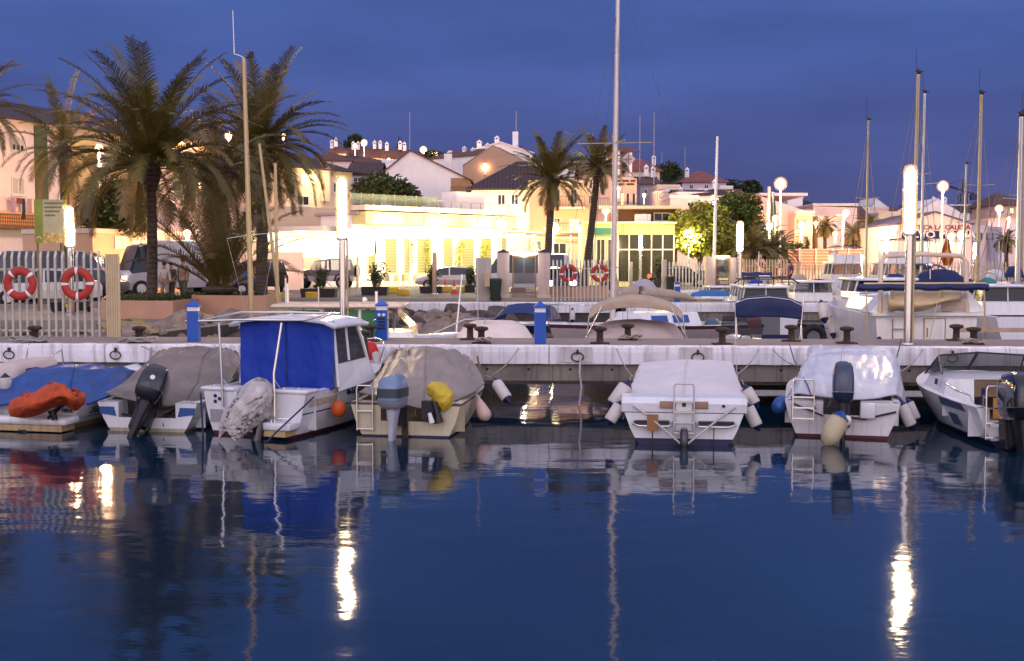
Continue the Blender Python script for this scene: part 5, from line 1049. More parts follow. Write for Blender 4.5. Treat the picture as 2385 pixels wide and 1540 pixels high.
for i,(u,v,vb,Y,lb) in enumerate(((1202,258,340,175,'thin white aerial on the roof behind the tan gable'),(954,262,380,128,'thin guyed aerial standing over the white gable house'),(1490,268,420,140,'thin aerial left of the civic tower'),(1523,262,430,140,'slim pale mast right of the civic tower'),(1541,355,430,260,'faint lattice aerial on the dark ridge'),(1595,342,440,260,'second faint lattice aerial on the dark ridge'))):
    pole(lb,u+.5,v,u,vb,Y,.06*Y/120,.035*Y/120,m=mat('aerial_grey',(.3,.28,.34),.6),name='aerial',cat='aerial',zb=zz(vb,Y))
def furled(root,d):
    mb=MB(); bagshape(mb,[d*.98+V((.12,0,0)),d*.75+V((.2,0,0)),d*.5+V((.16,0,0))],[.05,.2,.06],.06,3,10,16,(1,.4)); mb.build('furled_flag',mat('flag_dark_green',(.02,.05,.045),.8),root)
pole('flagpole with furled dark flag before the big pink house, nearer the trees',1792,435,1789,560,112,.2,.16,m=alu,name='flagpole',cat='flagpole',extra=furled)
pole('flagpole with furled dark flag before the big pink house, nearer the sodium lamp',1799,447,1797,560,113,.2,.16,m=alu,name='flagpole',cat='flagpole',extra=furled)
# ---------------------------------------------------------------- palms and trees
def frond(mb,o,az,el,L,droop,nl=34,lw=.03,ll=.5,rnd=random,mi=0,stiff=.35):
    P=[V(o)]; d=el; K=16; side=V((-math.sin(az),math.cos(az),0)); D=[]
    for i in range(K):
        dv=V((math.cos(az)*math.cos(d),math.sin(az)*math.cos(d),math.sin(d))); D.append(dv); P.append(P[-1]+dv*L/K); d=max(-1.45,d-droop/K*(.5+1.2*i/K))
    D.append(D[-1]); mb.tube(P,[.028*(1-.8*i/K)*L/3.5 for i in range(K+1)],4,mi,False)
    vs=[];fs=[]
    for j in range(nl):
        t=.1+.9*j/(nl-1); x=t*K; i=min(K-1,int(x)); f=x-i; p=P[i].lerp(P[i+1],f); dv=D[i]; up=side.cross(dv).normalized()
        if up.z<0: up=-up
        l=ll*(math.sin(pi*min(1,.12+.8*t))**.6)*(.85+.3*rnd.random())
        for sd in (-1,1):
            a=(side*sd*.75+dv*(.55+.35*t)+up*(stiff-.25*t)+V((rnd.uniform(-.12,.12),rnd.uniform(-.12,.12),rnd.uniform(-.12,.12)))).normalized()
            b_=(a+V((0,0,-.35))).normalized(); wv=dv*lw
            q=p+a*l*.55; e=q+b_*l*.45; k=len(vs); vs+= [p-wv*.6,p+wv*.6,q+wv*.55,q-wv*.55,e]; fs+=[(k,k+1,k+2,k+3),(k+3,k+2,k+4)]
    mb.add(vs,fs,mi)
def palm(name,label,base,crown,tr,L,n,seed,el=(1.35,-.75),droop=(1.0,1.6),nl=34,lw=.03,ll=.5,skirt=6,boss=1,mats=(palmg,palmd)):
    rnd=random.Random(seed); base=V(base); crown=V(crown); root=thing(name,label,'palm tree',base); c=crown-base
    mb=MB(); N=14; P=[c*(i/N)+V((math.sin(i/N*pi)*.03*c.z*(.3),0,0)) for i in range(N+1)]
    mb.tube(P,[tr*(1.25 if i==0 else 1.0)*(1+.07*(i%2))*(1-.15*i/N) for i in range(N+1)],12)
    if boss: mb.lathe([(tr*.9,-.75*boss),(tr*1.5,-.45*boss),(tr*2.1,-.15*boss),(tr*1.6,.15*boss),(tr*.6,.35*boss)],c,12)
    mb.build('trunk',palmt,root)
    mb=MB(); g=pi*(3-math.sqrt(5))
    for i in range(n):
        t=(i+.5)/n; e=el[0]+(el[1]-el[0])*t**.85+rnd.uniform(-.1,.1); az=i*g+rnd.uniform(-.2,.2)
        o=c+V((math.cos(az)*tr*.6,math.sin(az)*tr*.6,.1*(1-t)))
        frond(mb,o,az,e,L*rnd.uniform(.85,1.08)*(1.06-.2*t),(droop[0]+(droop[1]-droop[0])*t)*rnd.uniform(.8,1.2),nl,lw,ll,rnd,1 if (t>.86 or rnd.random()<.08) else 0)
    for i in range(skirt):
        az=rnd.uniform(0,2*pi); frond(mb,c+V((0,0,-.25)),az,-.9,L*.55,.7,nl//2,lw,ll*.7,rnd,1)
    mb.build('crown',list(mats),root); return root
b=onz(353,700,1.25); b=V((gx(353,36.5),36.5,1.25))
palm('date_palm','tallest date palm with full feathery crown in the pink planter before the white truck',b,pt(350,392,36.5),.17,4.0,78,3,nl=78,lw=.03,ll=.52,skirt=3,el=(1.5,.0),droop=(.7,2.1))
palm('date_palm','broad date palm whose drooping fronds hang before the beige wall and black off-roader',V((gx(608,50),50,1.2)),pt(607,345,50),.26,4.1,62,5,nl=70,lw=.038,ll=.56,skirt=10,el=(1.45,-.35),droop=(.5,2.1))
palm('young_date_palm','low bushy young palm spraying upward from the planter behind the golden mast',V((gx(512,38),38,1.5)),pt(512,672,38),.3,4.0,30,8,el=(1.5,.55),droop=(.5,1.2),nl=66,lw=.026,ll=.55,skirt=0,boss=.3)
palm('date_palm','shaggy date palm with thick dark trunk between the tall palm and the golden mast',V((gx(512,43),43,1.2)),pt(508,395,43),.36,3.6,32,12,nl=70,lw=.03,ll=.58,skirt=10,el=(1.2,-.6))
palm('date_palm','slim palm before the green-striped apartment block, behind the notice board',V((gx(150,58),58,1.2)),pt(148,350,58),.24,3.5,32,15,nl=50,lw=.035,ll=.55,skirt=8,el=(1.5,-.6),droop=(.4,1.8))
palm('date_palm','palm cut off by the picture edge, only its frond tips showing over the apartment roof',V((gx(-62,45),45,1.2)),pt(-62,262,45),.24,2.6,44,18,nl=30,lw=.035,ll=.45)
palm('date_palm','leaning palm at the quay between the gate pillars, before the cream house',V((gx(1268,60),60,1.2)),pt(1285,420,60),.2,2.6,44,21,nl=44,lw=.045,ll=.42,skirt=5,el=(1.4,-.45),droop=(.5,1.1))
palm('date_palm','slender palm leaning beside the tall mast, before the orange building',V((gx(1356,63),63,1.2)),pt(1392,392,63),.2,2.3,34,24,nl=38,lw=.045,ll=.4,skirt=4,el=(1.4,-.3),droop=(.5,1.1))
palm('low_palm','low spreading palm beside the far fence under the pink house',V((gx(1742,82),82,1.2)),pt(1745,588,82),.3,3.0,36,27,nl=26,lw=.06,ll=.6,el=(1.3,-.1),skirt=0)
palm('low_palm','dark low palm next to its twin, at the foot of the flagpoles',V((gx(1792,84),84,1.2)),pt(1795,592,84),.3,2.6,34,28,nl=26,lw=.06,ll=.6,el=(1.2,-.1),skirt=0)
palm('fan_palm','small dark palm before the big pink house corner balcony',V((gx(1919,118),118,1.2)),pt(1921,528,118),.2,1.5,26,31,nl=16,lw=.07,ll=.5,el=(1.3,-.7))
palm('fan_palm','palm in the group before the peach houses, nearest the flybridge cruiser',V((gx(1990,116),116,1.2)),pt(1990,545,116),.25,1.9,28,33,nl=16,lw=.08,ll=.55,el=(1.3,-.8))
palm('fan_palm','taller palm in the group before the peach houses',V((gx(2020,122),122,1.2)),pt(2022,530,122),.25,2.0,28,35,nl=16,lw=.08,ll=.55,el=(1.3,-.8))
palm('fan_palm','lamp-lit little palm beside the boat shop side wall',V((gx(2343,112),112,1.2)),pt(2343,562,112),.2,1.5,26,37,nl=16,lw=.07,ll=.5,el=(1.3,-.6))
palm('fan_palm','palm top showing above the boat shop roof',V((gx(2170,150),150,1.2)),pt(2172,505,150),.25,1.9,24,39,nl=14,lw=.09,ll=.55)
palm('fan_palm','palm top above the far houses beyond the crane',V((gx(2262,160),160,1.2)),pt(2262,500,160),.25,2.3,24,41,nl=14,lw=.09,ll=.6)
def leafy(name,label,base,blobs,m,leaf=.16,n=2600,seed=1,trunk=.12,cat='tree',group=None,trunkm=bark,dens=.45):
    """blobs: (centre world, radius vec)"""
    rnd=random.Random(seed); base=V(base); root=thing(name,label,cat,base,0,group)
    mb=MB(); top=sum((V(c) for c,_ in blobs),V((0,0,0)))/len(blobs)-base
    mb.tube([(0,0,0),top*.35+V((.04,0,0)),top*.8],[trunk,trunk*.75,trunk*.4],8)
    for c,r_ in blobs[:12]: mb.tube([top*.3,top*.45+(V(c)-base)*.2,V(c)-base],[trunk*.5,trunk*.35,trunk*.12],5)
    mb.build('trunk',trunkm,root)
    mb=MB(); vs=[];fs=[]; vol=sum(r_[0]*r_[2] for c,r_ in blobs)
    for c,r_ in blobs:
        c=V(c)-base; k=int(n*r_[0]*r_[2]/vol)
        for _ in range(k):
            d=V((rnd.gauss(0,1),rnd.gauss(0,1),rnd.gauss(0,1))).normalized(); rad=rnd.random()**dens
            p=c+V((d.x*r_[0],d.y*r_[1],d.z*r_[2]))*rad*(1+.25*noise.noise(d*2.5+V((seed,0,0))))
            a=V((rnd.gauss(0,1),rnd.gauss(0,1),rnd.gauss(0,.6))).normalized(); b_=a.cross(V((rnd.random(),rnd.random(),rnd.random()))).normalized(); s=leaf*rnd.uniform(.6,1.3); i=len(vs)
            vs+=[p-a*s,p+b_*s*.42,p+a*s,p-b_*s*.42]; fs.append((i,i+1,i+2,i+3))
    mb.add(vs,fs); mb.build('foliage',m,root); return root
def bl_(u,v,Y,r,ry=None): return (pt(u,v,Y),(r,ry or r,r*.85))
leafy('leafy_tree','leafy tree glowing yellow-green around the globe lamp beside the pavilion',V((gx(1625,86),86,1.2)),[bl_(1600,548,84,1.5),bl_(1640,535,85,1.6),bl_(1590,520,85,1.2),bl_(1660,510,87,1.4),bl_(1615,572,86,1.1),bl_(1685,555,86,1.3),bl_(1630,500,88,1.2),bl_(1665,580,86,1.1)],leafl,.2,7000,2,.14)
leafy('leafy_tree','darker tree crown behind the flagpole, above the glowing tree',V((gx(1715,90),90,1.2)),[bl_(1700,500,90,1.8),bl_(1730,520,90,1.7),bl_(1740,480,91,1.2),bl_(1690,540,90,1.4),bl_(1720,565,90,1.5),bl_(1705,470,92,1.0)],leafm,.2,6500,4,.16)
leafy('bushy_tree','dark round tree between the left palms, over the orange shop light',V((gx(270,62),62,1.2)),[bl_(250,490,62,1.5),bl_(290,475,62,1.7),bl_(225,505,62,1.2),bl_(310,510,62,1.2),bl_(265,455,63,1.1)],leafd,.16,6500,6,.12)
leafy('hedge_tree','wide rounded shrubbery below the white gable house wall',V((gx(900,108),108,3)),[bl_(880,440,108,1.9),bl_(915,448,108,1.8),bl_(945,458,108,1.5),bl_(855,450,108,1.6),bl_(965,470,108,1.0)],leafd,.25,5200,8,.15)
for u,v,Y,r_,lb,sd in ((826,335,215,1.9,'dark round tree on the hilltop beside the sodium lamp',1),(866,372,205,1.0,'small conical cypress before the hilltop houses',2),(1003,372,170,1.4,'dark bush behind the white gable ridge',3),(1690,445,190,2.4,'dark hilltop tree behind the flagpole',5),(1712,450,190,2.6,'rounded dark hilltop tree, second of the pair behind the flagpole',6),(1748,442,190,1.9,'dome-shaped dark tree right of the hilltop pair',7),(1790,560,105,1.6,'dark shrub at the foot of the pink house',8),(1850,588,104,1.2,'low dark shrub before the warm slatted fence',9),(1560,400,200,2.0,'hilltop tree at the end of the ridge',10)):
    z=zz(v,Y); leafy('hill_tree' if Y>120 else 'shrub',lb,V((gx(u,Y),Y,z-r_*(2.2 if sd==2 else 1.3))),[(pt(u,v,Y),(r_*(.6 if sd==2 else 1),r_,r_*(1.7 if sd==2 else .9)))]+[(pt(u,v,Y)+V((random.uniform(-.6,.6)*r_,0,random.uniform(-.4,.5)*r_)),(r_*.6,r_*.6,r_*.5)) for _ in range(3)],leafd,.02*r_+.0014*Y,1300,sd,.15)
# norfolk pine
root=thing('norfolk_pine','spindly tiered pine on the hilltop before the sky','pine tree',V((gx(932,200),200,zz(385,200))))
mb=MB(); h=zz(318,200)-zz(385,200); mb.tube([(0,0,0),(0,0,h)],[.14,.04],6); mb.build('trunk',bark,root)
mb=MB()
for k in range(9):
    z=h*(.25+.72*k/8); rr=1.35*(1-k/9.5)
    for j in range(7):
        a=j*2*pi/7+k; d=V((math.cos(a),math.sin(a),.18)); mb.tube([(0,0,z),(d.x*rr*.6,d.y*rr*.6,z+.05),(d.x*rr,d.y*rr,z+.22*rr)],[.1,.12,.04],5)
mb.build('crown',leafd,root)
# ---------------------------------------------------------------- boulders
def boulder_mesh(seed,m):
    bm=bmesh.new(); bmesh.ops.create_icosphere(bm,subdivisions=3,radius=.5); rnd=random.Random(seed)
    sc_=V((rnd.uniform(.9,1.3),rnd.uniform(.8,1.1),rnd.uniform(.6,.85)))
    for q in bm.verts:
        d=q.co.normalized(); f=.42+.16*noise.noise(d*1.5+V((seed*5,0,0)))+.05*noise.noise(d*5+V((seed,3,0))); q.co=V((d.x*f*sc_.x,d.y*f*sc_.y,d.z*f*sc_.z))*1.15
        for pn_ in range(4):
            a=V((math.sin(seed+pn_*2.1),math.cos(seed*1.7+pn_),math.sin(pn_*1.3+seed*.3))).normalized(); dd=q.co.dot(a)-.36
            if dd>0: q.co-=a*dd*.85
    me=bpy.data.meshes.new('boulder'); bm.to_mesh(me); bm.free(); me.materials.append(m)
    for p_ in me.polygons: p_.use_smooth=False
    return me
BM=[boulder_mesh(i,[rockm,rockm,rocky,rockd][i%4]) for i in range(8)]
BD=[boulder_mesh(i+20,rockd) for i in range(3)]
def boulder(p,s,k,label,group,dark=False):
    o=bpy.data.objects.new('boulder',(BD if dark else BM)[k%(3 if dark else 8)]); C.objects.link(o); o.location=p; o.scale=(s,)*3; rnd=random.Random(k*13+int(p[0]*100)); o.rotation_euler=(rnd.uniform(-.3,.3),rnd.uniform(-.3,.3),rnd.uniform(0,6)); meta(o,label,'boulder',group)
rnd=random.Random(44)
LA='boulder of the rock bank between the cream fence column and the cabin boat'
for i in range(46):
    u=rnd.uniform(262,590); t=rnd.random(); Y=27.2+5.5*((u-262)/330)*.8+t*2.6; z=1.18-1.15*max(0,(Y-27.2)/7)*0+rnd.uniform(-.25,.2)
    zt=.95+.3*t-.5*(1-t)*((u-262)/330)
    boulder((gx(u,Y,zt),Y,zt),rnd.uniform(.5,1.15),i,LA,'boulders of the near rock bank')
LB='boulder in the dark rock slope under the white quay edge, right of the green-windowed launch'
for i in range(64):
    u=rnd.uniform(925,1180); t=rnd.random(); Y=48.2-t*4.2; z=.72-t*1.0
    if u>1105 and t>.5: continue
    boulder((gx(u,Y,z),Y,z),rnd.uniform(.8,1.5),[0,1,4,5,3][i%5],LB,'boulders of the far rock slope',dark=(i%3==0))
for i in range(26):
    t=i/26; Y=33.5+t*14; u=600+320*t+rnd.uniform(-12,12)
    boulder((gx(u,Y,.6),Y,rnd.uniform(.3,.9)),rnd.uniform(.8,1.4),i,'boulder along the shore behind the cabin boat','boulders of the shore behind the cabin boat')
for i in range(22):
    x=-14.6+i*.3; boulder((x+rnd.uniform(-.1,.1),26.95+rnd.uniform(0,.35)+i*.01,1.24),rnd.uniform(.14,.3),i,'small stone in the strip behind the picket fence feet','small stones behind the picket fence')
# ---------------------------------------------------------------- planters with palms
def walled(label,P,z0,z1,m=pinkw,soil=True,name='planter'):
    root=thing(name,label,'planter',V((P[0][0],P[0][1],z0))); o=V((P[0][0],P[0][1],0)); Q=[V((*p,0))-o for p in P]; h=z1-z0; n=len(Q)
    mb=MB(); vs=[q for q in Q]+[q+V((0,0,h)) for q in Q]; mb.add(vs,[(i,(i+1)%n,n+(i+1)%n,n+i) for i in range(n)]); c=sum(Q,V((0,0,0)))/n; inn=[q.lerp(c,.06)+V((0,0,h)) for q in Q]
    mb.add([q+V((0,0,h)) for q in Q]+inn,[(i,(i+1)%n,n+(i+1)%n,n+i) for i in range(n)]); mb.build('wall',m,root)
    mb=MB(); mb.add([q-V((0,0,.05)) for q in inn],[tuple(range(n))]); mb.build('soil',mat('soil',(.04,.035,.02),.95,var=.5,scale=6,bump=.6),root)
    return root
z=zz
Yp=34.5
walled('pink rendered planter holding the tallest palm',[(gx(236,35),35),(gx(403,Yp),Yp),(gx(470,37.5),37.5),(gx(430,40),40),(gx(245,40),40)],1.2,zz(700,35))
walled('orange-pink planter holding the low young palm',[(gx(447,37.2),37.2),(gx(618,36.6),36.6),(gx(640,40),40),(gx(455,40.5),40.5)],1.2,zz(688,37))
walled('pink planter behind the gate-side fence',[(gx(1282,53),53),(gx(1335,52.6),52.6),(gx(1415,53.6),53.6),(gx(1415,56),56),(gx(1285,56),56)],1.2,zz(668,53))
gc=mat('ground_creeper',(.05,.075,.02),.8,var=.5,scale=4)
for cx,cy,w_,lb in ((gx(350,37),37,2.2,'creeper at the foot of the tallest palm'),(gx(520,38.5),38.5,2.2,'creeper under the young palm')):
    mb=MB(); rn=random.Random(int(cy)); vs=[];fs=[]
    for i in range(1500):
        p=V((cx+rn.uniform(-w_/2,w_/2),cy+rn.uniform(-1.3,1.3),zz(697,37)+abs(rn.gauss(0,.09)))); a=V((rn.gauss(0,1),rn.gauss(0,1),rn.gauss(0,1))).normalized()*.05; b_=V((rn.gauss(0,1),rn.gauss(0,1),rn.gauss(0,1))).normalized()*.03; k=len(vs); vs+=[p-a,p+b_,p+a,p-b_]; fs.append((k,k+1,k+2,k+3))
    mb.add(vs,fs); solo(mb,'creeper',gc,lb,'ground cover',kind='stuff')
def trough(u0,u1,v0,v1,Y,label,sd,h=1.0):
    x0,x1=gx(u0,Y),gx(u1,Y); zt=zz(v0,Y); root=thing('planter_box',label,'planter',V(((x0+x1)/2,Y,1.2)),0,'dark planter boxes along the quay'); w_=x1-x0
    mb=MB(); mb.ring([rrect(w_*.94,1.1,0,0,16,.15),rrect(w_,1.2,zt-1.2,0,16,.15)],True,True,0,False); mb.build('box',pot,root)
    rn=random.Random(sd); mb=MB(); vs=[];fs=[]; top=V((0,0,zt-1.2)); st=MB()
    for k in range(9):
        a=rn.uniform(0,6.3); tip=top+V((math.cos(a)*w_*.33*rn.random()*1.2,math.sin(a)*.3,h*rn.uniform(.55,1.05))); st.tube([top+V((tip.x*.4,0,0)),tip],[.02,.008],4)
        for i in range(60):
            t=rn.uniform(.15,1); p=top.lerp(tip,t)+V((rn.gauss(0,.11),rn.gauss(0,.11),rn.gauss(0,.08))); q=V((rn.gauss(0,1),rn.gauss(0,1),rn.gauss(0,1))).normalized()*.09; b_=V((rn.gauss(0,1),rn.gauss(0,1),rn.gauss(0,1))).normalized()*.045; j=len(vs); vs+=[p-q,p+b_,p+q,p-b_]; fs.append((j,j+1,j+2,j+3))
    mb.add(vs,fs); mb.build('foliage',leafd,root); st.build('stem',bark,root)
trough(703,785,672,706,56,'dark planter box with loose shrub before the grey jeep bonnet',1)
trough(843,905,668,694,60,'dark planter box with leafy shrub under the jeep spare wheel',2,1.25)
trough(978,1031,667,688,64,'dark planter box beside the thin steel post before the restaurant',3,1.2)
trough(1083,1106,664,684,66,'narrow dark planter box beside the electricity pillar',4,1.1)
trough(1190,1225,672,690,66,'planter box seen through the glass gate',5,1.2)
trough(1395,1440,655,672,72,'planter box behind the gate-side fence near the tall mast',6,1.2)
trough(1520,1545,652,672,76,'planter box with tall shrub before the pavilion glass',7,1.6)
trough(1870,1885,590,602,100,'black vase-shaped planter with pale sprigs before the warm fence',8,1.5)
for i,(u,v,Y) in enumerate(((917,676,63),(940,680,60),(1040,672,66),(1073,672,66),(1006,676,66),(660,694,52),(728,690,54),(636,690,54))):
    x=gx(u,Y); mb=MB(); mb.rbox(x-.3,x+.3,Y-.2,Y+.2,1.2,1.52,.03); solo(mb,'kerb_block',yell,['yellow kerb block by the shrub planter under the jeep','yellow kerb block in the roadway before the restaurant','yellow kerb block beside the traffic cone','yellow kerb block right of the traffic cone','yellow kerb block left of the steel post','yellow kerb block under the black off-roader','yellow kerb block left of the jeep planter','yellow kerb block behind the golden masts'][i],'kerb block','yellow kerb blocks along the road')
# ---------------------------------------------------------------- gate, bins, boxes
def pillar(u0,u1,v0,v1,Y,label,cap=canb,m=pill,name='gate_pillar'):
    x0,x1=gx(u0,Y),gx(u1,Y); h=zz(v0,Y)-1.2; w_=x1-x0; root=thing(name,label,'pillar',V(((x0+x1)/2,Y,1.2)))
    mb=MB(); mb.rbox(-w_/2,w_/2,-w_/2,w_/2,0,h,.025); mb.box(-w_/2-.03,w_/2+.03,-w_/2-.03,w_/2+.03,0,.25); mb.build('shaft',m,root)
    if cap: mb=MB(); c=w_/2+.04; mb.add([(-c,-c,h+.003),(c,-c,h+.003),(c,c,h+.003),(-c,c,h+.003),(0,0,h+.14)],[(0,1,4),(1,2,4),(2,3,4),(3,0,4)]); mb.build('cap',navc,root)
    return root
pillar(1109,1144,601,707,51.5,'plain pale concrete pillar with a meter box, beside the wheelie bin',None,mat('pillar_concrete',(.42,.38,.33),.85,var=.1,streak=.2))
mb=MB(); mb.rbox(gx(1128,51),gx(1141,51),50.6,50.85,zz(668,51),zz(634,51),.02); solo(mb,'meter_box',mat('box_beige',(.5,.36,.24),.6),'beige meter box on the concrete pillar by the wheelie bin','meter box')
pillar(1158,1186,588,703,51.5,'pink gate pillar between the wheelie bin and the glass gate')
pillar(1253,1281,588,703,51.5,'pale gate pillar where the picket fence with two lifebuoys starts')
pillar(1642,1664,598,676,71.2,'pink far gate pillar under the white flagpole',None); pillar(1700,1714,600,676,71.2,'narrow far gate pillar behind the tube light column',None); pillar(1541,1552,605,676,71,'slim concrete post ending the far fence by the bin',None,mat('pillar_concrete',(.42,.38,.33),.85))
pillar(1465,1473,610,672,73,'slim post left of the slim tube light',None,mat('pillar_concrete',(.42,.38,.33),.85),'post')
def gate(u0,u1,v0,v1,Y,label):
    x0,x1=gx(u0,Y),gx(u1,Y); h=zz(v0,Y)-1.2; w_=x1-x0; root=thing('glass_gate',label,'gate',V((x0,Y,1.2)))
    mb=MB()
    for x in (0,w_-.06): mb.box(x,x+.06,-.03,.03,0,h)
    mb.box(.06,w_-.06,-.03,.03,h-.22,h-.14); mb.box(.06,w_-.06,-.03,.03,.05,.1); mb.build('frame',mat('gate_frame_bronze',(.22,.13,.08),.4,metal=.4),root)
    mb=MB(); mb.box(-.02,w_+.02,-.05,.05,h-.12,h); mb.build('lit_header',mat('header_glow',(1,.9,.75),.4,var=0,emit=2.2,ecol=(1,.85,.7)),root)
    mb=MB(); mb.box(.07,w_-.07,-.006,.006,h*.35,h-.24); mb.build('glass_panel',glas,root)
    mb=MB()
    for k in range(8): mb.box(.07,w_-.07,-.012,.012,.12+k*h*.028,.12+k*h*.028+h*.02)
    mb.build('lower_slats',mat('slat_plum',(.2,.12,.12),.6),root)
    light(root,(w_/2,-.3,h-.1),40,(1,.9,.7),.1)
gate(1193,1249,588,702,51.5,'glass pier gate with lit header between the two capped pillars')
gate(1666,1698,596,676,71,'far glass gate with lit header under the flagpole')
def bin_(u0,u1,v0,v1,Y,label,lid=binm):
    x0,x1=gx(u0,Y),gx(u1,Y); h=zz(v0,Y)-1.2; w_=x1-x0; root=thing('wheelie_bin',label,'wheelie bin',V(((x0+x1)/2,Y,1.2)))
    mb=MB(); mb.ring([rrect(w_*.68,w_*.75,.05,0,16,.3),rrect(w_*.92,w_*.95,h*.9,0,16,.3)],True,True,0,False); mb.build('bin_body',binm,root)
    mb=MB(); mb.ring([rrect(w_,w_*1.02,h*.9,0,16,.3),rrect(w_*.98,w_,h*.96,0,16,.3),rrect(w_*.7,w_*.7,h,0.02,16,.4)],True,True); mb.tube([(-w_*.4,w_*.55,h*.9),(w_*.4,w_*.55,h*.9)],.03,6); mb.build('lid',lid,root)
    for sd in (-1,1): mb=MB(); mb.lathe([(.1,-.03),(.1,.03)],(sd*w_*.36,w_*.35,.1),12,0,'X'); mb.build('wheel',tyre,root)
bin_(1138,1170,648,703,51,'dark green wheelie bin beside the pink gate pillar')
bin_(1550,1572,643,675,70.5,'far dark bin with red rim beside the slim concrete post',mat('bin_dark_red',(.1,.01,.015),.5))
bin_(118,150,702,732,39,'dark litter container behind the picket fence, under the second lifebuoy'); bin_(165,208,700,732,39.5,'second dark litter container at the foot of the near street tube light')
fence((gx(1284,51.2),51.2,1.2),(gx(1420,51.2),51.2,1.2),zz(608,51.2)-1.2,15,'galvanised picket fence on the quay carrying two small lifebuoys',fenm,.04)
fence((gx(1555,71),71,1.2),(gx(1640,71),71,1.2),zz(612,71)-1.2,11,'picket fence between the far bin and the pink pillar',fenm,.045)
fence((gx(1715,71.3),71.3,1.2),(gx(1835,71.3),71.3,1.2),zz(606,71.3)-1.2,18,'picket fence behind the navy awning carrying two far lifebuoys',fcol,.045)
fence((gx(1850,73),73,1.2),(gx(2075,73),73,1.2),zz(615,73)-1.2,30,'long picket fence behind the flybridge cruiser',fcol,.045)
fence((gx(2085,73),73,1.2),(gx(2400,73),73,1.2),zz(612,73)-1.2,40,'long picket fence before the boat shop',fcol,.045)
mb=MB(); mb.tube([(gx(1743,71),71,1.2),(gx(1743,71),71,zz(600,71))],.05,6)
p=V((gx(1012,62),62,1.2)); root=thing('steel_post','thin brushed steel post standing at the planter box before the restaurant','post',p); mb=MB(); mb.tube([(0,0,0),(0,0,zz(588,62)-1.2)],.11,12); mb.build('post_shaft',mat('steel_brown',(.45,.33,.28),.3,metal=.8),root); mb=MB(); mb.lathe([(.2,0),(.2,.03),(.12,.05)]); mb.build('foot_plate',steel,root)
for u,v0,v1,Y,lb in ((1058,674,690,62,'larger red and white traffic cone on the road edge'),(1037,675,684,66,'smaller traffic cone behind the larger one')):
    h=zz(v0-12,Y)-1.2; root=thing('traffic_cone',lb,'traffic cone',V((gx(u,Y),Y,1.2)),0,'traffic cones'); mb=MB(); mb.box(-.2,.2,-.2,.2,0,.04); mb.lathe([(.16,.04),(.12,.25)],n=12); mb.lathe([(.09,.42),(.03,.75)],n=12); mb.build('cone',bred,root); mb=MB(); mb.lathe([(.12,.25),(.09,.42)],n=12); mb.build('white_band',whit,root)
# notice board
root=thing('notice_board','green and cream notice board on two posts behind the picket fence','notice board',V((gx(86,40.5),40.5,1.2))); w_=gx(160,40.5)-gx(86,40.5); h1=zz(465,40.5)-1.2; h0=zz(566,40.5)-1.2
mb=MB(); mb.box(.3,w_,-.03,.03,h0,h1); mb.build('cream_panel',mat('board_cream',(.3,.29,.2),.5,var=.15),root)
mb=MB(); mb.box(0,.298,-.035,.03,h0,h1); mb.build('green_panel',mat('board_green',(.16,.19,.03),.5,var=.2),root)
mb=MB(); mb.box(.3,w_,-.033,-.031,h0,h0+.35); mb.build('picture_strip',mat('board_picture',(.35,.25,.1),.5,var=.9,scale=6),root)
mb=MB(); mb.box(.05,.13,-.03,.03,0,h0); mb.box(w_-.2,w_-.12,-.03,.03,0,h0); pieces(mb,'board_post',wooddk,root)
mb=MB()
for k in range(4):
    mb.box(.36,.36+.075*(11-k*2),-.034,-.032,h1-.16-k*.14,h1-.1-k*.14)
pieces(mb,'print_line',mat('print_dark',(.1,.1,.06),.6),root)
mb=MB()
for r_ in (.06,.085): mb.tube([(.15+r_*math.cos(a),-.04,h0+.14+r_*math.sin(a)) for a in [pi*k/10 for k in range(11)]],.006,4)
mb.build('arc_emblem',whit,root)
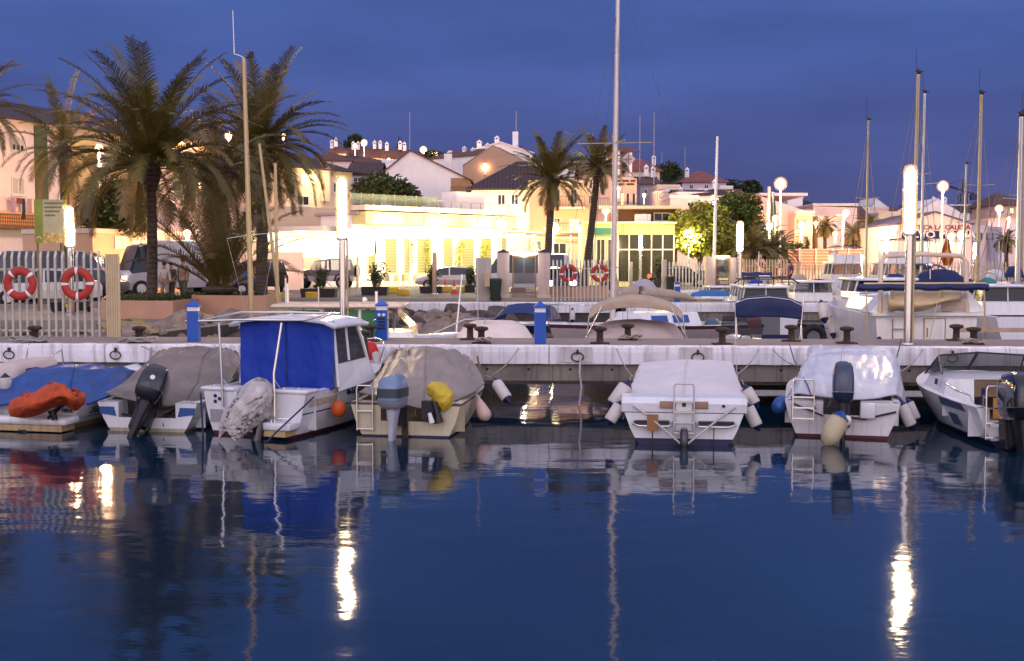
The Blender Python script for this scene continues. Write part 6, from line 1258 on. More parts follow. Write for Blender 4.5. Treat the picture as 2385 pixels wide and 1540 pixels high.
# ---------------------------------------------------------------- vehicles
def car(name,label,cat,p,rz,S,W,paint,wheels,glass=glasd,wr=.33,spare=False,lamps=None,roofm=None,lower=None,group='vehicles on the quay road'):
    """S stations (x, z_bottom, z_belt, z_roof, glass?) along the length, front at +x"""
    root=thing(name,label,cat,p,rz,group)
    def ring(s,inset=0):
        x,zb,zl,zr=s[:4]; w=W/2; wr_=w*(.84 if zr>zl+.05 else .96)
        zm=(zb+zl)/2; return [V((x,-w*.94,zb)),V((x,-w,zm)),V((x,-w*.985,zl)),V((x,-wr_,max(zr-.06,zl+.01))),V((x,-wr_*.85,zr)),V((x,wr_*.85,zr)),V((x,wr_,max(zr-.06,zl+.01))),V((x,w*.985,zl)),V((x,w,zm)),V((x,w*.94,zb))]
    R_=[ring(s) for s in S]; body=MB(); gl=MB(); rf=MB(); lo=MB()
    for i in range(len(S)-1):
        a,b_=R_[i],R_[i+1]
        for j in range(10):
            k=(j+1)%10; q=[a[j],b_[j],b_[k],a[k]]
            side=j in (2,6); top=j in (3,4,5); g=S[i][4]
            if (side and g=='g') or ((side or top) and g=='w'): gl.add(q,[(0,1,2,3)],0,False)
            elif top and roofm and g in('g','p'): rf.add(q,[(0,1,2,3)],0,False)
            elif lower and j in (0,8,9): lo.add(q,[(0,1,2,3)],0,False)
            else: body.add(q,[(0,1,2,3)],0,False)
    body.add(R_[0],[tuple(range(10))[::-1]]); body.add(R_[-1],[tuple(range(10))])
    body.build('body',paint,root); gl.build('windows',glass,root)
    if rf.v: rf.build('roof',roofm,root)
    if lo.v: lo.build('lower_body',lower,root)
    for x in wheels:
        for sd in (-1,1):
            mb=MB(); mb.lathe([(wr*.55,-.1),(wr*.95,-.11),(wr,-.06),(wr,.06),(wr*.95,.11),(wr*.55,.1)],(x,sd*(W/2-.09),wr),20,0,'Y'); o=mb.build('tyre',tyre,root)
            mb=MB(); mb.lathe([(wr*.56,-.02),(wr*.56,.02)],(x,sd*(W/2-.0)-sd*.0,wr),14,0,'Y'); mb.lathe([(wr*.2,-.03),(wr*.2,.03)],(x,sd*(W/2),wr),8,0,'Y'); mb.build('rim',alu,root)
    for x,y,z,s_,m in lamps or ():
        mb=MB(); mb.ball((x,y,z),(s_*.4,s_,s_*.75),10); mb.build('headlight' if m is headE else 'tail_light' if m in(redE,redl) else 'lamp',m,root)
    return root
navyp=mat('car_paint_navy',(.012,.016,.04),.25,var=.05,coat=.6); blackp=mat('car_paint_black',(.01,.01,.014),.2,var=.05,coat=.7); silv=mat('car_paint_silver',(.4,.38,.4),.35,metal=.5,var=.05); whp=mat('car_paint_white',(.62,.58,.58),.35,var=.05,coat=.3); jp=mat('jeep_paint_grey',(.07,.065,.09),.35,var=.08,coat=.4); jl=mat('jeep_paint_lilac',(.36,.32,.38),.4,var=.05)
glt=mat('see_through_glass',(.2,.2,.2),.05,var=0,alpha=.3)
SUV=[(-2.2,.45,.95,.96,'b'),(-2.15,.4,1.0,1.3,'b'),(-2.0,.35,1.0,1.68,'p'),(-1.9,.35,1.0,1.72,'g'),(-1.0,.32,.98,1.75,'p'),(-.9,.32,.98,1.75,'g'),(0,.32,.96,1.74,'p'),(.1,.32,.96,1.73,'g'),(.75,.32,.95,1.62,'w'),(1.25,.32,.95,1.0,'b'),(2.0,.34,.85,.88,'b'),(2.2,.4,.7,.72,'b')]
car('offroader','black off-roader parked before the pink wall, spare wheel side toward the road','off-roader',V((gx(592,66),66,1.2)),R(132),SUV,1.85,blackp,(-1.35,1.35),lamps=((-2.2,.7,.9,.1,redl),(-2.2,-.7,.9,.1,redl)),wr=.36)
r=car('jeep','grey two-tone hard-top jeep with rear spare wheel, parked before the restaurant','jeep',V((gx(758,74),74,1.2)),R(180),[(-1.9,.55,1.15,1.16,'b'),(-1.88,.5,1.2,1.5,'b'),(-1.8,.5,1.2,1.82,'p'),(-1.72,.5,1.2,1.86,'g'),(-1.2,.5,1.2,1.9,'p'),(-1.0,.5,1.2,1.92,'g'),(-.25,.5,1.2,1.9,'p'),(-.1,.5,1.2,1.87,'g'),(.55,.5,1.2,1.8,'w'),(.95,.5,1.2,1.24,'b'),(2.0,.5,1.15,1.18,'b'),(2.15,.55,.95,.98,'b')],1.75,jp,(-1.2,1.45),glass=glt,wr=.42,lower=jl,lamps=((2.17,.55,.85,.1,whit),(2.17,-.55,.85,.1,whit),(-1.93,-.7,.8,.1,redl)))
mb=MB(); mb.lathe([(.2,-.1),(.4,-.11),(.42,0),(.4,.11),(.2,.1)],(-2.05,0,1.15),20,0,'X'); mb.build('spare_wheel',tyre,r); mb=MB(); mb.box(2.1,2.28,-.8,.8,.5,.65); mb.build('bumper',blk2,r)
for x in (-1.2,1.45):
    for sd in (-1,1): mb=MB(); mb.tube([(x-.5,sd*.86,.5),(x-.38,sd*.88,.88),(x,sd*.89,1.0),(x+.38,sd*.88,.88),(x+.5,sd*.86,.5)],.06,6); mb.build('fender_flare',blk2,r)
VAN=[(-2.5,.4,1.1,2.0,'b'),(-2.4,.35,1.1,2.15,'p'),(-2.2,.3,1.1,2.2,'g'),(-1.2,.3,1.1,2.2,'p'),(-1.1,.3,1.1,2.2,'g'),(0,.3,1.1,2.2,'p'),(.1,.3,1.1,2.2,'g'),(1.1,.3,1.1,2.15,'p'),(1.2,.3,1.1,2.1,'g'),(1.6,.3,1.1,1.95,'w'),(2.2,.32,1.05,1.1,'b'),(2.6,.4,.8,.82,'b')]
car('passenger_van','navy passenger van with curved roof, seen through the picket fence','van',V((gx(150,52),52,1.2)),R(0),VAN,2.0,navyp,(-1.6,1.7),wr=.36)
SED=[(-2.1,.4,.75,.76,'b'),(-2.0,.32,.92,.94,'b'),(-1.55,.3,.95,1.0,'w'),(-1.0,.3,.93,1.4,'g'),(0,.3,.92,1.45,'p'),(.08,.3,.92,1.45,'g'),(.6,.3,.9,1.38,'w'),(1.15,.3,.9,.94,'b'),(1.95,.32,.75,.78,'b'),(2.15,.4,.6,.62,'b')]
car('hatchback','white hatchback with red tail light, parked behind the picket fence under the notice board','car',V((gx(108,46),46,1.2)),R(200),SED,1.75,whp,(-1.3,1.35),lamps=((-2.1,.6,.7,.11,redl),(-2.1,-.6,.7,.11,redl),(2.15,.6,.62,.1,whit)))
car('estate_car','tan estate car with a glinting lamp seen through the first lifebuoy','car',V((gx(-12,48),48,1.2)),R(8),SED,1.75,mat('car_paint_tan',(.28,.18,.09),.4,var=.05,coat=.4),(-1.3,1.35),lamps=((2.15,-.6,.65,.12,headE),))
BOX=[(-3.2,.5,1.3,2.75,'b'),(-3.15,.45,1.3,2.8,'b'),(.6,.45,1.3,2.8,'b'),(.65,.4,1.25,2.75,'p'),(.7,.4,1.25,2.75,'g'),(1.5,.35,1.2,2.5,'w'),(1.95,.35,1.15,1.3,'b'),(2.3,.4,.8,.85,'b')]
r=car('white_truck','white box van with glaring headlights driving out behind the tallest palm','truck',V((gx(380,58),58,1.2)),R(218),BOX,2.2,mat('truck_white',(.5,.46,.46),.5,var=.08),(-2.2,1.5),wr=.42,lamps=((2.3,.8,.75,.36,headE),(2.3,-.8,.75,.36,headE)))
mb=MB(); mb.box(1.0,1.15,-.9,-.3,2.68,2.76); mb.box(1.0,1.15,.3,.9,2.68,2.76); mb.build('marker_lamp',mat('marker_glow',(1,.7,.4),.4,var=0,emit=4,ecol=(1,.6,.3)),r)
car('small_car','dark compact car behind the low young palm','car',V((gx(515,60),60,1.2)),R(180),SED,1.75,navyp,(-1.3,1.35))
car('silver_saloon','silver saloon passing the restaurant with its red tail band lit, beside the steel post','car',V((gx(1050,72),72,1.2)),R(180),SED,1.75,silv,(-1.3,1.35),lamps=((-2.12,.6,.72,.16,redE),(-2.12,-.6,.72,.16,redE)))
car('dark_hatchback','dark hatchback with dazzling headlights behind the gate-side lifebuoy','car',V((gx(1312,60),60,1.2)),R(-95),SED,1.75,navyp,(-1.3,1.35),lamps=((2.17,.6,.66,.2,headE),(2.17,-.6,.66,.2,headE)))
car('white_delivery_van','white van glimpsed through the glass gate','van',V((gx(1222,66),66,1.2)),R(180),VAN,2.0,whp,(-1.6,1.7),wr=.36)
car('dark_saloon','dark saloon with red brake lights before the pavilion glass','car',V((gx(1580,80),80,1.2)),R(0),SED,1.75,blackp,(-1.3,1.35),lamps=((-2.12,-.6,.75,.2,redE),(-2.12,.6,.75,.2,redE),(-2.0,-.85,.78,.15,redE)))
car('taxi_car','pale car leaving the pavilion with one red lamp','car',V((gx(1480,83),83,1.2)),R(180),SED,1.75,whp,(-1.3,1.35),lamps=((2.15,-.6,.66,.16,headE),))
car('parked_car','pale car parked behind the far gate','car',V((gx(1690,88),88,1.2)),R(90),SED,1.75,whp,(-1.3,1.35),lamps=((2.15,-.6,.66,.16,headE),(2.15,.6,.66,.16,headE)))
# ---------------------------------------------------------------- people
def skinned(name,m,joints,edges,parent,root_i=0):
    me=bpy.data.meshes.new(name); me.from_pydata([V(j[:3]) for j in joints],edges,[]); me.materials.append(m)
    o=bpy.data.objects.new(name,me); C.objects.link(o); o.parent=parent
    sk=o.modifiers.new('s','SKIN'); sk.use_smooth_shade=True
    sv=me.skin_vertices[0].data if me.skin_vertices else None
    if sv is None:
        bm=bmesh.new(); bm.from_mesh(me); bm.verts.layers.skin.verify(); bm.to_mesh(me); bm.free(); sv=me.skin_vertices[0].data
    for i,j in enumerate(joints): sv[i].radius=(j[3],j[4] if len(j)>4 else j[3]); sv[i].use_root=(i==root_i)
    ss=o.modifiers.new('u','SUBSURF'); ss.levels=1; ss.render_levels=1
    return o
def person(label,p,rz,h,shirt,trou,stride=.18,arm=.1,hair=True,lean=0):
    root=thing('person',label,'person',p,rz,'people walking on the quay'); k=h/1.75
    J=[(0,0,.95,.13,.1),(0,0,1.15,.12,.09),(0,.02+lean,1.36,.16,.1),(0,.02+lean,1.5,.055,.055),(0,.05+lean,1.62,.095,.1),(0,.06+lean,1.72,.07,.08),
       (-.17,.02+lean,1.42,.06),(-.23,-.02,1.16,.045),(-.22,arm,.93,.035),(-.21,arm+.04,.84,.04,.02),(.17,.02+lean,1.42,.06),(.23,.0,1.16,.045),(.22,-arm,.93,.035),(.21,-arm-.02,.84,.04,.02),
       (-.09,0,.88,.095),(-.1,stride*.5,.5,.065),(-.1,stride,.1,.045),(-.1,stride+.13,.04,.04,.03),(.09,0,.88,.095),(.1,-stride*.3,.5,.065),(.1,-stride,.1,.045),(.1,-stride+.13,.04,.04,.03)]
    E=[(0,1),(1,2),(2,3),(3,4),(4,5),(2,6),(6,7),(7,8),(8,9),(2,10),(10,11),(11,12),(12,13),(0,14),(14,15),(15,16),(16,17),(0,18),(18,19),(19,20),(20,21)]
    sc_=lambda L,g=0:[(*[c*k for c in j[:3]],*[(r_+g)*k for r_ in j[3:]]) for j in L]
    skinned('body',skin,sc_(J),E,root)
    T=[J[0],J[1],J[2],J[6],J[7],J[8],J[10],J[11],J[12]]; skinned('shirt',shirt,sc_(T,.022),[(0,1),(1,2),(2,3),(3,4),(4,5),(2,6),(6,7),(7,8)],root)
    T=[(0,0,.98,.135,.1),J[14],J[15],J[16],J[18],J[19],J[20]]; skinned('trousers',trou,sc_(T,.02),[(0,1),(1,2),(2,3),(0,4),(4,5),(5,6)],root)
    if hair: mb=MB(); mb.ball((0,(.03+lean)*k,1.71*k),(.1*k,.11*k,.09*k),12); mb.build('hair',hairm,root)
    return root
cl=lambda n,c:mat('cloth_'+n,c,.85,var=.15)
person('person in a brown jacket seen from behind, walking behind the pink planter',V((gx(427,49),49,1.2)),R(-10),1.85,cl('brown',(.2,.14,.09)),cl('olive',(.08,.08,.05)))
person('person in a pale shirt beside the trunk of the tallest palm',V((gx(384,50),50,1.2)),R(20),1.68,cl('pale',(.5,.4,.34)),cl('grey',(.3,.25,.22)))
person('person in dark clothes just behind the pale-shirted one',V((gx(401,51),51,1.2)),R(170),1.66,cl('dark',(.05,.045,.04)),cl('dark',(.05,.045,.04)))
person('person in a light top behind the far fence lifebuoys',V((gx(1826,78),78,1.2)),R(10),1.7,cl('pale',(.5,.4,.34)),cl('dark',(.05,.045,.04)))
person('person in navy beside the light-topped one at the far fence',V((gx(1838,79),79,1.2)),R(-15),1.75,cl('navy',(.03,.04,.1)),cl('navy',(.03,.04,.1)))
person('person in black at the long fence left of the flybridge cruiser',V((gx(1932,80),80,1.2)),R(180),1.78,cl('dark',(.05,.045,.04)),cl('dark',(.05,.045,.04)))
# ---------------------------------------------------------------- buildings
wp=lambda n,c,**k:mat('wall_'+n,c,.88,var=k.get('var',.07),scale=.6,bump=.12,bscale=12,streak=k.get('st',.12),sc=tuple(q*.6 for q in c))
Wpink=wp('pink',(.74,.57,.52)); Wwhite=wp('white',(.8,.75,.74)); Wcream=wp('cream',(.72,.58,.42)); Wyel=wp('yellow',(.7,.48,.2)); Wor=wp('orange',(.66,.4,.24)); Wgreen=wp('green',(.07,.095,.03)); Wtan=wp('tan',(.42,.27,.18)); Wlil=wp('lilac',(.6,.52,.58)); Wgrey=wp('grey',(.33,.29,.34)); Wbeige=wp('beige',(.46,.37,.29)); Wbrown=wp('brown',(.14,.06,.035)); Wyelf=wp('fascia_yellow',(.66,.57,.25)); Wpeach=wp('peach',(.72,.5,.38))
tile=mat('roof_tile',(.14,.065,.05),.85,var=.3,scale=3,bump=.3); lines(tile,'X',.32,.45,.3)
tiled=mat('roof_tile_dark',(.06,.035,.04),.85,var=.3,scale=3,bump=.3); lines(tiled,'X',.32,.45,.3)
wg=mat('window_glass',(.02,.025,.035),.08,var=0); wfr=mat('window_frame',(.6,.56,.52),.5,var=.05); shut=mat('roller_shutter',(.5,.42,.34),.6,var=.06); lines(shut,'Z',.06,.7,.3)
railm=mat('balcony_iron',(.06,.04,.035),.5); brown=mat('timber_brown',(.12,.055,.03),.7,var=.3)
class Bld:
    def __init__(s,name,label,u0,Y0,u1,Y1,zb,vt,depth,m,cat='building',vt1=None,group=None):
        s.A=V((gx(u0,Y0,5),Y0,0)); B=V((gx(u1,Y1,5),Y1,0)); d=B-s.A; s.W=d.length; s.d=d.normalized(); s.n=V((s.d.y,-s.d.x,0)); s.ang=math.atan2(d.y,d.x)
        s.zb=zb; s.D=depth; s.r=thing(name,label,cat,V((s.A.x,s.A.y,zb)),s.ang,group); s.h=zz(vt,Y0)-zb; s.h1=s.h if vt1 is None else zz(vt1,Y1)-zb
        W,D=s.W,depth; mb=MB(); mb.add([(0,0,-3),(W,0,-3),(W,D,-3),(0,D,-3),(0,0,s.h),(W,0,s.h1),(W,D,s.h1),(0,D,s.h)],[(0,1,5,4),(1,2,6,5),(2,3,7,6),(3,0,4,7),(4,5,6,7)]); mb.build('wall',m,s.r)
    def uv(s,u,v):
        d=ray(u,v); t=((s.A-V((0,0,EH))).dot(s.n))/d.dot(s.n); p=V((0,0,EH))+d*t; return (p-s.A).dot(s.d),p.z-s.zb
    def sb(s,x0,x1,z0,z1,y0,y1,name,m):
        mb=MB(); mb.box(min(x0,x1),max(x0,x1),y0,y1,min(z0,z1),max(z0,z1)); return mb.build(name,m,s.r)
    def rect(s,u0,v0,u1,v1,name,m,y0=-.05,y1=.0):
        a=s.uv(u0,v0); b_=s.uv(u1,v1); return s.sb(a[0],b_[0],a[1],b_[1],y0,y1,name,m)
    def win(s,u0,v0,u1,v1,m=None,mull=1,sill=True,fr=None,shf=0):
        (x0,z1),(x1,z0)=s.uv(u0,v0),s.uv(u1,v1); fr=fr or wfr; t=min(.09,(x1-x0)*.12)
        mb=MB(); mb.box(x0,x0+t,-.07,-.002,z0,z1); mb.box(x1-t,x1,-.07,-.002,z0,z1); mb.box(x0+t,x1-t,-.07,-.002,z1-t,z1); mb.box(x0+t,x1-t,-.07,-.002,z0,z0+t)
        for k in range(mull): x=x0+(x1-x0)*(k+1)/(mull+1); mb.box(x-t*.35,x+t*.35,-.06,-.03,z0+t,z1-t)
        o=mb.build('window',fr,s.r)
        mb=MB(); mb.box(x0+t,x1-t,-.025,-.003,z0+t,z1-t); mb.build('pane',m or wg,o)
        if shf: mb=MB(); mb.box(x0+t,x1-t,-.055,-.03,z1-t-(z1-z0)*shf,z1-t-.002); mb.build('shutter',shut,o)
        if sill: mb=MB(); mb.box(x0-.06,x1+.06,-.14,-.002,z0-.08,z0-.002); mb.build('sill',fr,o)
        return o
    def roof(s,kind='hip',rise=1.5,over=.4,m=None,x0=None,x1=None,peak=.5):
        W,D=s.W,s.D; m=m or tile; o=over; x0=-o if x0 is None else x0; x1=W+o if x1 is None else x1; za,zb=s.h+.005,s.h1+.005; mb=MB()
        if kind=='hip':
            k=min((x1-x0)/2,(D+2*o)/2)*.9; pt_=[(x0,-o,za),(x1,-o,zb),(x1,D+o,zb),(x0,D+o,za),(x0+k,D/2,za+rise),(x1-k,D/2,zb+rise)]; mb.add(pt_,[(0,1,5,4),(1,2,5),(2,3,4,5),(3,0,4)])
        elif kind=='gx': # ridge parallel to the front
            mb.add([(x0,-o,za),(x1,-o,zb),(x1,D/2,zb+rise),(x0,D/2,za+rise),(x1,D+o,zb),(x0,D+o,za)],[(0,1,2,3),(3,2,4,5)])
            g=MB(); g.add([(0,0,s.h),(0,D,s.h),(0,D/2,s.h+rise)],[(0,1,2)]); g.add([(W,0,s.h1),(W,D,s.h1),(W,D/2,s.h1+rise)],[(0,1,2)]); g.build('gable',wfr,s.r)
        elif kind=='gy': # gable faces the viewer
            xp=x0+(x1-x0)*peak; hp=(s.h+(s.h1-s.h)*peak)+rise
            mb.add([(x0,-o,za),(xp,-o,hp+.02),(x1,-o,zb),(x0,D,za),(xp,D,hp+.02),(x1,D,zb)],[(0,1,4,3),(1,2,5,4)])
            g=MB(); g.add([(0,0,s.h),(W,0,s.h1),(xp,0,hp-.03)],[(0,1,2)]); g.build('gable',s.gm,s.r)
        elif kind=='flat':
            for a,b_,c_,d_ in ((-.06,W+.06,-.06,.14),(-.06,.14,.14,D),(W-.14,W+.06,.14,D)): mb.box(a,b_,c_,d_,s.h,s.h+rise)
            mb.box(.14,W-.14,.14,D,s.h+.003,s.h+.05)
        return mb.build('roof',m,s.r,th=0 if kind=='flat' else .12)
    def chim(s,x,y,z,h=1.2,w_=.5,roof=None):
        mb=MB(); mb.box(x-w_/2,x+w_/2,y-w_/2,y+w_/2,z,z+h*.7)
        for dx in (-.4,.4):
            for dy in (-.4,.4): mb.box(x+dx*w_-.06,x+dx*w_+.06,y+dy*w_-.06,y+dy*w_+.06,z+h*.7,z+h*.86)
        c=w_*.62; mb.add([(x-c,y-c,z+h*.86),(x+c,y-c,z+h*.86),(x+c,y+c,z+h*.86),(x-c,y+c,z+h*.86),(x,y,z+h*1.2)],[(3,2,1,0),(0,1,4),(1,2,4),(2,3,4),(3,0,4)]); mb.build('chimney',Wwhite,s.r)
    def balc(s,u0,v0,u1,v1,dep=.9,slab=Wwhite,rl=railm,bars=True):
        (x0,z1),(x1,z0)=s.uv(u0,v0),s.uv(u1,v1); s.sb(x0,x1,z0-.18,z0,-dep,-.003,'balcony_slab',slab)
        mb=MB(); mb.box(x0,x1,-dep,-dep+.04,z1-.05,z1)
        if bars:
            k=max(3,int((x1-x0)/.22))
            for i in range(k+1): x=x0+(x1-x0-.03)*i/k; mb.box(x,x+.025,-dep+.005,-dep+.03,z0+.002,z1-.05)
        else: mb.box(x0,x1,-dep+.005,-dep+.03,z0+.05,z1-.08)
        mb.build('balcony_rail',rl,s.r)
# apartment block, far left, receding to the right
b=Bld('apartment_block','apartment block with green stripe and yellow bays under a tiled roof',-120,68,330,88,1.2,257,11,Wpink,vt1=320)
b.roof('gx',2.0,.7,tiled)
b.rect(78,292,115,600,'green_stripe',Wgreen,-.06,.0)
for u in (25,): 
    b.win(u,315,u+31,355,mull=2,shf=.5); b.win(u,411,u+31,456,shf=.9)
for u in (155,255): b.rect(u,318,u+55,530,'yellow_bay',Wyel,-.6,-.01)
b.win(192,331,242,362,warmE,2); b.win(212,372,238,400,warmE,1); b.win(262,395,282,420); b.win(180,420,205,450,shf=.6); b.win(290,340,318,368,shf=.4)
b.rect(-60,494,86,497,'ledge',wp('ledge',(.6,.3,.15)),-.5,-.0)
lat=mat('lattice_orange',(.52,.22,.07),.8,var=.1); lines(lat,'X',.22,.35,.45); lines(lat,'Z',.22,.5,.45)
b.rect(-60,497,120,530,'lattice_screen',lat,-.45,-.02); b.rect(155,500,330,530,'lattice_screen',lat,-.75,-.3)
b.rect(-60,531,330,541,'dark_canopy',brown,-1.3,-.02); b.win(198,545,220,575,mull=0,sill=False)
b.rect(-60,543,84,598,'ground_floor_wall',Wlil,-.2,-.02)
mb=MB()
x,z_=b.uv(12,485); 
for i,(c,w_) in enumerate(((cl('mauve',(.35,.2,.25)),.5),(cl('maroon',(.2,.03,.05)),.7),(cl('black',(.02,.02,.025)),.35),(cl('rose',(.4,.2,.2)),.5))):
    x0=b.uv(8+i*13,460)[0]; zt=b.uv(8,461)[1]; mb=MB(); mb.box(x0,x0+w_*.8,-.55,-.53,zt-(.9 if i!=1 else .35) - (.4 if i==2 else 0),zt); mb.build('hanging_laundry',c,b.r)
b.sb(b.uv(0,459)[0],b.uv(60,459)[0],b.uv(8,460)[1]-.02,b.uv(8,460)[1],-.56,-.54,'clothes_line',railm)
zt=zz(262,70)-1.2; x=b.uv(27,260)[0]
b.sb(x-.4,x+.4,b.h-1,b.h+1.6,3,3.8,'chimney_stack',Wwhite)
mb=MB()
for k in range(4): mb.lathe([(.32,b.h+1.62+k*.26),(.32,b.h+1.78+k*.26),(.22,b.h+1.8+k*.26),(.22,b.h+1.87+k*.26)],(x,3.4,0),12)
mb.build('chimney_cowl',railm,b.r)
b2=Bld('apartment_block','second stretch of apartments with yellow upper floor glimpsed through the palms',330,90,640,112,1.2,318,11,Wpink,vt1=345)
b2.roof('gx',1.8,.5,tiled); b2.rect(335,330,560,362,'yellow_band',Wyel,-.3,-.01)
for u in (350,400,450,505,560): b2.win(u,372,u+22,398,shf=.5); b2.win(u,420,u+22,448,warmE if u==450 else None)
for u in (350,470): b2.balc(u,452,u+60,470)
b=Bld('corner_shop','low shop with glowing doorway under the round dark tree',215,60,420,66,1.2,543,5,Wor,vt1=548)
b.roof('flat',.25,m=Wcream); b.win(265,550,305,580,mat('shop_glow',(1,.55,.2),.4,var=.3,emit=2.5,ecol=(1,.5,.16)),1,False); b.win(320,550,352,580,MT['shop_glow'],1,False); b.rect(360,548,395,562,'sign_strip',Wcream,-.2,-.05)
light(b.r,(3,-1.5,2.3),150,(1,.55,.22),.3)
# cream house with lit porch above the restaurant (left)
b=Bld('cream_house','cream house with dark tiled eave and lit porch, above the beige wall',668,103,822,108,1.2,388,9,Wcream,vt1=402)
b.roof('hip',1.8,.8,tiled,x0=-.5,x1=b.W+.4); b.win(700,402,738,430,warmE,3); b.rect(745,392,760,470,'porch_column',Wpeach,-.6,-.1); b.win(775,425,795,450); b.win(690,455,720,480)
light(b.r,(2.5,-1.6,b.h-1.0),350,YEL,.3)
# restaurant
R0,R1=79,90
b=Bld('restaurant','low brightly lit restaurant with yellow fascia, open terrace and roof terrace rails',818,R0,1190,R1,1.2,500,10,Wwhite,vt1=521)
b.rect(820,494,1189,533,'yellow_fascia',Wyelf,-1.5,-.02); b.rect(815,490,1192,495,'fascia_cap',Wcream,-1.65,-.02)
for k in range(9): b.rect(828+k*42,502,830+k*42,530,'fascia_seam',mat('seam_olive',(.4,.3,.08),.8),-1.52,-1.501)
b.rect(812,534,1192,541,'canopy_edge',Wwhite,-3.2,-.02)
sg=mat('shutter_glow',(.16,.13,.05),.6,var=0,emit=.35,ecol=(1,.85,.4)); lines(sg,'Z',.2,.3,.4)
for u0,u1 in ((853,875),(893,925),(938,955),(968,1005),(1030,1055),(1072,1105),(1118,1145),(1160,1180)): b.win(u0,553,u1,640,sg,0,False)
mb=MB(); 
for k in range(6):
    x0=1.2+k*2.7; mb=MB(); mb.box(x0,x0+1.3,-2.0,-1.9,b.uv(900,545)[1]-.06,b.uv(900,545)[1]); mb.build('ceiling_tube',shopE,b.r)
for x in (2,6.5,11,15.5): light(b.r,(x,-2.4,3.9),1900,(1,.86,.42),.5)
for x in (3,9,14): light(b.r,(x,-5.5,4.2),600,(1,.84,.42),.25)  # fill lights added out over the street, no fixtures, brighten fascia and ground
tr=mat('terrace_glass',(.4,.45,.3),.2,var=.1,alpha=.45)
(x0,z0),(x1,z1)=b.uv(812,468),b.uv(1015,497)
b.sb(x0,x1,b.h+.75,b.h+1.45,-.2,-.17,'terrace_windbreak',tr)
for k in range(9): x=x0+(x1-x0)*k/8; b.sb(x-.03,x+.03,b.h,b.h+1.5,-.16,-.1,'terrace_post',Wor)
for k in range(8): x=x1+.4+(b.W-x1-.8)*k/7; b.sb(x-.025,x+.025,b.h,b.h+1.2,-.16,-.11,'terrace_post',mastm)
mb=MB(); mb.box(x1,b.W,-.16,-.11,b.h+1.15,b.h+1.2); mb.box(x1,b.W,-.15,-.12,b.h+.6,b.h+.63); mb.build('terrace_rail',mastm,b.r)
b.sb(-.2,b.W+.2,b.h+.003,b.h+.18,-.9,8,'terrace_deck',Wgrey)
for x,lb in ((3.5,0),(8.2,1),(8.9,2)):
    mb=MB()
    for k in range(3): mb.rbox(x-.25,x+.25,.3,.8,b.h+.6+k*.12,b.h+.65+k*.12,.02); mb.box(x-.25,x+.25,.75,.8,b.h+.65+k*.12,b.h+1.1+k*.12)
    for sx in (-.22,.2): mb.box(x+sx,x+sx+.03,.32,.35,b.h+.18,b.h+.62)
    o=mb.build('plastic_chair',whit,None); o.parent=None; o.matrix_world=b.r.matrix_basis.copy(); o.location=V((b.r.location.x,b.r.location.y,b.r.location.z)); meta(o,['stack of white plastic chairs on the restaurant roof terrace behind the windbreak','tall stack of white plastic chairs at the end of the terrace windbreak','stack of white plastic chairs just right of the tall one on the terrace'][lb],'chair stack','plastic chairs on the roof terrace')
b.sb(b.uv(1095,430)[0],b.uv(1160,430)[0],b.h+.18,b.h+2.1,1.5,3.2,'terrace_kiosk',Wwhite)
# chairs and tables on the street terrace
tb=mat('terrace_chair',(.5,.42,.25),.5)
for i in range(12):
    u=880+i*13; Y=76.5+.02*(u-880)+(i%2)*.8; p=V((gx(u,Y),Y,1.2)); root=thing('terrace_chair','white terrace chair standing before the bright restaurant front','chair',p,i*1.3,'chairs before the restaurant'); mb=MB()
    mb.box(-.22,.22,-.22,.22,.44,.47); mb.build('seat',tb,root); mb=MB(); mb.box(-.22,.22,.2,.23,.47,.88); mb.build('backrest',tb,root)
    for sx in (-.2,.18):
        for sy in (-.2,.18): mb=MB(); mb.box(sx,sx+.025,sy,sy+.025,0,.44); mb.build('leg',tb,root)
for i,u in enumerate((862,952,990,1070,1128)):
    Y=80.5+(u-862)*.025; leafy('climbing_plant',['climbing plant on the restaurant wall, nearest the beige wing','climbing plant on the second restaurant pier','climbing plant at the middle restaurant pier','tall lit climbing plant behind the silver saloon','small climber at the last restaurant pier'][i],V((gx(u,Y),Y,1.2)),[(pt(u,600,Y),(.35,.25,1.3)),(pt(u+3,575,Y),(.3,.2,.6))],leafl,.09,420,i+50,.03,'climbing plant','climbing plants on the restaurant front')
# beige wing with long canopy
b=Bld('beige_wing','beige blank-walled wing with a long thin canopy over white-lit shop windows',560,84,817,80.5,1.2,478,9,Wbeige,vt1=486)
b.rect(560,532,800,540,'canopy',alu,-2.6,-.02); b.rect(640,560,840-30,600,'lit_shopfront',mat('shopfront_glow',(1,.95,.8),.5,var=0,emit=2.2,ecol=(1,.92,.66)),-.06,-.01)
b.rect(560,545,815,560,'shop_sign_band',mat('sign_band_glow',(1,.85,.5),.5,var=0,emit=.9,ecol=(1,.82,.45)),-.08,-.01)
for x in (3,6.2): light(b.r,(x,-1.7,3.7),800,(1,.9,.6),.4)
b=Bld('boundary_wall','pink boundary wall behind the black off-roader',556,72,701,71,1.2,587,.3,Wpink,cat='wall')
mb=MB(); c_=pt(832,562,73); mb.rbox(c_.x-.9,c_.x+1.1,c_.y-.3,c_.y+.3,c_.z-.9,c_.z+.75,.25); root=thing('lit_sign','rounded lit box sign with blue rim behind the tube light column','sign',V((c_.x,c_.y,1.2))); mb.v=[q-V((c_.x,c_.y,1.2)) for q in mb.v]; mb.build('sign_box',mat('sign_glow',(1,1,1),.5,var=0,emit=4,ecol=(.95,.97,1)),root)
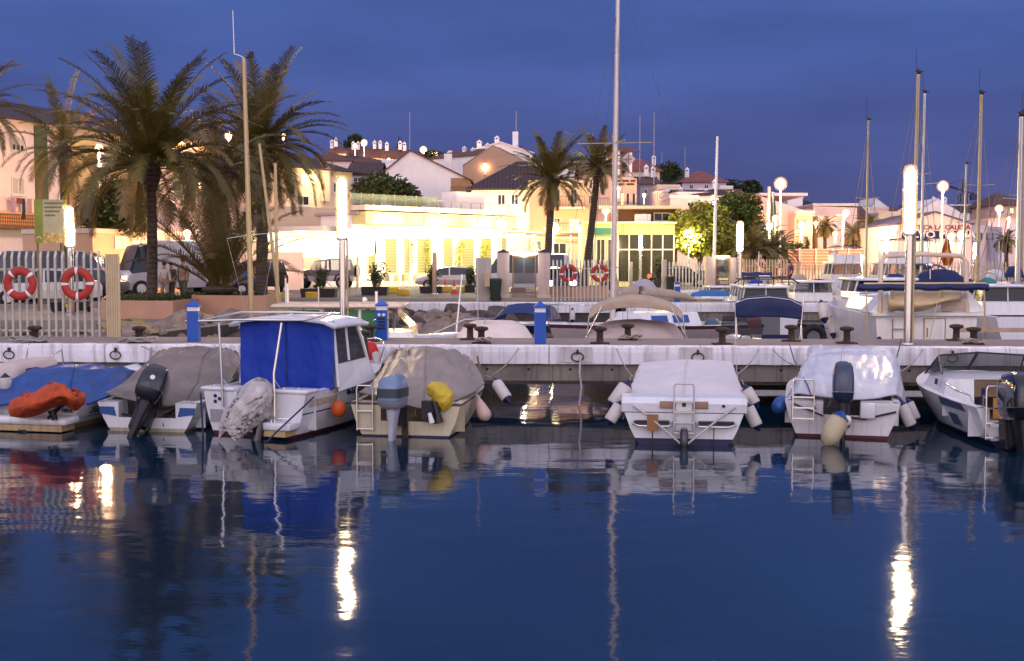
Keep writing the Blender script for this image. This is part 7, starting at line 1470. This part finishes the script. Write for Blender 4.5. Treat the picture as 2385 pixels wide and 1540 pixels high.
mb=MB(); mb.tube([(-.0,0,0),(0,0,c_.z-2.1)],.08,8); mb.build('sign_post',alu,root); mb=MB(); mb.rbox(1.12,1.2,-.32,.32,c_.z-2.0,c_.z-.55,.03); mb.build('blue_rim',gelb,root)
# roof slope building behind restaurant
def house(name,label,u0,u1,vt,vb,Y,m,roof='hip',rise=1.4,dep=8,rm=None,Y1=None,vt1=None,wins=(),chims=(),peak=.5,gm=None,over=.4,cat='house',zb=None):
    zb=zz(vb,Y)-.5 if zb is None else zb
    b=Bld(name,label,u0,Y,u1,Y1 or Y,zb,vt,dep,m,cat,vt1); b.gm=gm or m
    if roof: b.roof(roof,rise,over,rm or tile,peak=peak)
    for w_ in wins: b.win(*w_[:4],*( [w_[4]] if len(w_)>4 and w_[4] else []))
    for x,y,z in chims: b.chim(b.W*x,y,b.h+z,1.3,.55)
    return b
b=house('white_gable_house','large white gable-ended house with a balcony corner, chimney on its slope',866,1095,426,500,118,Wwhite,'gy',3.2,16,tile,vt1=420,peak=.4,over=.25)
b.sb(b.W*.72,b.W*.8,b.h+1.0,b.h+3.2,3,4,'chimney',Wwhite)
b.rect(1050,415,1096,452,'balcony_recess',mat('recess_warm',(.35,.2,.1),.8),-.03,-.0); b.rect(1048,446,1097,456,'balcony_front',Wpeach,-.7,-.01); b.balc(1050,436,1096,446,.65)
house('slate_roof_house','low grey-roofed house between the cream house and the white gable house',815,880,405,430,125,Wgrey,'gx',1.5,8,tiled,wins=((822,412,845,425),))
house('hilltop_house','lit hilltop house with hipped roof, leftmost of the row under the round tree',762,808,356,385,195,Wcream,'hip',1.6,9,tile,wins=((790,360,797,370),(772,362,780,372)),chims=((.15,3,1.0),(.4,2,1.2)))
house('hilltop_house','hilltop house with plain gable beside the leftmost hipped one',808,846,366,390,200,Wwhite,'gx',2,8,tile,wins=((815,371,822,380),),chims=((.3,3,1.5),(.6,3,1.5)))
house('hilltop_house','white hilltop house with twin chimneys, under the conical cypress',846,893,366,392,196,Wcream,'gx',2.0,8,tile,wins=((855,372,862,382),(875,372,881,382)),chims=((.5,3,1.6),(.78,3,1.6)))
house('hilltop_house','pale hilltop house with three chimneys beside the spindly pine',893,945,368,392,190,Wwhite,'gx',1.8,8,tile,wins=((905,374,912,384),(925,374,931,382)),chims=((.1,3,1.4),(.7,3,1.6),(.9,3,1.4)))
house('hilltop_house','wide hip-roofed hilltop house just left of the big gable ridge',925,1000,371,392,180,Wpink,'hip',1.5,9,tile,wins=((940,376,948,384),(975,376,983,385)))
b=Bld('white_long_house','long white-walled house stepping down behind the gable ridge lamps',1000,165,1110,158,zz(400,160),371,8,Wwhite,vt1=361); b.gm=Wwhite; b.roof('gx',1.3,.3,tile); 
for x,h_ in ((.1,.2),(.42,.6),(.6,.3),(.9,.7)): b.mini=b.chim(b.W*x,3,b.h+h_,1.0,.42)
b=house('tan_gable_building','big windowless tan gable wall below the thin roof aerial',1078,1245,385,420,150,Wtan,'gy',2.6,14,Wwhite,peak=.42,over=.0)
b=house('white_roof_building','broad white low-pitched roof behind the tan gable',1075,1240,356,380,172,Wwhite,'gy',1.6,12,Wwhite,peak=.55,over=.3); b.chim(b.W*.25,1,b.h+.6,1.2,.7); b.chim(b.W*.5,1,b.h+1.2,1.2,.7); b.sb(b.W*.72,b.W*.8,b.h+.5,b.h+3.2,1,2.2,'roof_turret',Wwhite)
b=house('dark_roofed_house','cream-white house with big dark tiled roof behind the glass gate and leaning palm',1098,1335,441,575,99,Wcream,'hip',2.9,13,tiled,wins=((1100,454,1122,492,mat('window_olive',(.12,.14,.06),.2)),(1158,452,1178,478),(1190,452,1208,478),(1190,512,1208,538)),over=.5,zb=1.2)
light(b.r,(b.W*.3,-4,5),2200,(1,.85,.55),.4)  # added fill light with no lamp of its own, whitens the walls
b=house('orange_balcony_house','orange house with two iron balconies between the leaning palms',1232,1372,432,600,95,Wor,'flat',.4,10,wp('parapet',(.6,.4,.25)),wins=((1290,440,1305,470),(1328,440,1345,475),(1290,508,1305,535),(1325,510,1350,545,warmE)),zb=1.2)
b.balc(1278,458,1360,483,1.1,Wpeach); b.balc(1280,520,1362,540,1.1,Wpeach); light(b.r,(b.W*.7,-3,5),550,SOD,.3)
b=Bld('bus_stop_canopy','thin flat canopy on posts before the orange house','',0,0,0,0,0,0,0,alu) if 0 else None
root=thing('canopy_shelter','thin flat shelter roof on slim posts between the leaning palms','shelter',V((gx(1225,88),88,1.2))); wX=gx(1500,88)-gx(1225,88); hC=zz(548,88)-1.2
mb=MB(); mb.box(0,wX,-1,1.6,hC,hC+.16); mb.build('shelter_roof',mat('shelter_brown',(.2,.12,.09),.6),root)
for k in range(6): mb=MB(); mb.tube([(wX*(k+.3)/6,0,0),(wX*(k+.3)/6,0,hC)],.07,8); mb.build('shelter_post',alu,root)
b=Bld('ground_floor_shops','pale ground-floor shopfronts with red-lit sign behind the shelter',1228,94,1400,94,1.2,552,5,Wpeach)
b.win(1236,560,1262,600,mull=1,sill=False); b.win(1285,565,1320,600,None,1,False); b.rect(1270,556,1352,564,'red_sign_band',mat('sign_red_glow',(.8,.2,.1),.5,var=.5,emit=.9,ecol=(1,.2,.08)),-.15,-.01); b.win(1365,558,1392,605,mull=2,sill=False)
b=house('pink_house','pink-orange house with small bay behind the slender leaning palm',1358,1420,405,520,118,Wpeach,'gx',1.8,10,tile,wins=((1368,418,1380,440),(1395,412,1412,440),(1370,455,1380,475)),zb=1.2); b.balc(1362,462,1418,480,.8,Wpeach)
b=Bld('civic_building','orange-lit civic building with dark lettering and an open columned tower top',1418,126,1482,128,1.2,408,10,Wpeach,vt1=416)
mb=MB(); 
for v,L_ in ((419,(1436,1446,1449,1465,1468,1480)),(427,(1441,1455,1459,1477))):
    for a,b__ in zip(L_[::2],L_[1::2]):
        k=int((b__-a)/2)
        for i in range(k):
            (xa,za),(xb,zb_)=b.uv(a+i*2,v),b.uv(a+i*2+1.4,v+5); mb.box(xa,xb,-.06,-.003,zb_,za)
mb.build('dark_lettering',brown,b.r)
for u in (1430,1445,1458,1472): b.win(u,450,u+7,478,warmE if u in(1445,) else None,0)
b.balc(1420,472,1482,486,1.0,Wpeach); light(b.r,(b.W*.5,-2.5,b.h*.55),700,(1,.6,.25),.3)
x,z_=b.uv(1450,408)
for dx in (-2.2,-.6,1.1): b.sb(x+dx,x+dx+.35,z_,z_+2.6,.2,.55,'tower_column',Wwhite)
b.sb(x-2.6,x+1.9,z_+2.6,z_+2.95,0,2.5,'tower_roof',tile); b.sb(x-2.2,x+1.4,z_,z_+2.6,2.0,2.3,'tower_back',Wtan)
root=thing('diamond_sign','tilted square white panel sign standing above the civic tower','sign',V((gx(1462,124),124,zz(396,124)))); mb=MB(); s=.75; hc=zz(371,124)-zz(396,124); mb.add([(0,-.05,hc+s*1.05),(s,-.05,hc),(0,-.05,hc-s*1.05),(-s,-.05,hc),(0,.05,hc+s*1.05),(s,.05,hc),(0,.05,hc-s*1.05),(-s,.05,hc)],[(0,3,2,1),(4,5,6,7),(0,1,5,4),(1,2,6,5),(2,3,7,6),(3,0,4,7)]); mb.build('panel',Wgrey,root); mb=MB(); mb.tube([(0,.1,-.2),(0,.1,hc+s*1.1)],.05,6); mb.build('sign_pole',railm,root); mb=MB(); mb.box(-s*.5,s*.5,-.07,-.052,hc-.05,hc+.05); mb.box(-.05,.05,-.069,-.053,hc-s*.6,hc+s*.6); mb.build('dark_cross',railm,root)
# pavilion
b=Bld('pavilion_upper','brown upper storey of the pavilion with overhanging pale roof line',1440,86,1578,86,1.2,487,9,Wbrown)
b.rect(1395,481,1584,488,'pale_roof',Wcream,-1.3,-.01); b.win(1522,495,1562,516,wg,1,False); b.rect(1478,500,1512,522,'white_box_unit',Wwhite,-1.0,-.01)
b=Bld('glass_pavilion','lit glass-fronted pavilion with pale yellow fascia behind the slim tube light',1358,80,1572,80,1.2,521,5.5,wp('fascia_pale',(.6,.54,.3)))
b.rect(1355,517,1574,522,'fascia_cap',Wcream,-.5,-.01)
gl2=mat('pavilion_glass',(.03,.03,.015),.08,var=.3,emit=.03,ecol=(1,.8,.35)); 
b.rect(1438,547,1570,655,'glass_front',gl2,-.04,-.002)
for k in range(6): b.rect(1438+k*26,547,1440+k*26,655,'mullion',whit,-.09,-.041)
b.rect(1440,580,1568,583,'transom_bar',whit,-.12,-.091)
for k in range(3): b.win(1362+k*26,556,1384+k*26,640,gl2,1,False)
light(b.r,(5,-3.2,4.2),600,(1,.8,.3),.3); light(b.r,(2,-3.2,4.2),400,(1,.8,.3),.3)
mb=MB(); c_=pt(1408,538,79.6); mb.box(c_.x-.8,c_.x+.5,c_.y-.1,c_.y,c_.z-.25,c_.z+.2); solo(mb,'direction_sign',mat('sign_green',(.01,.12,.09),.5,emit=.15,ecol=(.05,.5,.35)),'small green sign on the pavilion fascia beside the tall mast','sign')
# houses on the right slope
house('grey_terrace_house','plain grey-walled house right of the civic tower',1490,1530,428,470,150,Wgrey,'gx',1.2,8,tile,wins=((1500,440,1508,452),),chims=((.5,3,1.2),(.9,3,1.0)))
house('red_roof_house','white house with red-brown roof behind the civic tower',1455,1535,398,440,165,Wcream,'hip',2.2,10,mat('roof_tile_red',(.22,.07,.06),.85,var=.3),wins=((1515,405,1522,415),),chims=((.9,3,1.0),))
b=house('timber_balcony_house','house with crossed timber balcony over white wall, right of the pavilion roof',1530,1582,436,480,140,Wcream,'flat',.3,8,Wcream,wins=((1545,462,1555,475),)); b.balc(1533,442,1560,458,.8,Wpeach,brown)
house('white_block_house','white flat block behind the leafy tree, with sloped roof line',1560,1625,462,540,112,Wpink,'flat',.3,9,Wwhite,wins=((1600,470,1616,482),),zb=1.2)
house('red_hipped_villa','villa with red hipped roof on the crest before the ridge trees',1588,1690,424,450,172,Wlil,'hip',2.0,10,mat('roof_tile_red',(.22,.07,.06),.85,var=.3),wins=((1605,430,1615,440),(1640,430,1650,440)),chims=((.15,2,.8),))
house('white_terrace_villa','white terraced villa below the red hipped villa',1625,1705,446,500,140,Wwhite,'flat',.35,9,Wwhite,wins=((1660,455,1676,470),(1680,455,1692,470)),chims=((.6,3,.2),))
house('flat_top_villa','small villa with brown window band left of the hilltop trees',1676,1705,438,470,155,Wpeach,'flat',.3,8,Wwhite,wins=((1680,446,1700,456),))
b=house('brick_topped_house','peach house with brown-red upper wall behind the arm street lamp',1700,1775,478,560,122,Wpeach,'flat',.3,9,Wpeach,wins=((1745,520,1758,540),),zb=1.2); b.rect(1700,455,1772,477,'brown_upper_wall',mat('upper_brown',(.25,.09,.05),.8),-.2,2); b.rect(1735,503,1790,510,'orange_awning',Wor,-1.2,-.01)
b=house('big_pink_house','big pale pink house with arched windows and corner balcony, behind the tallest sodium lamp',1768,1878,456,580,124,Wpink,'flat',.3,12,Wpink,vt1=492,zb=1.2)
ar=mat('arch_window_orange',(.5,.2,.08),.5,emit=.25,ecol=(1,.4,.15))
b=house('big_pink_house_wing','corner wing of the big pink house with orange arched windows and a balcony',1850,1892,498,580,121,Wpeach,'flat',.3,8,Wpink,zb=1.2)
for u in (1853,1869): 
    b.win(u,510,u+9,534,ar,0,False); b.win(u,548,u+9,570,ar,0,False)
b.balc(1850,490,1894,500,.8,Wpink,Wpink,False); light(b.r,(b.W*.5,-2,4.2),260,(1,.75,.4),.3)
house('white_upper_house','white box house on top behind the big pink one',1833,1868,462,500,140,Wwhite,'flat',.3,8,Wwhite)
house('long_pink_house','long pale pink house right of the arched wing, behind the small dark palm',1893,1995,480,580,130,Wpink,'flat',.3,10,Wpink,vt1=484,wins=((1945,498,1965,515,warmE),(1978,530,1990,548)),zb=1.2)
b=house('pink_gable_house','paler pink house front partly hidden by the gold mast of the plain sailboat',1905,1968,507,580,122,Wpink,'flat',.2,6,Wpink,zb=1.2)
house('peach_arch_house','peach house with white arch gable beyond the palm group',1962,2020,508,560,140,Wpeach,'gx',1.6,8,tile,wins=((1970,520,1980,535),(1995,520,2003,535)),zb=1.2)
house('orange_flat_house','orange-tinted flat house on the skyline left of the tall tube light',1990,2068,488,520,165,Wpeach,'flat',.3,8,Wpeach,wins=((2005,495,2014,508),(2035,495,2044,508)))
b=house('cream_window_house','cream house with tall windows behind the tall tube light',2045,2120,500,570,138,Wcream,'flat',.3,9,Wcream,wins=((2068,510,2078,532),(2092,510,2100,532)),zb=1.2)
house('white_wedge_house','white wedge-roofed house on the skyline left of the tall tube light',2030,2078,477,500,180,Wwhite,'gy',1.2,8,Wwhite,vt1=488,peak=.15,over=0)
house('white_dome_house','white round-shouldered house behind the boat shop',2130,2235,492,560,145,Wwhite,'gy',1.6,9,Wwhite,over=0,wins=((2180,505,2188,518),),zb=1.2)
house('white_skyline_house','white house group on the skyline behind the crane mast',2170,2258,482,520,185,Wwhite,'flat',.4,9,Wwhite,wins=((2190,490,2198,500),(2225,490,2233,500)),chims=((.2,3,.3),(.5,3,.3)))
house('ochre_corner_house','ochre house with red roof at the right picture edge',2318,2400,478,560,150,Wpeach,'hip',1.8,10,tile,wins=((2330,485,2338,497),(2352,485,2360,497,warmE),(2372,500,2380,515)),zb=1.2)
house('grey_porch_house','mauve-grey house with railings below the ochre corner house',2300,2400,515,585,132,Wlil,'flat',.3,9,Wpeach,wins=((2322,525,2330,545),(2345,525,2352,545),(2368,525,2378,548,warmE)),zb=1.2)
house('low_white_shed','low white building with awning beyond the boat shop wall',2262,2330,500,560,160,Wwhite,'gx',1.2,8,tile,wins=((2285,512,2295,525),),zb=1.2)
# boat shop
b=Bld('boat_shop','boat shop with red upper lettering over a blue band of big white letters',2092,104,2262,104,1.2,521,12,Wpink); b.gm=Wpink
b.roof('gy',1.1,.2,mat('roof_slate_blue',(.08,.07,.12),.7,var=.2)); redt=mat('letter_red',(.2,.02,.02),.6)
x,z_=b.uv(2180,530); text('NAUTICA LA CALETA',.56,b.r,(x,-.06,z_),(pi/2,0,0),redt,w=1.12,bold=.012)
b.rect(2100,538,2257,556,'blue_band',mat('band_blue',(.008,.01,.07),.5),-.06,-.003); x,z_=b.uv(2178,547); text('VOLVO PENTA',.82,b.r,(x,-.09,z_),(pi/2,0,0),mat('letter_white',(.8,.7,.66),.5),w=1.3,bold=.02)
for u0,u1 in ((2104,2140),(2150,2190),(2216,2250)): b.win(u0,562,u1,600,mat('shop_window_glow',(1,.85,.5),.4,var=.5,scale=3,emit=1.3,ecol=(1,.75,.38)),2,False)
light(b.r,(b.W*.85,-2.5,2.6),50,(1,.8,.45),.3)
b=Bld('boat_shop_annex','mauve side wing of the boat shop with four narrow windows',2263,104,2334,122,1.2,522,4,Wlil,vt1=530)
for u in (2270,2282,2295,2308): b.win(u,540,u+5,562,None,0,False)
# warm slatted fence / low wall behind palms on the right
b=Bld('slatted_boundary','warm-lit horizontally slatted boundary below the pink houses',1838,96,2020,96,1.2,580,.3,Wpeach,'fence')
sl=mat('slat_orange',(.5,.2,.09),.7)
for k in range(7): b.rect(1838,583+k*7,2020,586+k*7,'slat',sl,-.08,-.01)
for k in range(5): b.rect(1860+k*38,578,1863+k*38,640,'slat_post',Wcream,-.14,-.081)
light(b.r,(3,-3,3.2),300,SOD,.3); light(b.r,(7,-4,3.2),280,SOD,.3)
# crane
root=thing('tower_crane','dark tower crane far behind the sailboat masts','crane',V((gx(2238,240),240,1.2))); mb=MB(); zt=zz(418,240)-1.2; zj=zz(452,240)-1.2
for sx in (-.7,.7):
    for sy in (-.7,.7): mb.tube([(sx,sy,0),(sx,sy,zj)],.12,4)
for k in range(12): mb.tube([(-.7,-.7,zj*k/12),(.7,-.7,zj*(k+1)/12)],.08,4); mb.tube([(.7,-.7,zj*k/12),(-.7,-.7,zj*(k+1)/12)],.08,4)
crm=mat('crane_dark',(.05,.045,.08),.7); mb.build('tower',crm,root)
mb=MB(); jl_=gx(2180,240)-gx(2238,240); mb.tube([(2.5,0,zj),(jl_,0,zj+2.2)],.18,4); mb.tube([(0,0,zj+.9),(jl_,0,zj+2.4)],.1,4); mb.tube([(0,0,zj),(0,0,zt)],.14,4); mb.tube([(0,0,zt),(jl_*.7,0,zj+1.8)],.04,4); mb.build('jib',crm,root); mb=MB(); mb.box(1.6,2.8,-.5,.5,zj-1.2,zj-.1); mb.build('counterweight',crm,root)
# give way sign
root=thing('give_way_sign','red-rimmed triangular road sign on a post before the slatted fence','road sign',V((gx(1940,90),90,1.2))); h=zz(585,90)-1.2; mb=MB(); mb.add([(-.4,0,h),(.4,0,h),(0,0,h-.7),(-.4,.03,h),(.4,.03,h),(0,.03,h-.7)],[(0,2,1),(3,4,5),(0,1,4,3),(1,2,5,4),(2,0,3,5)]); mb.build('rim',bred,root); mb=MB(); mb.add([(-.28,-.01,h-.07),(.28,-.01,h-.07),(0,-.01,h-.54)],[(0,2,1)]); mb.build('face',whit,root); mb=MB(); mb.tube([(0,.05,0),(0,.05,h)],.04,6); mb.build('post_shaft',alu,root)
# ---------------------------------------------------------------- street lamps
def street(u,v,vb,Y,label,r=.3,power=700,col=SOD,m=sodE,arm=0,pole_m=whit,pr=.09,zb=None,globe=False):
    zb=1.2 if zb is None else zb; p=V((gx(u+arm,Y,zz(v,Y)),Y,zb)); h=zz(v,Y)-zb; dx=gx(u,Y,zz(v,Y))-p.x; root=thing('street_lamp',label,'street lamp',p,0,'lit street lamps')
    mb=MB()
    if arm: mb.tube([(0,0,0),(0,0,h*.8),(dx*.3,0,h*.97),(dx,0,h+.1)],[pr*1.2,pr,pr*.7,pr*.6],8)
    else: mb.tube([(0,0,0),(0,0,h-r*.6)],[pr*1.4,pr*.8],8)
    mb.build('pole',pole_m,root)
    mb=MB(); mb.ball((dx,0,h),r*.95,12); mb.build('lamp_glow',m,root)
    mb=MB(); mb.ball((dx,0,h),r*1.4,14); mb.build('halo_shell',haloE,root)  # glowing shell added around the lamp to imitate its halo
    if not globe: mb=MB(); mb.lathe([(r*.7,h+r*.5),(r*.5,h+r*.72),(.03,h+r*.8)],(dx,0,0),12); mb.build('lamp_hood',alu,root)
    light(root,(dx,-.1,h-(r*1.2)),power*2.9,col,.2); return root
street(1818,428,565,100,'tallest sodium lamp on a bright post before the big pink house',.42,3200)
street(2196,434,560,98,'sodium lamp on a bright post over the boat shop',.36,900)
street(1663,464,590,95,'sodium lamp at the flagpole above the glowing tree',.3,900)
street(1970,496,570,108,'arm lamp by the pink gable house',.3,1500,arm=-6)
street(1737,479,545,112,'arm lamp glowing against the brick-topped peach house',.34,1700,arm=9)
street(2327,486,580,125,'sodium lamp before the ochre corner house',.33,1700)
street(848,333,382,185,'sodium lamp beside the hilltop round tree',.42,1500,zb=zz(390,185))
street(827,340,382,192,'dimmer sodium lamp just left of the one at the round tree',.3,900,zb=zz(390,192))
street(986,349,385,175,'sodium lamp over the roofs, leftmost of the three by the gable ridge',.42,1300,zb=zz(395,175))
street(1004,362,385,172,'curved-arm lamp, middle of the three by the gable ridge',.38,1100,zb=zz(395,172),arm=-7)
street(1049,361,390,170,'sodium lamp, nearest the chimney of the white gable house',.45,1300,zb=zz(395,170))
street(533,316,560,96,'orange lamp shining through the fronds beside the golden mast',.28,2200,zb=1.2)
street(458,433,560,62,'orange lamp glimpsed among the drooping fronds of the thick-trunked palm',.22,1300)
street(436,543,600,60,'low orange lamp between the tallest palm and the young palm',.2,1000)
street(231,346,600,66,'warm lamp at the apartment window behind the tallest palm',.22,3000)
street(660,314,480,130,'small orange lamp showing in the broad palm crown',.25,1400)
street(1017,518,640,74,'globe lamp glowing before the yellow fascia',.4,700,YEL,globE,globe=True,pr=.05)
street(1167,522,640,77,'globe lamp at the corner of the restaurant beside the pink pillar',.38,700,YEL,globE,globe=True,pr=.05)
street(1288,532,655,66,'globe lamp beside the leaning palm trunk',.36,650,YEL,globE,globe=True,pr=.06)
street(1411,490,560,98,'small globe lamp left of the pavilion upper storey',.3,600,(1,.75,.4),globE,globe=True,pr=.06)
street(1604,546,655,83.2,'globe lamp shining inside the leafy tree',.38,1700,(1,.95,.4),globE,globe=True,pr=.06)
street(1806,508,590,104,'white lamp on a slim post left of the tallest sodium lamp',.24,500,YEL,globE,globe=True)
street(1792,527,590,102,'lowest of the white lamps at the foot of the flagpoles',.28,500,YEL,globE,globe=True)
street(1867,524,590,108,'white lamp shining on the arched wing of the pink house',.3,800,(1,.8,.45),globE,globe=True)
street(2006,600,640,92,'low lamp near the flybridge cruiser behind the slatted fence',.22,900,SOD)
street(2240,548,600,96,'round lamp under the boat shop sign, larger of the pair',.36,110,YEL,globE,globe=True)
street(2215,551,600,94,'round lamp under the boat shop sign, smaller of the pair',.28,80,YEL,globE,globe=True)
street(2004,560,640,116,'small street lamp in the palm group',.25,600)

# ---------------------------------------------------------------- small houses filling the slopes
rnH=random.Random(91)
def cluster(n,u0,u1,vf,Y0,Y1,label,group,sz=(3.2,6.5)):
    for i in range(n):
        u=u0+(u1-u0)*(i+.5)/n+rnH.uniform(-6,6); Y=rnH.uniform(Y0,Y1); w_=rnH.uniform(*sz); vt=vf(u)+rnH.uniform(-4,9); du=w_*F/Y/2; h=rnH.uniform(2.6,5.2)
        zt=zz(vt,Y); m=rnH.choice([Wwhite,Wwhite,Wwhite,Wwhite,Wcream,Wpink]); kind=rnH.choice(['flat','flat','gx','hip','gx'])
        b=Bld('slope_house',label,u-du,Y,u+du,Y*rnH.uniform(.99,1.02),zt-h,vt,6,m,'house',group=group); b.gm=m; b.roof(kind,.3 if kind=='flat' else rnH.uniform(.8,1.4),.25,Wwhite if kind=='flat' else rnH.choice([tile,tiled,tile]))
        b.A=V((b.A.x,b.A.y,0))
        for k in range(rnH.choice([1,2,2,3])):
            x=b.W*(.15+.28*k); z_=h-1.7; m_=warmE if rnH.random()<.22 else wg
            mb=MB(); mb.box(x,x+.75,-.05,-.003,z_,z_+1.0); o=mb.build('window',wfr,b.r); mb=MB(); mb.box(x+.08,x+.67,-.06,-.051,z_+.08,z_+.92); mb.build('pane',m_,o)
        if rnH.random()<.25: b.chim(b.W*rnH.uniform(.2,.8),2.5,b.h+.1,.9,.4)
        if rnH.random()<.4: b.sb(b.W*.6,b.W*.95,h-2.6,h-2.5,-.9,-.003,'balcony_slab',Wwhite)
cluster(9,765,1000,lambda u:378-abs(u-900)*.02,150,178,'small house of the row below the hilltop houses, over the white gable house','row of houses below the hilltop')
cluster(12,1415,1570,lambda u:415+(u-1415)*.2,150,215,'small house on the slope between the civic building and the leafy tree','slope houses beside the civic building')
cluster(10,1570,1765,lambda u:446+(u-1570)*.14,125,160,'small house on the slope above the leafy tree','slope houses above the leafy tree')
cluster(13,1885,2120,lambda u:492+(u-1885)*.02,150,210,'small house on the low skyline behind the plain-masted sailboat','skyline houses left of the tallest tube light')
cluster(16,2120,2390,lambda u:498-(u-2120)*.03,150,210,'small house on the low skyline behind the boat shop','skyline houses behind the boat shop')
cluster(6,1225,1300,lambda u:395,125,160,'small house glimpsed through the leaning palm crown','houses behind the leaning palm')
rnH=random.Random(5)
for i in range(16):
    u=[775,905,955,1130,1440,1500,1560,1640,1745,1900,1945,2050,2110,2260,2350,2372][i]; v=[368,372,376,385,440,455,462,480,505,520,545,520,530,525,510,545][i]; Y=[170,165,160,150,122,140,130,118,116,120,110,125,120,118,125,108][i]
    street(u,v,v+25,Y,'little warm wall lamp among the '+('hill houses above the restaurant' if i<4 else 'houses between the civic tower and the leafy tree' if i<9 else 'low houses behind the sailboat masts'),.2,160,zb=zz(v+22,Y))
